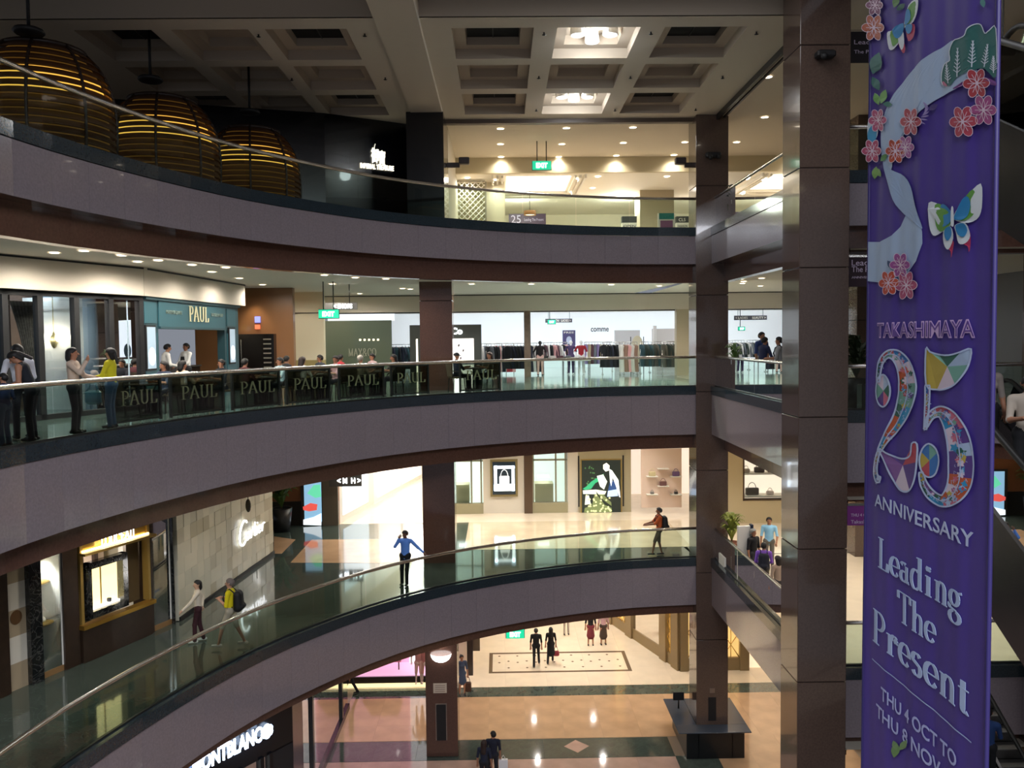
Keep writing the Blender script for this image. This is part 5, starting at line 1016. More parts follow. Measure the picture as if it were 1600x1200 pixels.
bl = thing('steel_bowl_lamp', PN.P(un(478, 1090), .2, 4.3), 'shiny round lamp at the top of the dark shop front', 'lamp'); c = PN.P(un(478, 1092), .1, 4.2); m = MB(); m.ball(c, .16, .16, .2); m.build('bowl', steel_m, bl); m = MB(); m.tube([c, c+Vector((0, 0, .65))], .02, 6); m.build('rod', dsteel_m, bl)
# ================================================================ cafe terrace
def offc(px, d, z=Z3):
    C = off(d); best = None
    for a, b in zip(C, C[1:]):
        pa = pxof((a.x, a.y, z))[0]; pb = pxof((b.x, b.y, z))[0]
        if min(pa, pb) <= px <= max(pa, pb) and a.y > 12: k = (px-pa)/(pb-pa); return a+(b-a)*k, (b-a).normalized()
    return C[5], Vector((1, 0, 0))
scr_m = GL('windscreen_glass', (.42, .44, .40), .15, 1.3); gold_let = M('windscreen_letter', '8f886a', .5, 0)
wsx = [(176, 252), (266, 350), (362, 437), (447, 516), (529, 600), (610, 670), (718, 782)]
names = ['behind the person in yellow', 'second from the person in yellow', 'third from the person in yellow', 'in the middle of the terrace', 'below the man in the dark cap', 'just left of the brown column', 'just right of the brown column']
for (xa, xb__), nm in zip(wsx, names):
    p, _ = offc(xa, .75); q, _ = offc(xb__, .75); fr = Frame((p.x, p.y), (q.x, q.y)); L = fr.L
    t = thing('terrace_windscreen', fr.P(L/2, 0, Z3), 'low dark glass screen lettered PAUL, '+nm, 'screen', 'lettered screens round the cafe terrace')
    fb(fr, .03, L-.03, -.006, .006, Z3+.1, Z3+.92, scr_m, 'screen_panel', t)
    for uu in (0, L-.05): fb(fr, uu, uu+.05, -.03, .03, Z3+.03, Z3+.98, matt_black, 'post', t)
    fb(fr, 0, L, -.02, .02, Z3+.92, Z3+.96, matt_black, 'top_rail', t); fb(fr, 0, L, -.02, .02, Z3+.06, Z3+.1, matt_black, 'bottom_rail', t)
    wl_ = min(1.15, L*.75); nibtext('lettering', 'PAUL', fr, (L-wl_)/2+.05, .01, Z3+.42, .3, wl_, gold_let, t, pen=.09, thin=.035)
wick = M('wicker', '4a3c2c', .8, noise=(40, .3)); seat_c = M('seat_cushion', '6a5c48', .9)
def chair():
    t = thing('cafe_chair', (0, 0, 0), '', 'chair')
    def part(nm, m, mt): o = m.build(nm, mt); o.parent = t
    m = MB(); m.bbox(-.23, .23, -.22, .22, .42, .48, .02); part('seat', m, seat_c)
    m = MB(); vs = []
    for j in range(5):
        for i in range(7): x = -.23+.46*i/6; vs += [(x, -.22-.05*j/4-.04*(1-(x/.23)**2), .48+.42*j/4), (x, -.25-.05*j/4-.04*(1-(x/.23)**2), .48+.42*j/4)]
    fs = []
    for j in range(4):
        for i in range(6): k = (j*7+i)*2; fs += [(k, k+2, k+16, k+14), (k+1, k+15, k+17, k+3)]
    m.add(vs, fs, True); part('backrest', m, wick)
    for sx in (-1, 1):
        for sy in (-1, 1): m = MB(); m.tube([(sx*.2, sy*.19, .42), (sx*.22, sy*.22, 0)], .02, 6); part('leg', m, jb)
        m = MB(); m.tube([(sx*.23, -.22, .66), (sx*.25, .05, .66), (sx*.23, .19, .46)], .02, 6); part('arm', m, jb)
    return t
def table():
    t = thing('cafe_table', (0, 0, 0), '', 'table')
    m = MB(); m.bbox(-.33, .33, -.33, .33, .72, .75, .01); m.build('table_top', M('table_walnut', '3c2c22', .3), t)
    m = MB(); m.lathe([(.03, .03), (.03, .72)], n=8); m.build('pedestal', matt_black, t); m = MB(); m.lathe([(0, .03), (.22, .02), (.22, 0), (0, 0)], n=14); m.build('base', matt_black, t)
    return t
CH, TB = chair(), table(); first = [1, 1]
def put(src, loc, rz, label, grp, idx):
    if first[idx]: first[idx] = 0; src.location = loc; src.rotation_euler.z = rz; src['label'] = label; src['group'] = grp; return src
    return dup(src, loc, rz, label, grp)
SEATS = []
for i, (px, d, who) in enumerate(((318, 2.0, 'before the cafe opening'), (412, 1.9, 'before the bronze wall'), (500, 1.8, 'near the rail below the exit sign'), (590, 1.8, 'left of the brown column'), (740, 1.9, 'right of the brown column'), (475, 3.6, 'before the cream wall'), (558, 3.6, 'below the lettered boutique'), (228, 2.2, 'behind the person in yellow'))):
    p, tdir = offc(px, d); p = Vector((p.x, p.y, Z3)); rz = math.atan2(tdir.y, tdir.x)
    put(TB, p, rz, 'square dark cafe table '+who, 'cafe tables on the terrace', 1)
    for s in (-1, 1):
        q = p+tdir*s*.62; face = rz+(math.pi/2 if s > 0 else -math.pi/2)
        side = 'column side' if s*tdir.x > 0 else 'shop side'
        put(CH, q, face, 'wicker cafe chair '+who+', '+side, 'cafe chairs on the terrace', 0); SEATS.append((q, face, i, s))
    if i != 7:
        m = MB(); m.lathe([(0, .751), (.1, .751), (.13, .77), (.12, .77), (0, .757)], p, 14); m.build('plate', M('crockery', 'e8e8e6', .3), loc=p+Vector((0, 0, .75)), label='white plate on the cafe table '+who, cat='plate', group='plates on the cafe tables')
        c = p+Vector((.18, .12, .75)); m = MB(); m.lathe([(0, 0), (.03, 0), (.035, .11), (.03, .11), (0, .01)], c, 10); m.build('glass', M('tumbler', 'b8c8cc', .2), loc=c, label='pale drinking glass on the cafe table '+who, cat='glass', group='glasses on the cafe tables')
# planted pots
lf_m = M('palm_leaf', '4a6a2e', .5, noise=(3, .3)); lf_y = M('croton_leaf', '8c9440', .5, noise=(3, .35)); lf_d = M('dark_leaf', '24301c', .5)
def plant(p, hp, rp, hl, n, pot, leaf, label, wid=.05, spread=.7, name='potted_plant', up_=1.0, seed=1):
    t = thing(name, p, label, 'plant'); m = MB(); m.lathe([(0, 0), (rp*.72, 0), (rp, hp), (rp*.9, hp), (rp*.85, hp-.05), (0, hp-.06)], p, 18); m.build('pot', pot, t)
    rq = random.Random(seed); m = MB(); m.tube([p+Vector((0, 0, hp-.1)), p+Vector((0, 0, hp+hl*.5))], .03, 6, .015); m.build('stem', M('bark', '5a4630', .8), t)
    for k in range(n):
        an = rq.uniform(0, 6.28); z0 = hp+hl*rq.uniform(.0, .55); L = hl*rq.uniform(.45, .75)*spread; w_ = wid*rq.uniform(.8, 1.3); pts = []
        for i in range(6): s = i/5; r = L*s; pts.append(Vector((r*math.cos(an), r*math.sin(an), z0+up_*hl*.42*math.sin(s*2.2))))
        sd = Vector((-math.sin(an), math.cos(an), 0)); vs = []
        for i, q in enumerate(pts): ww = w_*math.sin(math.pi*(.12+.88*i/5))*1.1+.003; vs += [p+q+sd*ww, p+q+Vector((0, 0, .015)), p+q-sd*ww]
        m = MB(); m.add(vs, [(3*i+j, 3*i+j+1, 3*i+j+4, 3*i+j+3) for i in range(5) for j in range(2)], True); m.build('leaf', leaf, t)
    return t
plant(at(441, 830, z=Z2), .95, .42, 1.3, 46, M('dark_planter', '26282c', .3), lf_m, 'tall green palm in a dark planter beyond the chequered wall', .07, .9, 'potted_palm', seed=3)
p = at(1146, 905, z=Z2); p = Vector((8.6, 27.4, Z2))
for o_x in (0,):
    c = at(1144, 866, y=27.2); p = Vector((c.x, 27.2, Z2)); t = thing('white_plinth', p, 'white square plinth under the croton plant', 'plinth'); hp = at(1144, 847, y=27.2).z-.45-Z2; m = MB(); m.bbox(p.x-.35, p.x+.45, 26.9, 27.6, Z2, Z2+max(.3, hp), .01); m.build('block', white_m, t)
    plant(p+Vector((0, .05, max(.3, hp))), .45, .26, 1.0, 60, M('terracotta', '8a5038', .7), lf_y, 'yellow-green croton in a terracotta pot beside the rear column', .05, .6, seed=5)
t = thing('white_sign_board', at(1165, 900, y=25), 'white board with a dark edge behind the grey-haired person', 'board'); p = at(1166, 850, y=25.5); m = MB(); m.bbox(p.x-.28, p.x+.12, 25.45, 25.55, Z2, Z2+1.75, .01); m.build('board', white_m, t); m = MB(); m.bbox(p.x+.12, p.x+.2, 25.4, 25.6, Z2, Z2+1.8, .01); m.build('edge', M('navy_edge', '1c2840', .4), t)
plant(Vector((at(1148, 560, y=27).x, 27, Z3)), .8, .25, .75, 30, M('black_planter', '121214', .4), lf_m, 'spiky green plant in a black planter behind the right balustrade', .035, .6, seed=8)
plant(Vector((at(1338, 570, y=19.6).x, 19.6, Z3)), .7, .35, 1.1, 46, MATS['black_planter'], lf_d, 'dark bushy plant in the gap left of the banner', .05, .7, seed=9)
plant(Vector((at(1147, 300, y=26.6).x, 26.6, Z4)), .55, .22, .7, 24, MATS['black_planter'], lf_d, 'dark leafy plant on the top level beside the rear column', .06, .6, seed=10)
# ================================================================ people
def nets(f, o, h):
    s = f < 0; nx, ny, nz = f.shape; I = np.full((nx-1, ny-1, nz-1), -1)
    c = sum(s[a:nx-1+a, b:ny-1+b, d:nz-1+d].astype(np.int8) for a in (0, 1) for b in (0, 1) for d in (0, 1)); act = (c > 0) & (c < 8)
    ii = np.argwhere(act); I[act] = np.arange(len(ii)); P = np.zeros((len(ii), 3)); n = np.zeros(len(ii))
    for ax in range(3):
        for a in (0, 1):
            for b in (0, 1):
                d0 = np.zeros(3, int); o1, o2 = [k for k in range(3) if k != ax]; d0[o1], d0[o2] = a, b; d1 = d0.copy(); d1[ax] = 1
                p = ii+d0; q = ii+d1; fp = f[p[:, 0], p[:, 1], p[:, 2]]; fq = f[q[:, 0], q[:, 1], q[:, 2]]; m = (fp < 0) != (fq < 0)
                t = np.where(m, fp/np.where(m, fp-fq, 1), 0); pt = p.astype(float); pt[:, ax] += t; P += pt*m[:, None]; n += m
    P = P/n[:, None]*h+o; F_ = []
    for ax in range(3):
        o1, o2 = [(1, 2), (2, 0), (0, 1)][ax]; sl = [slice(None)]*3; sl2 = [slice(None)]*3; sl[ax] = slice(0, -1); sl2[ax] = slice(1, None)
        e = np.argwhere(s[tuple(sl)] != s[tuple(sl2)]); e = e[(e[:, o1] > 0) & (e[:, o2] > 0) & (e[:, o1] < f.shape[o1]-1) & (e[:, o2] < f.shape[o2]-1)]
        if not len(e): continue
        def idx(a, b): q = e.copy(); q[:, o1] -= a; q[:, o2] -= b; return I[q[:, 0], q[:, 1], q[:, 2]]
        Q = np.stack([idx(0, 0), idx(1, 0), idx(1, 1), idx(0, 1)], 1); fl = ~s[e[:, 0], e[:, 1], e[:, 2]]; Q[fl] = Q[fl][:, ::-1]; F_.append(Q)
    return P, np.concatenate(F_)
def seg(X, a, b, ra, rb, sc):
    a = a/1.0; d = (b-a)*sc; q = (X-a)*sc; L = max(d@d, 1e-9); t = np.clip((q@d)/L, 0, 1)
    return (np.linalg.norm(q-t[..., None]*d, axis=-1)-(ra+(rb-ra)*t))/max(sc)
def sdf(bones, h, k=.025):
    lo = np.min([np.minimum(a, b)-max(ra, rb)*1.5 for a, b, ra, rb, g, s in bones], 0)-.03; hi = np.max([np.maximum(a, b)+max(ra, rb)*1.5 for a, b, ra, rb, g, s in bones], 0)+.03
    N = np.ceil((hi-lo)/h).astype(int)+2; f = np.full(N, .3)
    for a, b, ra, rb, g, s in bones:
        r = max(ra, rb)/min(1, min(s))+.07; i0 = np.maximum(0, np.floor((np.minimum(a, b)-r-lo)/h).astype(int)); i1 = np.minimum(N, np.ceil((np.maximum(a, b)+r-lo)/h).astype(int)+1)
        ax = [np.arange(i0[j], i1[j])*h+lo[j] for j in range(3)]; X = np.stack(np.meshgrid(*ax, indexing='ij'), -1); d = seg(X, a, b, ra, rb, s)
        w_ = tuple(slice(i0[j], i1[j]) for j in range(3)); e = f[w_]; hh = np.clip(k-np.abs(e-d), 0, None)/k; f[w_] = np.minimum(e, d)-hh*hh*k*.25
    return f, lo
V = lambda *a: np.array(a, float)
ONE = V(1, 1, 1)
def rotm(ax, an): return np.array(Matrix.Rotation(an, 3, ax))
def ik(a, t, l1, l2, pole):
    d = t-a; L = np.linalg.norm(d); L2 = min(L, (l1+l2)*.995); d = d/max(L, 1e-6); t = a+d*L2
    x = (l1*l1-l2*l2+L2*L2)/(2*L2); y = math.sqrt(max(0, l1*l1-x*x)); p = pole-d*(pole@d); p = p/max(np.linalg.norm(p), 1e-6); return a+d*x+p*y, t
def person(p, yaw, label, shirt, pants, shoes='22201e', skin='a9765a', hair='15110f', style='short', H=1.7, pose='stand', hl=None, hr=None, lean=0, head=(0, 0), sleeve='short', leg='long',
           skirt=None, feet=None, fem=False, h=.02, group=None, coat=None, apron=None, tag='person'):
    B = []; s = .93 if fem else 1.0
    sit = pose == 'sit'; hz = .52 if sit else .93
    RL = rotm('X', -lean); base = V(0, 0, hz)
    T = lambda v: base+RL@(v-V(0, 0, .93))          # torso points given in standing coordinates
    hipl, hipr = V(-.085, 0, hz), V(.085, 0, hz)
    if feet is None:
        feet = {'stand': (V(-.11, 0, .07), V(.11, .02, .07)), 'walk': (V(-.09, .3, .07), V(.09, -.3, .11)), 'sit': (V(-.12, .46, .07), V(.12, .44, .07)), 'cross': (V(-.1, .02, .07), V(-.16, .06, .07))}[pose]
    gl = 'pants'; sh = 'shoes'
    for hp, ft in zip((hipl, hipr), feet):
        kn, ft2 = ik(hp, V(*ft), .43, .43, V(0, 1, .1) if not sit else V(0, .5, 1)); fat = .004 if leg == 'long' else -.004
        B.append((hp, kn, .088, .062, 'pants' if leg != 'bare' else 'skin', ONE))
        B.append((kn, ft2, .056+fat, .042+fat*3, 'pants' if leg == 'long' else 'skin', ONE))
        B.append((ft2+V(0, -.05, -.03), ft2+V(.0, .15, -.035), .04, .032, 'shoes', V(1, 1, 1.1)))
    B.append((hipl, hipr, .105, .105, 'pants' if leg != 'bare' else 'skirt', V(1, 1.05, 1)))
    ty = V(1, 1.35, 1)
    B.append((T(V(0, 0, .95 if not skirt else 1.02)), T(V(0, 0, 1.12)), .135*s, .13*s, 'shirt', ty)); B.append((T(V(0, 0, 1.12)), T(V(0, 0, 1.32)), .132*s, .155*s, 'shirt', ty))
    B.append((T(V(-.15*s, 0, 1.385)), T(V(.15*s, 0, 1.385)), .066, .066, 'shirt', ONE))
    if fem: B.append((T(V(-.06, .07, 1.27)), T(V(.06, .07, 1.27)), .065, .065, 'shirt', ONE))
    if coat: B.append((T(V(0, 0, 1.0)), V(0, 0, coat), .14, .19, 'shirt', V(1, 1.2, 1)))
    if skirt: B.append((V(0, 0, hz+.03), V(0, .02, skirt), .11, .19, 'skirt', V(1, 1.15, 1)))
    nk = T(V(0, .0, 1.43)); B.append((nk, T(V(0, .015, 1.5)), .052, .05, 'skin', ONE))
    RH = RL@rotm('Z', head[0])@rotm('X', -head[1]); hb = T(V(0, .015, 1.49)); Hd = lambda v: hb+RH@(v-V(0, .015, 1.49))
    B += [(Hd(V(0, .028, 1.545)), Hd(V(0, .0, 1.62)), .06, .088, 'skin', V(1.08, .97, 1)), (Hd(V(0, .105, 1.595)), Hd(V(0, .118, 1.565)), .011, .016, 'skin', ONE)]
    for sx in (-1, 1): B.append((Hd(V(sx*.083, .0, 1.57)), Hd(V(sx*.086, -.005, 1.6)), .014, .018, 'skin', ONE))
    hands = []
    for sx, tg in ((-1, hl), (1, hr)):
        a = T(V(sx*.19*s, 0, 1.385)); tg = V(*(tg if tg is not None else ((sx*.25, .05, .82) if not sit else (sx*.16, .33, .78))))
        el, wr = ik(a, tg, .29, .25, V(sx*.45, -.45, -.9)); B.append((a, el, .056, .043, 'shirt' if sleeve != 'none' else 'skin', ONE))
        B.append((el, wr, .04 if sleeve != 'long' else .045, .029 if sleeve != 'long' else .036, 'shirt' if sleeve == 'long' else 'skin', ONE))
        d = (wr-el)/np.linalg.norm(wr-el); pe = wr+d*.075; B.append((wr, pe, .026, .034, 'skin', ONE)); hands.append((wr, pe, d, sx))
    f, lo = sdf(B, h); P, Q = nets(f, lo, h)
    C = P[Q].mean(1); best = np.full(len(C), 9.); gi = np.zeros(len(C), int); G = ['skin', 'shirt', 'pants', 'shoes', 'skirt', 'dark', 'lips']
    for a, b, ra, rb, g_, sc in B:
        d = seg(C, a, b, ra, rb, sc); m = d < best; best[m] = d[m]; gi[m] = G.index(g_)
    mb = MB(); mb.v = [tuple(v) for v in P]; mb.f = Q.tolist(); mb.m = gi.tolist(); mb.sm = [True]*len(Q)
    for wr, pe, d, sx in hands:                       # four unequal bent fingers and a side thumb
        up_ = V(0, 0, 1) if abs(d[2]) < .8 else V(0, 1, 0); side = np.cross(d, up_); side /= np.linalg.norm(side); nn = np.cross(side, d); nn *= -1 if nn[2] > 0 or abs(d[2]) > .8 else 1
        mb.mat(0)
        for i, L in enumerate((.068, .08, .075, .058)): o = pe+side*(i-1.5)*.019; mb.tube([o, o+d*L*.55+nn*.006, o+d*L*.95+nn*.026], .0095, 5, .007)
        o = wr+d*.03+side*sx*-.028; mb.tube([o, o+side*sx*-.025+d*.03, o+side*sx*-.03+d*.06+nn*.01], .011, 5, .008)
    for sx in (-1, 1): mb.mat(5); c = Hd(V(sx*.031, .086, 1.6)); mb.ball(c, .011, .006, .006, 6, 4)
    mb.mat(6); c = Hd(V(0, .093, 1.535)); mb.ball(c, .022, .008, .007, 6, 4)
    k = H/1.7; t = thing(tag, p, label, 'person' if tag == 'person' else 'mannequin', group, rz=yaw); t.scale = (k, k, k)
    ms = [M('skin_'+skin, skin, .55), M('cloth_'+shirt, shirt, .85), M('cloth_'+pants, pants, .85), M('shoe_'+shoes, shoes, .5), M('cloth_'+(pants if skirt is None or len(str(skirt)) < 1 else pants), pants, .85), M('eye_dark', '120e0c', .3), M('lips', '8a4a42', .5)]
    o = mb.build('body', ms); o.parent = t
    if style != 'bald':
        hh = .013; lo = V(-.2, -.3, 1.2); N = (31, 40, 45); ax = [np.arange(N[j])*hh+lo[j] for j in range(3)]; X = np.stack(np.meshgrid(*ax, indexing='ij'), -1); Y, Z = X[..., 1], X[..., 2]
        sg_ = lambda a, b, ra, rb, sc=ONE: seg(X, a, b, ra, rb, sc)
        cap_ = sg_(V(0, .002, 1.617), V(0, -.02, 1.6), .097, .097, V(1.05, 1, 1))
        f = np.maximum(cap_, (Y-(.03+(Z-1.6)*1.1))*.7) if style != 'cap' else np.maximum(cap_-.004, 1.6-Z)
        if style in ('short', 'bun'): f = np.maximum(f, (1.545-Z+(Y+.02)*.5)*.8)
        if style in ('bob', 'long', 'tail'): f = np.minimum(f, np.maximum(sg_(V(0, -.022, 1.6), V(0, -.03, 1.5), .104, .1 if style != 'tail' else .07), (Y-(-.0+(Z-1.6)*.25))*.9))
        if style == 'long': f = np.minimum(f, sg_(V(0, -.06, 1.55), V(0, -.1, 1.3), .08, .07, V(.8, 1.6, 1)))
        if style == 'tail': f = np.minimum(f, sg_(V(0, -.1, 1.6), V(0, -.16, 1.38), .035, .03))
        if style == 'bun': f = np.minimum(f, sg_(V(0, -.12, 1.64), V(0, -.13, 1.64), .045, .045))
        if style == 'cap': f = np.minimum(f, sg_(V(0, .07, 1.625), V(0, .14, 1.62), .055, .04, V(1, 1, 3)))
        P, Q = nets(f, lo, hh); P = (P-V(0, .015, 1.49))@RH.T+hb
        m = MB(); m.v = [tuple(v) for v in P]; m.f = Q.tolist(); m.m = [0]*len(Q); m.sm = [True]*len(Q); o = m.build('hair' if style != 'cap' else 'cap', M('hair_'+hair, hair, .6)); o.parent = t
    if apron: m = MB(); sp_ = .155; m.add([T(V(x, y, z)) for z, hw in ((1.3, .09), (1.05, .13), (.7, .16)) for x, y in ((-hw, sp_-.02), (0, sp_+.01), (hw, sp_-.02))], [(0, 1, 4, 3), (1, 2, 5, 4), (3, 4, 7, 6), (4, 5, 8, 7)]); o = m.build('apron', M('cloth_'+apron, apron, .8)); o.parent = t
    def W(v): q = Matrix.Rotation(yaw, 3, 'Z')@(Vector(v)*k); return Vector(p)+q
    t2 = {'T': T, 'W': W, 'hands': hands, 'yaw': yaw, 'k': k, 'Hd': Hd}
    return t2
def backpack(info, col, label, name='backpack', tilt=0):
    m = MB(); a = info['T'](V(0, -.23, 1.02)); m2 = []
    f, lo = sdf([(info['T'](V(-.05, -.2, 1.02)), info['T'](V(-.05, -.19, 1.3)), .13, .11, 'b', V(1, 1.1, 1)), (info['T'](V(.05, -.2, 1.02)), info['T'](V(.05, -.19, 1.3)), .13, .11, 'b', V(1, 1.1, 1)), (info['T'](V(-.05, -.29, 1.03)), info['T'](V(.05, -.29, 1.03)), .07, .07, 'b', ONE)], .018)
    P, Q = nets(f, lo, .018); loc = info['W'](info['T'](V(0, -.2, 1.1))); m.v = [tuple(info['W'](v)) for v in P]; m.f = Q.tolist(); m.m = [0]*len(Q); m.sm = [True]*len(Q)
    t = thing(name, loc, label, 'bag'); mt = M('bag_'+col, col, .7); m.build('bag_body', mt, t)
    for sx in (-1, 1):
        m = MB(); m.tube([info['W'](info['T'](V(sx*.1, y, z))) for y, z in ((-.14, 1.1), (-.12, 1.38), (-.02, 1.47), (.1, 1.4), (.145, 1.25), (.1, 1.08), (-.08, 1.02))], .018, 6); m.build('strap', mt, t)
def handbag(info, i, col, label, w_=.14, hgt=.24, dep=.07, name='handbag'):
    wr = info['hands'][i][1]; c = info['W'](wr+V(0, 0, -.04)); t = thing(name, c+Vector((0, 0, -hgt-.18)), label, 'bag'); m = MB(); m.bbox(c.x-w_, c.x+w_, c.y-dep, c.y+dep, c.z-.18-hgt, c.z-.18, .05); mt = M('bag_'+col, col, .55); m.build('bag_body', mt, t)
    for s in (-1, 1): m = MB(); m.tube([c+Vector((-w_*.6, s*.03, -.18)), c+Vector((-w_*.3, s*.01, 0)), c+Vector((w_*.3, s*.01, 0)), c+Vector((w_*.6, s*.03, -.18))], .009, 5); m.build('handle', mt, t)
def on(px, py, z): return at(px, py, z=z)
def near(px, d, z): p, t_ = offc(px, d, z); return Vector((p.x, p.y, z)), math.atan2(t_.y, t_.x)
PI = math.pi
# --- by the cafe balustrade, left
p, r = near(37, .95, Z3); person(p, r+PI-.5, 'person in a white shirt seen from behind at the left end of the cafe rail', 'd6d8e0', '23252c', hl=(-.2, .35, 1.08), hr=(.15, .38, 1.08), lean=.25, H=1.76, h=.016)
p, r = near(53, .5, Z3); i1 = person(p, r+PI+.35, 'person in a dark navy sleeveless top with tied hair leaning over the rail', '141822', '15171e', style='tail', fem=True, hl=(-.2, .35, 1.0), hr=(.18, .36, 1.0), lean=.35, head=(.2, .5), sleeve='none', H=1.68, h=.016)
p, r = near(9, .5, Z3); person(p, r+PI, 'child with dark hair and a blue top at the very left of the cafe rail', '1f2c4c', '3c4a5c', H=1.25, h=.016, hl=(-.15, .2, 1.1), hr=(.15, .2, 1.1))
p, r = near(117, .6, Z3); person(p, r+.4, 'person with a dark bob and cream blouse raising a hand at the cafe rail', 'cdb6a2', '121216', style='bob', fem=True, sleeve='long', hl=(-.1, .38, 1.1), hr=(.16, .3, 1.42), head=(.15, 0), H=1.66, h=.016)
p, r = near(176, .6, Z3); i2 = person(p, r+PI+.35, 'person in a yellow cardigan and blue jeans facing left at the cafe rail', 'd2c81e', '34506e', style='tail', fem=True, sleeve='long', hl=(-.18, .33, 1.08), hr=(.05, .33, 1.06), head=(-.25, 0), H=1.64, h=.016, skin='b98a6e')
handbag(i2, 1, '3a6a78', 'teal shoulder bag beside the person in the yellow cardigan', .16, .3, name='shoulder_bag')
# --- cafe staff
q = FS.P(p1(283), -.55, Z3); person(q, -.9, 'cafe worker in a white shirt with a dark apron strap, back turned', 'd9d6d0', '1b1a1c', sleeve='long', hl=(-.15, .35, 1.05), hr=(.2, .35, 1.05), lean=.2)
q = FS.P(p1(313), -.45, Z3); person(q, PI-.6, 'cafe worker in a white shirt and black apron facing out', 'e0ddd8', '1b1a1c', skin='8a5a42', sleeve='long', hl=(-.15, .32, 1.0), hr=(.15, .32, 1.0), apron='141416')
# --- seated on the terrace
dine = [('1a1c24', '15110f', 'short', 'dark-shirted person with black hair'), ('d8c0a8', '15110f', 'bob', 'round-faced person in a cream top'), ('9ab0b8', '2a2624', 'short', 'grey-haired person in pale blue'), ('5a2c30', '15110f', 'short', 'person in a maroon top'),
        ('c89aa0', '15110f', 'short', 'person in a pink shirt'), ('d8d4cc', '30201a', 'long', 'long-haired person in white'), ('46423e', '15110f', 'bob', 'person in grey with a black bob'), ('b0a48c', 'a8a296', 'short', 'white-haired person in beige'), ('6a5a48', '2e1a12', 'long', 'brown-haired person in tan'), ('242a3c', '101820', 'cap', 'person in a dark cap and navy top'),
        ('3a3e46', '15110f', 'short', 'person in charcoal'), ('2c2a2e', '15110f', 'short', 'person in a black polo shirt'), ('c8a8a8', '15110f', 'short', 'person in a pale pink shirt'), ('b03038', '15110f', 'short', 'person in a red shirt'), ('2a3448', '15110f', 'bob', 'person in dark blue')]
tn = ['before the cafe opening', 'before the bronze wall', 'near the rail below the exit sign', 'left of the brown column', 'right of the brown column', 'before the cream wall', 'below the lettered boutique', 'behind the person in yellow']
for k, (q, face, ti, s) in enumerate(SEATS):
    if k >= len(dine): break
    sh_, hc, stl, nm = dine[k]
    person(Vector(q), face, nm+' seated '+tn[ti], sh_, '24242a', hair=hc, style=stl, pose='sit', fem=stl in ('bob', 'long'), sleeve='short', hl=(-.12, .4, .8), hr=(.14, .38, .8), head=(rr.uniform(-.4, .4), .1), H=1.68, h=.024)
# --- level three, right
for px, Y, yw, lab, sh_, kw in ((1172, 24.5, -1.2, 'person with glasses in a navy shirt leaning on the right balustrade', '2a3152', dict(hl=(-.15, .4, 1.05), hr=(.15, .4, 1.05), lean=.15)), (1190, 26.0, -PI+.5, 'person in a royal blue shirt behind the others at the right balustrade', '2c4278', dict(H=1.85)), (1209, 23.0, 1.2, 'person with a black backpack and grey shirt at the right balustrade', 'a8a8aa', dict(hl=(-.1, .3, 1.1), hr=(.1, .3, 1.1)))):
    p = Vector((max(7.8, at(px, 560, y=Y).x), Y, Z3)); i3 = person(p, yw, lab, sh_, '8a8474' if px != 1209 else '4a4c50', leg='shorts', **kw)
backpack(i3, '16161a', 'black backpack worn by the person in the grey shirt at the right balustrade')
# --- level two
p, r = near(630, .5, Z2); p = at(634, 914, z=Z2); person(p, PI-.25, 'person in a bright blue shirt leaning on the balustrade with a hand on the rail', '5f8fe0', '0f1116', skin='6a4636', hair='120e0c', hr=(-.06, .2, 1.46) if 0 else (.14, .17, 1.47), hl=(-.62, .08, 1.08), pose='cross', feet=(V(-.06, .05, .07), V(.12, .0, .07)), lean=-.05, sleeve='long', h=.016, H=1.72, head=(-.3, .15))
p = at(1030, 868, z=Z2); i4 = person(p, PI/2, 'person in an orange shirt and shorts at the curved rail near the rear column', 'c05a28', '6a5a4a', skin='8a5c44', hair='3a3634', leg='shorts', hl=(-.1, .42, 1.12), hr=(.1, .42, 1.12), feet=(V(-.06, .26, .07), V(.06, -.1, .07)), sleeve='short', H=1.7)
backpack(i4, '1c1a1c', 'dark sling bag on the back of the person in orange', 'sling_bag')
p = at(311, 1003, z=Z2); person(p, PI/2+.3, 'person with short dark hair in a cream lace top with an arm held out', 'd8cdb8', '3a1a20', style='bob', fem=True, sleeve='long', hr=(.1, -.1, .95), hl=(-.3, .42, .95), feet=(V(-.08, .1, .07), V(.08, -.12, .07)), H=1.6, shoes='e0ded8', h=.016, head=(.5, 0), skin='c09a80')
p = at(362, 1012, z=Z2); i5 = person(p, PI/2, 'walking person in a bright yellow shirt and beige shorts with a grey crew cut', 'dccb0a', 'a8a08c', hair='6a605a', leg='shorts', pose='walk', hl=(-.1, .22, 1.2), hr=(.1, .2, 1.2), H=1.76, shoes='c8c4bc', h=.016, skin='b98a72')
backpack(i5, '121214', 'big black backpack worn by the person in yellow')
for k, (x, Y, yw, lab, kw) in enumerate(((8.75, 26.7, PI-.3, 'person in a light blue short-sleeved shirt and grey trousers standing by the bag window', dict(shirt='8fc4e4', pants='6a645c', H=1.74, hl=(-.22, .25, .95), hr=(.25, .1, .85))), (7.8, 25.3, -2.6, 'grey-haired person in a black top at the straight balustrade', dict(shirt='16161a', pants='2a2a30', hair='8a8a86', H=1.7, style='bob')),
                          (7.68, 23.9, -.3, 'person in a purple hoodie seen from behind at the straight balustrade', dict(shirt='8a5ac8', pants='5a5044', H=1.62, sleeve='long', hl=(-.15, .25, 1.0), hr=(.15, .25, 1.0))), (7.62, 22.5, .4, 'person with long dark hair and a beige top beside the tall column', dict(shirt='a08a7a', pants='2a2a2e', style='bob', fem=True, H=1.6, hair='1c1210')))):
    i6 = person(Vector((x, Y, Z2)), yw, lab, **kw)
    if k == 2: backpack(i6, '15182a', 'dark navy backpack on the person in the purple hoodie')
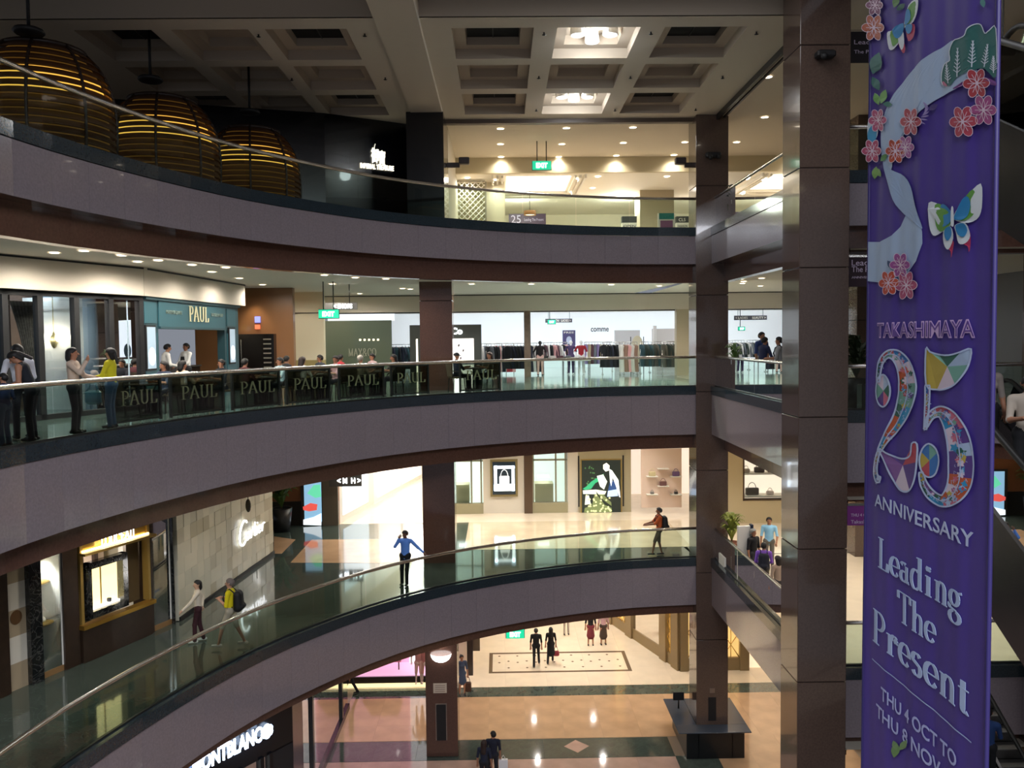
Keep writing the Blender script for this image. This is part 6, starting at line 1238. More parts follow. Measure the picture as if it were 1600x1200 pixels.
# --- ground floor
p = at(771, 1222, z=0); person(p, -.1, 'person in a navy T-shirt walking away across the ground floor', '181c2e', '22242c', h=.018, head=(.7, 0), hr=(.22, .1, .85)); 
p = at(757, 1232, z=0); i7 = person(p, -.2, 'person with very long dark hair in a navy and white top beside the navy T-shirt', '1c2236', '1a1a20', hair='2a1812', style='long', fem=True, H=1.6, h=.018)
p2 = at(771, 1222, z=0); t = thing('shopping_bag', p2+Vector((.33, .1, .35)), 'white paper shopping bag held by the person in the navy T-shirt', 'bag'); c = p2+Vector((.33, .1, .35)); m = MB(); m.bbox(c.x-.15, c.x+.15, c.y-.06, c.y+.06, c.z, c.z+.36, .01); m.build('bag_body', M('paper_white', 'e8e8ea', .6), t)
for s in (-1, 1): m = MB(); m.tube([c+Vector((-.07, s*.04, .36)), c+Vector((0, 0, .5)), c+Vector((.07, s*.04, .36))], .008, 5); m.build('handle', MATS['paper_white'], t)
p = at(838, 1041, z=0); person(p, -.05, 'person in black trousers and T-shirt walking away beside the inlaid border', '141418', '121216', pose='walk', feet=(V(-.1, -.22, .07), V(.12, .25, .07)))
p = at(861, 1036, z=0); i8 = person(p, .05, 'person in a long loose black dress beside the inlaid border', '101014', '15151a', style='long', fem=True, coat=.5, feet=(V(-.18, -.2, .07), V(.1, .2, .07)), H=1.62)
handbag(i8, 1, '8a2030', 'dark red bag at the side of the person in the black dress')
p = at(923, 1009, z=0); person(p, -.1, 'person in a red patterned skirt far along the ground floor corridor', '1c1a1e', '7a3038', fem=True, skirt=.5, leg='bare', style='long')
p = at(943, 1008, z=0); person(p, .1, 'person in a brown skirt and pink top far along the ground floor corridor', 'c09aa0', '4a3a30', fem=True, skirt=.45, leg='bare', style='bob')
p = at(885, 992, z=0); person(p, 0, 'distant person in pale clothes at the back of the ground floor corridor', 'c8b8a8', 'b8a898', H=1.6)
p = at(722, 1086, z=0); i9 = person(p, PI+.3, 'person in a grey-blue coat dress beside the reddish column', '3e4a62', '3e4a62', fem=True, coat=.62, leg='bare', style='bun', H=1.66)
handbag(i9, 0, '4a2c1c', 'brown tote bag carried by the person in the grey-blue coat', .13, .42, .06, 'tote_bag')
p = at(548, 1088, z=0); person(p, PI/2+.3, 'person in black trousers walking before the pink window, half hidden by the slab', '1c1c22', '15151a', pose='walk')
# --- mannequins
for px, Y, zf, lab, sh_, pt, sk, lg in ((646, 33.2, .46, 'left pale mannequin in the glowing pink window', 'c89090', 'd8b0a8', 'd8c0b8', 'shorts'), (656, 33.2, .46, 'right pale mannequin in the glowing pink window', 'b87878', 'c8988e', 'd8c0b8', 'shorts'), (908, 38.6, Z3, 'white mannequin in a dark red top in the clothes shop', 'a02430', 'e4e4e6', 'e8e8ea', 'long'), (892, 39.0, Z3, 'white mannequin in a plum top beside the red one', '50406a', '504068', 'e8e8ea', 'long'), (844, 38.0, Z3, 'black torso mannequin right of the timber post', '1c1418', 'd8b0a8', '1a1618', 'long')):
    q = at(px, 560, y=Y); person(Vector((q.x, Y, zf)), PI, lab, sh_, pt, skin=sk, style='bald', leg=lg, sleeve='short', tag='mannequin', shoes=sk, h=.024, H=1.6, hl=(-.28, .1, .95), hr=(.3, .05, 1.0))
# ================================================================ hanging banner (plane parallel to the gallery, facing the void)
BX = 4.2
def bdisp(y, z): return .006*math.sin(y*9.0+.3*math.sin(z*.8))+.0025*math.sin(y*23+z*.25)+.010*math.sin(y*2.2+z*.35)
def bp(px, py, l=0): q = at(px, py, x=BX); return Vector((BX+bdisp(q.y, q.z)-.009-.003*l, q.y, q.z))
bn = thing('hanging_banner', (BX, 8.5, 13), 'tall purple anniversary banner with a pale ribbon, flowers and a big 25', 'banner')
y_far = at(1354, 600, x=BX).y; y_near = at(1548, 600, x=BX).y; zt_, zb_ = 21.5, 7.0
m = MB(); ny, nz = 120, 90
for j in range(nz+1):
    z = zb_+(zt_-zb_)*j/nz
    for i in range(ny+1): y = y_near+(y_far-y_near)*i/ny; m.v.append((BX+bdisp(y, z), y, z))
b0 = len(m.v)
m.f = [(j*(ny+1)+i, j*(ny+1)+i+1, (j+1)*(ny+1)+i+1, (j+1)*(ny+1)+i) for j in range(nz) for i in range(ny)]; m.m = [0]*len(m.f); m.sm = [True]*len(m.f)
vs = [(v[0]+.02, v[1], v[2]) for v in m.v]; m.add(vs, [f[::-1] for f in m.f], True)
m.build('banner_cloth', M('banner_purple', '4f3b9a', .6, noise=(.5, .08)), bn)
for y in (y_near, y_far): m = MB(); m.tube([(BX+bdisp(y, z)+.005, y, z) for z in [zb_+(zt_-zb_)*j/60 for j in range(61)]], .022, 8); m.build('edge_hem', M('banner_hem', '352c66', .5), bn)
for z in (zt_, zb_): m = MB(); m.tube([(BX, y_near-.05, z), (BX, y_far+.05, z)], .035, 10); m.build('end_rod', steel_m, bn)
for y in (y_near+.1, y_far-.1): m = MB(); m.tube([(BX, y, zt_), (BX, y, 22.42)], .012, 6); m.build('hanging_cord', steel_m, bn)
def tri(pts):                                  # ear clipping, so that every print follows the folds
    P = [Vector((p[0], p[1])) for p in pts]; idx = list(range(len(P)))
    ar = sum(P[i].x*P[(i+1) % len(P)].y-P[(i+1) % len(P)].x*P[i].y for i in range(len(P)))
    if ar < 0: idx.reverse()
    out = []; g_ = 0
    cr = lambda a, b, c: (b.x-a.x)*(c.y-a.y)-(b.y-a.y)*(c.x-a.x)
    while len(idx) > 3 and g_ < 5000:
        g_ += 1; ok = False
        for k in range(len(idx)):
            a, b, c = idx[k-1], idx[k], idx[(k+1) % len(idx)]
            if cr(P[a], P[b], P[c]) <= 1e-9: continue
            if any(cr(P[a], P[b], P[q]) > 0 and cr(P[b], P[c], P[q]) > 0 and cr(P[c], P[a], P[q]) > 0 for q in idx if q not in (a, b, c)): continue
            out.append((a, b, c)); idx.pop(k); ok = True; break
        if not ok: break
    out.append(tuple(idx[:3])); return out
bmat = lambda c: M('print_'+c, c, .5)
def subdiv(vs, fs, n):
    for _ in range(n):
        e = {}; vs = list(vs); nf = []
        def mid(a, b):
            k = (min(a, b), max(a, b))
            if k not in e: e[k] = len(vs); vs.append(((vs[a][0]+vs[b][0])/2, (vs[a][1]+vs[b][1])/2))
            return e[k]
        for a, b, c in fs: d, f, g_ = mid(a, b), mid(b, c), mid(c, a); nf += [(a, d, g_), (d, b, f), (g_, f, c), (d, f, g_)]
        fs = nf
    return vs, fs
def shape(pts, col, l, name='print_shape', n=0, mb=None):
    vs, fs = subdiv(pts, tri(pts), n); m = mb or MB(); m.add([bp(x, y, l) for x, y in vs], [f for f in fs]); 
    return m if mb else m.build(name, bmat(col), bn)
def smooth(pts, k=5, closed=True):
    out = []; n = len(pts)
    for i in range(n if closed else n-1):
        g_ = [pts[(i+d) % n] if closed else pts[min(max(i+d, 0), n-1)] for d in (-1, 0, 1, 2)]
        for j in range(k):
            t = j/k; out.append(tuple(.5*((2*g_[1][c])+(-g_[0][c]+g_[2][c])*t+(2*g_[0][c]-5*g_[1][c]+4*g_[2][c]-g_[3][c])*t*t+(-g_[0][c]+3*g_[1][c]-3*g_[2][c]+g_[3][c])*t**3) for c in (0, 1)))
    if not closed: out.append(pts[-1])
    return out
def stroke(pts, w_, l, mb, closed=False):
    n = len(pts); L = []; R = []
    for i in range(n):
        a = pts[(i-1) % n if closed else max(i-1, 0)]; b = pts[(i+1) % n if closed else min(i+1, n-1)]; d = Vector((b[0]-a[0], b[1]-a[1])); d = d.normalized() if d.length > 0 else Vector((1, 0)); nn = Vector((-d.y, d.x)); ww = w_[i] if isinstance(w_, list) else w_
        L.append((pts[i][0]+nn.x*ww/2, pts[i][1]+nn.y*ww/2)); R.append((pts[i][0]-nn.x*ww/2, pts[i][1]-nn.y*ww/2))
    vs = []
    for a, b in zip(L, R): vs += [bp(*a, l), bp(*b, l)]
    mb.add(vs, [(2*i, 2*i+1, (2*i+3) % (2*n), (2*i+2) % (2*n)) for i in range(n if closed else n-1)]); return L, R
c8 = lambda L: [(1340+x/2.5, y/2.5) for x, y in L]; c6 = lambda L: [(1340+x/3.427, 500+y/3.427) for x, y in L]
# ribbon
A = smooth(c8([(400, 160), (330, 190), (260, 235), (190, 310), (130, 395), (98, 480), (92, 560), (105, 640), (137, 665), (150, 600), (200, 500), (260, 430), (330, 380), (420, 330), (470, 275)]), 3)
shape(A, 'b4cbe8', 1, 'ribbon_print', 4)
shape(smooth(c8([(104, 636), (137, 662), (190, 690), (215, 730), (235, 800), (264, 890), (245, 878), (195, 842), (155, 800), (128, 730)]), 3), 'a6bfe0', 2, 'ribbon_print', 3)
shape(c8([(195, 840), (228, 852), (255, 872), (262, 905), (263, 950), (240, 1020), (190, 1080), (150, 1105), (110, 1106), (38, 1098), (38, 945), (90, 945), (140, 920), (172, 885)]), 'b4cbe8', 1, 'ribbon_print', 4)
# green fan with white sprigs
fan = smooth(c8([(340, 330), (337, 285), (350, 248), (372, 236), (370, 200), (386, 160), (408, 150), (430, 138), (440, 112), (465, 95), (488, 97), (503, 130), (520, 118), (545, 112), (545, 300), (500, 268), (455, 275), (400, 300), (375, 332)]), 3)
shape(fan, '2c6e6a', 3, 'fan_print', 3); m = MB(); stroke(fan[:42], 1.6, 4, m)
for x, y, dx, dy in ((365, 325, -8, -75), (400, 300, 3, -110), (455, 262, 5, -100), (500, 262, 14, -85), (535, 285, 0, -60)):
    b_, e_ = c8([(x, y), (x+dx, y+dy)]); stroke([b_, e_], 1.6, 4, m)
    for k in range(7):
        t = .15+.13*k; px, py = b_[0]+(e_[0]-b_[0])*t, b_[1]+(e_[1]-b_[1])*t
        for s in (-1, 1): stroke([(px, py), (px+s*6*(1.1-t), py-4.5)], 1.1, 4, m)
m.build('sprig_print', bmat('dfe9f4'), bn)
def petals(cx, cy, r, col, edge='f0d8e8', l=5, n=6, asp=.8, rot=0):
    cx, cy = 1340+cx/2.5, cy/2.5; r = r/2.5; m = MB(); m2 = MB()
    for k in range(n):
        a = rot+2*math.pi*k/n; px, py = cx+math.cos(a)*r*.55*asp, cy+math.sin(a)*r*.55
        pts = [(px+(math.cos(q)*math.cos(a)*.5-math.sin(q)*math.sin(a)*.34)*r*asp, py+(math.cos(q)*math.sin(a)*.5+math.sin(q)*math.cos(a)*.34)*r) for q in [2*math.pi*i/12 for i in range(12)]]
        m.add([bp(*p, l+.3*(k % 2)) for p in pts], [tuple(range(12))]); stroke(pts, .9, l+1, m2, True); stroke([(cx, cy), (cx+math.cos(a)*r*.7*asp, cy+math.sin(a)*r*.7)], .8, l+1, m2)
    m.build('flower_print', bmat(col), bn); m2.build('flower_outline', bmat(edge), bn)
for f_ in ((475, 325, 58, 'b8404a'), (425, 475, 62, 'c24a5c'), (500, 430, 60, 'b0508c'), (220, 475, 55, 'c04858'), (158, 590, 48, 'c85034'), (198, 575, 45, 'b868a8'), (178, 1035, 48, 'a8509c'), (133, 1105, 48, 'd05038'), (203, 1115, 56, 'c0507c'), (68, 108, 52, 'c06040'), (85, 470, 45, 'c0507c'), (62, 590, 46, 'c04870'), (72, 20, 40, '8a4a70')): petals(*f_, rot=f_[0] % 2)
def leafp(x, y, a, L, col, l=4, w_=.3):
    x, y = 1340+x/2.5, y/2.5; L = L/2.5; pts = []
    for k in range(11): s = k/10*2; t = s if s <= 1 else 2-s; sg_ = 1 if s <= 1 else -1; pts.append((x+math.cos(a)*L*t-math.sin(a)*sg_*L*w_*math.sin(math.pi*t)*.9, y+math.sin(a)*L*t+math.cos(a)*sg_*L*w_*math.sin(math.pi*t)*.9))
    m = MB(); m.add([bp(*p, l) for p in pts[:-1]], [tuple(range(10))]); m.build('leaf_print', bmat(col), bn)
for x, y, a, L, col in ((95, 405, -1.2, 60, '6fae52'), (85, 410, -1.9, 50, '6fae52'), (105, 405, .1, 40, '2c7a6a'), (70, 655, .9, 45, '6fa04a'), (75, 650, 1.7, 50, '7fae5a'), (95, 630, -.8, 40, '5a9450'), (62, 290, -1.3, 90, '2c7068'), (55, 280, -.7, 60, '2c7068'), (60, 300, 1.1, 60, '2c7068'), (150, 30, -1.3, 50, '5a8a4a'), (160, 40, -.7, 40, '3a6a5a'), (500, 30, -1.8, 40, '4a9490'), (165, 1080, 1.9, 40, '3a5a8c'), (150, 1050, -2.2, 40, '2c4a7c'), (290, 430, -.6, 40, '4c3c7c')): leafp(x, y, a, L, col)
for k in range(9): leafp(250+k*5, 470-k*6, .5-.35*k, 32, 'a090c8', 4, .12)
shape(smooth(c8([(42, 480), (60, 450), (82, 470), (80, 520), (70, 545), (55, 560), (42, 545)]), 3), 'd8e4f0', 3); shape(smooth(c8([(45, 510), (62, 490), (76, 515), (68, 560), (52, 570), (42, 540)]), 3), '3aa0d0', 4)
shape(smooth(c8([(345, 318), (362, 335), (350, 336), (338, 325)]), 3), 'c87090', 4); shape(smooth(c8([(385, 345), (430, 315), (470, 300), (440, 325), (400, 345)]), 2), '7a3c8c', 5); shape(smooth(c8([(500, 300), (545, 318), (545, 335), (505, 322)]), 2), '7a3c8c', 5)
# butterflies
def butterfly(P, big):
    names_ = {'w': 'e8f0f4', 'g': '6aa84a', 'b': '2c8cc8', 'r': 'c83c64', 'd': '1c2c50'}
    for col, l, pts in P: shape(smooth(c8(pts), 3), names_[col], l, 'butterfly_print')
butterfly([('w', 3, [(288, 792), (330, 800), (380, 830), (375, 880), (330, 910), (305, 920), (290, 880)]), ('g', 4, [(312, 800), (345, 805), (378, 840), (370, 880), (335, 905), (315, 880)]), ('b', 5, [(335, 800), (360, 805), (382, 840), (370, 872), (340, 885), (328, 850)]),
           ('w', 3, [(385, 840), (430, 770), (484, 716), (490, 790), (478, 845), (440, 870), (390, 860)]), ('g', 4, [(390, 838), (425, 780), (455, 740), (468, 780), (462, 830), (430, 860), (392, 858)]), ('b', 5, [(390, 840), (420, 780), (440, 768), (448, 800), (440, 840), (420, 858), (390, 858)]),
           ('r', 3, [(345, 950), (372, 980), (374, 1008), (382, 970), (382, 940)]), ('w', 4, [(345, 900), (375, 885), (384, 930), (365, 975), (345, 950)]), ('b', 5, [(352, 895), (374, 885), (378, 920), (362, 940), (350, 920)]), ('r', 3, [(400, 940), (435, 960), (440, 985), (446, 950), (440, 900)]), ('w', 4, [(390, 880), (430, 870), (446, 920), (430, 950), (405, 950), (395, 910)]), ('b', 5, [(394, 880), (425, 872), (438, 900), (425, 925), (402, 915)]), ('w', 6, [(379, 812), (387, 812), (389, 875), (383, 885), (377, 872)])], 1)
butterfly([('w', 3, [(120, 130), (140, 120), (170, 110), (175, 150), (150, 190), (128, 190)]), ('g', 4, [(135, 125), (170, 110), (176, 145), (150, 180), (140, 165)]), ('b', 5, [(145, 115), (185, 90), (182, 130), (160, 150)]), ('w', 3, [(185, 100), (205, 20), (245, -5), (245, 40), (225, 85), (195, 105)]), ('g', 4, [(190, 98), (205, 30), (235, 5), (235, 50), (215, 85)]), ('b', 5, [(190, 95), (198, 40), (212, 40), (216, 70), (205, 90)]), ('r', 3, [(195, 105), (230, 95), (228, 140), (205, 160)]), ('b', 5, [(195, 100), (222, 95), (218, 125), (202, 130)]), ('r', 3, [(165, 170), (180, 150), (192, 190), (182, 208)]), ('w', 4, [(165, 150), (182, 120), (188, 170), (176, 195)])], 0)
m = MB(); 
for px in (298, 300, 302, 306): 
    pass
# TAKASHIMAYA, outlined
FB = Frame((BX-.0, at(1372, 526, x=BX).y), (BX-.0, at(1372, 526, x=BX).y-1))
def btext(s, x0, y0, x1, h_px, col, l, bold=0, par=bn):
    a = at(x0, y0, x=BX); b = at(x1, y0, x=BX); z1 = at(x0, y0-h_px, x=BX).z
    fr = Frame((BX, a.y), (BX, a.y-1)); o = text('lettering', s, fr, 0, .009+l*.003, a.z, z1-a.z, a.y-b.y, bmat(col), par, ext=.0008, bold=bold)
    w0 = wloc(par)
    for v in o.data.vertices: v.co.x += bdisp(v.co.y+w0.y, v.co.z+w0.z)
    return o
btext('TAKASHIMAYA', 1372, 527, 1523, 22, 'd8b8e4', 1, .035); btext('TAKASHIMAYA', 1373, 526.5, 1522, 21, '6a4c9c', 2, -.012)
btext('ANNIVERSARY', 1369, 790, 1521, 20, 'c8d4f4', 1, .012)
for s, x0, y0, x1, hp in (('THU 4 OCT TO', 1380, 1092, 1497, 20), ('THU 8 NOV 2018', 1372, 1118, 1522, 20)): btext(s, x0, y0, x1, hp, 'b8c0f0', 1, .012)
def bserif(s, x0, y0, x1, h_px):
    a = at(x0, y0, x=BX); b = at(x1, y0, x=BX); hgt = at(x0, y0-h_px, x=BX).z-a.z; k = (a.y-b.y)/(nibw(s)*hgt); mb = MB()
    nib(s, mb, lambda x, y, l: Vector((BX+bdisp(a.y-x*k, a.z+y)-.012+.004*(1-l), a.y-x*k, a.z+y)), hgt, pen=.125, thin=.035, track=.06); mb.build('lettering', bmat('b8ccf2'), bn)
bserif('Leading', 1375, 885, 1507, 46); bserif('The', 1405, 968, 1463, 46); bserif('Present', 1366, 998, 1520, 48) if 0 else None
NIB['P'] = NIB['P']
bserif('Present', 1366, 1000, 1520, 50)
m = MB(); a, b = at(1365, 1029, x=BX), at(1518, 1159, x=BX); n = 30; vs = []
for i in range(n+1): y = a.y+(b.y-a.y)*i/n; vs += [(BX+bdisp(y, a.z)-.012, y, a.z-.006), (BX+bdisp(y, a.z)-.012, y, a.z+.006)]
m.add(vs, [(2*i, 2*i+1, 2*i+3, 2*i+2) for i in range(n)]); m.build('divider_line', bmat('b8ccf2'), bn)
# the big 25: patched fills inside a pale outline
PAT = ['2c9cd0', 'c85060', '2c6a5a', 'd8708c', 'b4cbe8', '5a3c90', 'c8b04c', '8c5ca8', '3c7ac0', 'd06038', '7ab0a0', 'e8d8e8']
rb = random.Random(11)
def fat(pts, closed_end=False):
    C = smooth([(x, y) for x, y, w_ in pts], 6, False); n = len(pts); Wd = []
    for i in range(n-1):
        for j in range(6): Wd.append(pts[i][2]+(pts[i+1][2]-pts[i][2])*j/6)
    Wd.append(pts[-1][2]); C = c6(C); Wd = [w_/3.427 for w_ in Wd]; Ls = []
    def lr(i):
        a, b = C[max(i-1, 0)], C[min(i+1, len(C)-1)]; d = Vector((b[0]-a[0], b[1]-a[1])).normalized(); return Vector((-d.y, d.x))
    segs = []
    for h0, h1 in ((-.5, 0), (0, .5)):
        i = 0
        while i < len(C)-1: e = min(i+rb.randint(4, 9), len(C)-1); segs.append((i, e, h0, h1)); i = e
    for i, e, h0, h1 in segs:
        if 1:
            vs = []
            for q in range(i, e+1): nn = lr(q); vs += [bp(C[q][0]+nn.x*Wd[q]*h0, C[q][1]+nn.y*Wd[q]*h0, 2), bp(C[q][0]+nn.x*Wd[q]*h1, C[q][1]+nn.y*Wd[q]*h1, 2)]
            m = MB(); m.add(vs, [(2*q, 2*q+1, 2*q+3, 2*q+2) for q in range(e-i)]); m.build('numeral_patch', bmat(rb.choice(PAT)), bn)
    L = [(C[q][0]+lr(q).x*Wd[q]/2, C[q][1]+lr(q).y*Wd[q]/2) for q in range(len(C))]; R = [(C[q][0]-lr(q).x*Wd[q]/2, C[q][1]-lr(q).y*Wd[q]/2) for q in range(len(C))]
    m = MB(); stroke(L+R[::-1], 2.6, 4, m, True)
    if max(Wd) > 14: stroke([c for c, w_ in zip(C, Wd) if w_ > 9], 1.6, 4, m)
    fl_ = {}
    for _ in range(int(len(C)*.9)):
        q = rb.randrange(len(C)); r = Wd[q]*rb.uniform(.1, .2); h_ = rb.uniform(-.28, .28); x, y = C[q][0]+lr(q).x*Wd[q]*h_, C[q][1]+lr(q).y*Wd[q]*h_; col = rb.choice(PAT); a0 = rb.uniform(0, 6)
        fl_.setdefault(col, MB()).add([bp(x+r*math.cos(a)*(1+.35*math.cos(5*a+a0)), y+r*math.sin(a)*(1+.35*math.cos(5*a+a0)), 2.6) for a in [2*math.pi*i/15 for i in range(15)]], [tuple(range(15))])
    for col, fm in fl_.items(): fm.build('numeral_motif', bmat(col), bn)
    for _ in range(int(len(C)*1.2)):
        q = rb.randrange(len(C)); x, y = C[q][0]+rb.uniform(-.3, .3)*Wd[q], C[q][1]+rb.uniform(-3, 3); stroke([(x, y), (x+rb.uniform(-4, 4), y+rb.uniform(-4, 4)), (x+rb.uniform(-5, 5), y+rb.uniform(-5, 5))], .8, 3, m)
    m.build('numeral_outline', bmat('c4d4f4'), bn)
def blob(pts, l=2):
    P = smooth(c6(pts), 3); cx = sum(p[0] for p in P)/len(P); cy = sum(p[1] for p in P)/len(P)
    k = 6; n = len(P)
    for q in range(k):
        i0, i1 = q*n//k, (q+1)*n//k; vs = [(cx, cy)]+[P[i % n] for i in range(i0, i1+1)]; m = MB(); m.add([bp(*v, l) for v in vs], [tuple(range(len(vs)))]); m.build('numeral_patch', bmat(rb.choice(PAT)), bn)
    m = MB(); stroke(P, 2.6, l+2, m, True); m.build('numeral_outline', bmat('c4d4f4'), bn)
fat([(122, 330, 18), (135, 235, 26), (175, 185, 36), (225, 195, 62), (268, 262, 88), (283, 355, 100), (268, 445, 92), (228, 540, 66), (170, 630, 40), (128, 705, 18)])
blob([(150, 292), (178, 320), (190, 380), (178, 440), (150, 465), (122, 440), (108, 380), (120, 320)])
blob([(128, 690), (165, 710), (220, 735), (265, 742), (300, 722), (308, 662), (335, 664), (333, 760), (322, 850), (300, 905), (270, 920), (235, 905), (200, 850), (165, 770)])
fat([(128, 705, 16), (112, 760, 20), (108, 820, 24), (122, 862, 20), (133, 838, 14)])
blob([(380, 155), (400, 170), (440, 184), (500, 188), (560, 172), (612, 155), (600, 240), (570, 300), (530, 345), (480, 370), (430, 372), (380, 345)])
fat([(387, 350, 24), (386, 420, 22), (382, 500, 20), (376, 585, 14)])
fat([(380, 575, 10), (405, 512, 36), (452, 492, 60), (498, 525, 86), (532, 590, 106), (553, 680, 120), (560, 780, 128), (552, 870, 120), (520, 935, 100), (465, 968, 62), (410, 943, 48), (370, 885, 38), (352, 815, 18)])
blob([(392, 662), (425, 690), (442, 750), (425, 820), (392, 842), (358, 815), (345, 750), (360, 690)])
leafp(170, 2930, -.9, 50, '7aa06a'); leafp(160, 2930, -1.9, 40, '7aa06a'); leafp(150, 2960, -1.4, 60, '6f9a5a')
# ================================================================ escalators and the gap beside the banner
tr_m = M('escalator_cladding', '4a4846', .22, .8); rub = M('handrail_rubber', '0c0c0c', .5)
def escalator(xa, xb, y0, z0, y1, z1, label):
    t = thing('escalator', (xa, (y0+y1)/2, min(z0, z1)), label, 'escalator'); d = Vector((0, y1-y0, z1-z0)); L = d.length; d.normalize(); nrm = Vector((0, -d.z, d.y)); nrm = nrm if nrm.z > 0 else -nrm
    P = lambda x, s, n: Vector((x, y0, z0))+d*s+nrm*n
    for x in (xa, xb):
        m = MB(); pts = [P(x-.04, 0, -1.1), P(x-.04, L, -1.1), P(x-.04, L, .1), P(x-.04, 0, .1)]; m.poly(pts, (.08, 0, 0)); m.build('side_cladding', tr_m, t)
        m = MB(); m.poly([P(x-.01, .3, .1), P(x-.01, L-.3, .1), P(x-.01, L-.3, .95), P(x-.01, .3, .95)], (.02, 0, 0)); m.build('glass_side', glass_m, t)
        m = MB(); pts = [P(x, .3+.5*math.cos(q)*-1-.0, .5+.48*math.sin(q)) for q in [-1.2+2.7*i/8 for i in range(9)]]
        c0, c1 = P(x, .3, .5), P(x, L-.3, .5); a1 = [c0-d*.48*math.cos(q)+nrm*.48*math.sin(q) for q in [-1.3+2.87*i/10 for i in range(11)]]; a2 = [c1+d*.48*math.cos(q)+nrm*.48*math.sin(q) for q in [1.57-2.87*i/10 for i in range(11)]]
        m.tube(a1+a2, .045, 8); m.build('handrail', rub, t)
    m = MB(); m.poly([P(xa, 0, -1.1), P(xb, 0, -1.1), P(xb, L, -1.1), P(xa, L, -1.1)], (0, 0, .04)); m.build('underside', M('escalator_underside', '5c5a56', .3, .6), t)
    n = int(abs(z1-z0)/.2)
    for i in range(n):
        ya, za = y0+(y1-y0)*i/n, z0+(z1-z0)*i/n; m = MB(); m.bbox(xa+.06, xb-.06, min(ya, ya+(y1-y0)/n), max(ya, ya+(y1-y0)/n), za-.1, za+.1, .01); m.build('step', M('step_metal', '6a6866', .35, .8), t)
    return t
escalator(6.45, 7.55, 1.5, Z2, 11.8, Z3, 'escalator with dark steel sides just right of the purple banner')
escalator(6.45, 7.55, 12.6, Z4, 2.3, Z3, 'uppermost dark escalator at the right edge above the banner side')
escalator(8.95, 10.05, 7.0, 0, 18.2, Z2, 'lower escalator whose curved handrail shows in the gap left of the banner')
escalator(10.6, 11.7, 17.6, Z3, 7.4, Z2, 'farther dark escalator crossing behind the right edge')
escalator(12.2, 13.3, 7.4, Z4, 17.6, Z3, 'highest far escalator crossing behind the right edge')
# dark cladding walls behind the escalators
dw = setting('wall_right', (16.6, 20, 0)); MB().box(16.6, 16.8, -4, 62, -.02, 22.5).build('wall_panel', M('dark_side_wall', '5a5248', .5), dw)
# gap: banners hung at the far side
def hang(px0, py0, px1, py1, Y, col, label, words_, sz=None):
    fr = back(Y); a, b, z0, z1 = pr(fr, px0, py0, px1, py1); b = a+max(b-a, 1.6); t = thing('wall_banner', fr.P((a+b)/2, 0, z0), label, 'banner'); fb(fr, a, b, -.03, 0, z0, z1, M('cloth_banner_'+col, col, .6), 'cloth', t); fb(fr, a, b, -.05, .02, z1, z1+.05, steel_m, 'top_rail', t)
    for k, (s, hh, dz, ww) in enumerate(words_): text('lettering', s, fr, a+.08, .004, z0+(z1-z0)*dz, hh, ww, M('banner_print_pale', 'cfc0d8', .5), t, ext=.003)
hang(1325, 402, 1357, 448, 18.42, '2a1220', 'maroon banner starting Leading the Present in the gap left of the big banner', [('Leading', .13, .72, .62), ('The Present', .13, .5, .8), ('ANNIVERSARY', .05, .28, .6)])
hang(1324, 790, 1357, 821, 18.42, '7a2c80', 'bright purple banner strip lettered THU 4 OCT in the gap left of the big banner', [('THU 4 OCT TO', .07, .45, .62), ('Takashimaya', .08, .1, .62)])
hang(1329, 50, 1357, 98, 19.0, '181018', 'dark banner at the top of the gap left of the big banner', [('Leading', .1, .6, .6), ('The Present', .08, .3, .7)])
hang(1318, 1118, 1352, 1166, 21, '2c1028', 'dark plum banner at the foot of the gap left of the big banner', [('Takashimaya', .08, .2, .6)])
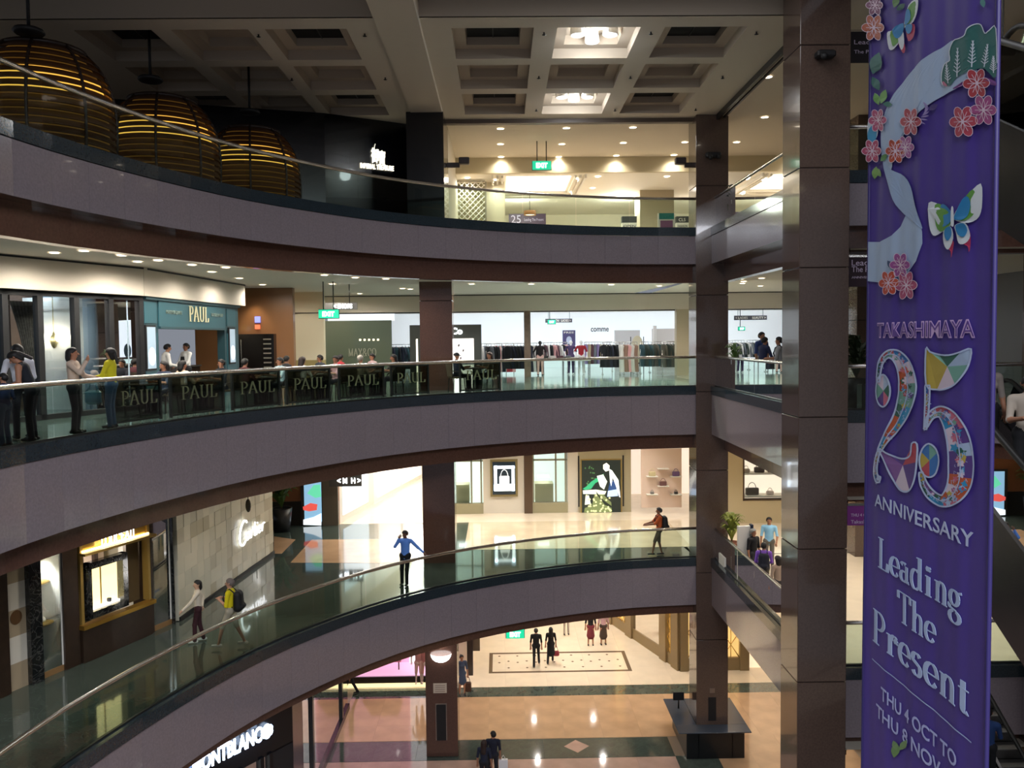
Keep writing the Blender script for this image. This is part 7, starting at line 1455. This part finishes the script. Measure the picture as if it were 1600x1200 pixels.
t = thing('dark_planter_box', (8.9, 19.0, Z3), 'black planter box under the bushy plant in the gap left of the banner', 'planter'); m = MB(); m.bbox(8.3, 9.5, 18.8, 19.1, Z3, Z3+.6, .02); m.build('box', M('black_planter', '121214', .4), t)
t = thing('wall_mural', (12.5, 35.9, Z3), 'pale blue and white picture panel behind the bushy plant in the gap', 'poster'); fr = back(30); a = fr.uz(1325, 520)[0]; fb(fr, a-.4, a+1.6, -.05, 0, Z3, Z3+2.9, E('mural_white', 'dfeaf4', 1.2), 'board', t)
m = MB(); c = fr.P(a+.5, .01, Z3+1.3); m.poly([c+Vector((.5*math.cos(q), 0, .38*math.sin(q))) for q in [2*math.pi*i/16 for i in range(16)]]); m.build('print_shape', M('mural_blue', '8ab0c8', .6), t)
# people by the escalators
p = Vector((6.95, 10.75, 11.75)); 
zz = Z2+(Z3-Z2)*(10.75-1.5)/10.3+.1; person(Vector((6.95, 10.75, zz)), PI-.5, 'person in a cream shirt riding the escalator right of the banner', 'b8ac9c', '101014', hl=(-.1, .3, 1.15), hr=(.1, .3, 1.15), head=(0, .4), H=1.7, h=.018)
zz = Z2+(Z3-Z2)*(9.9-1.5)/10.3+.1; person(Vector((6.75, 11.35, Z2+(Z3-Z2)*(11.35-1.5)/10.3+.1)), PI, 'dark-haired person behind the cream shirt on the escalator right of the banner', '8a8078', '121216', fem=True, style='long', H=1.6, h=.02)
zz = Z2*(12.3-7.0)/11.2+.1; person(Vector((9.5, 15.8, Z2*(15.8-7.0)/11.2+.1)), -.6, 'person in a dark blue shirt and black shorts on the lower escalator', '1c3a6c', '121418', leg='shorts', hl=(-.1, .3, 1.2), hr=(.12, .32, 1.2), head=(0, .3), h=.018)
for i, (x, y) in enumerate(((1570, 317), (1572, 135))):
    c = at(x, y, y=12.6+i*.8); t = thing('small_spotlight', c, ('bright point spotlight between the upper escalators', 'white spotlight at the upper right edge')[i], 'spotlight')
    m = MB(); m.tube([c, c+Vector((.0, .12, .05))], .03, 8); m.build('lamp_head', E('spot_glow', 'fff0c0', 12), t); m = MB(); m.tube([c+Vector((0, .12, .05)), (c.x, c.y+.12, 21.95)], .012, 6); m.build('arm', dsteel_m, t)
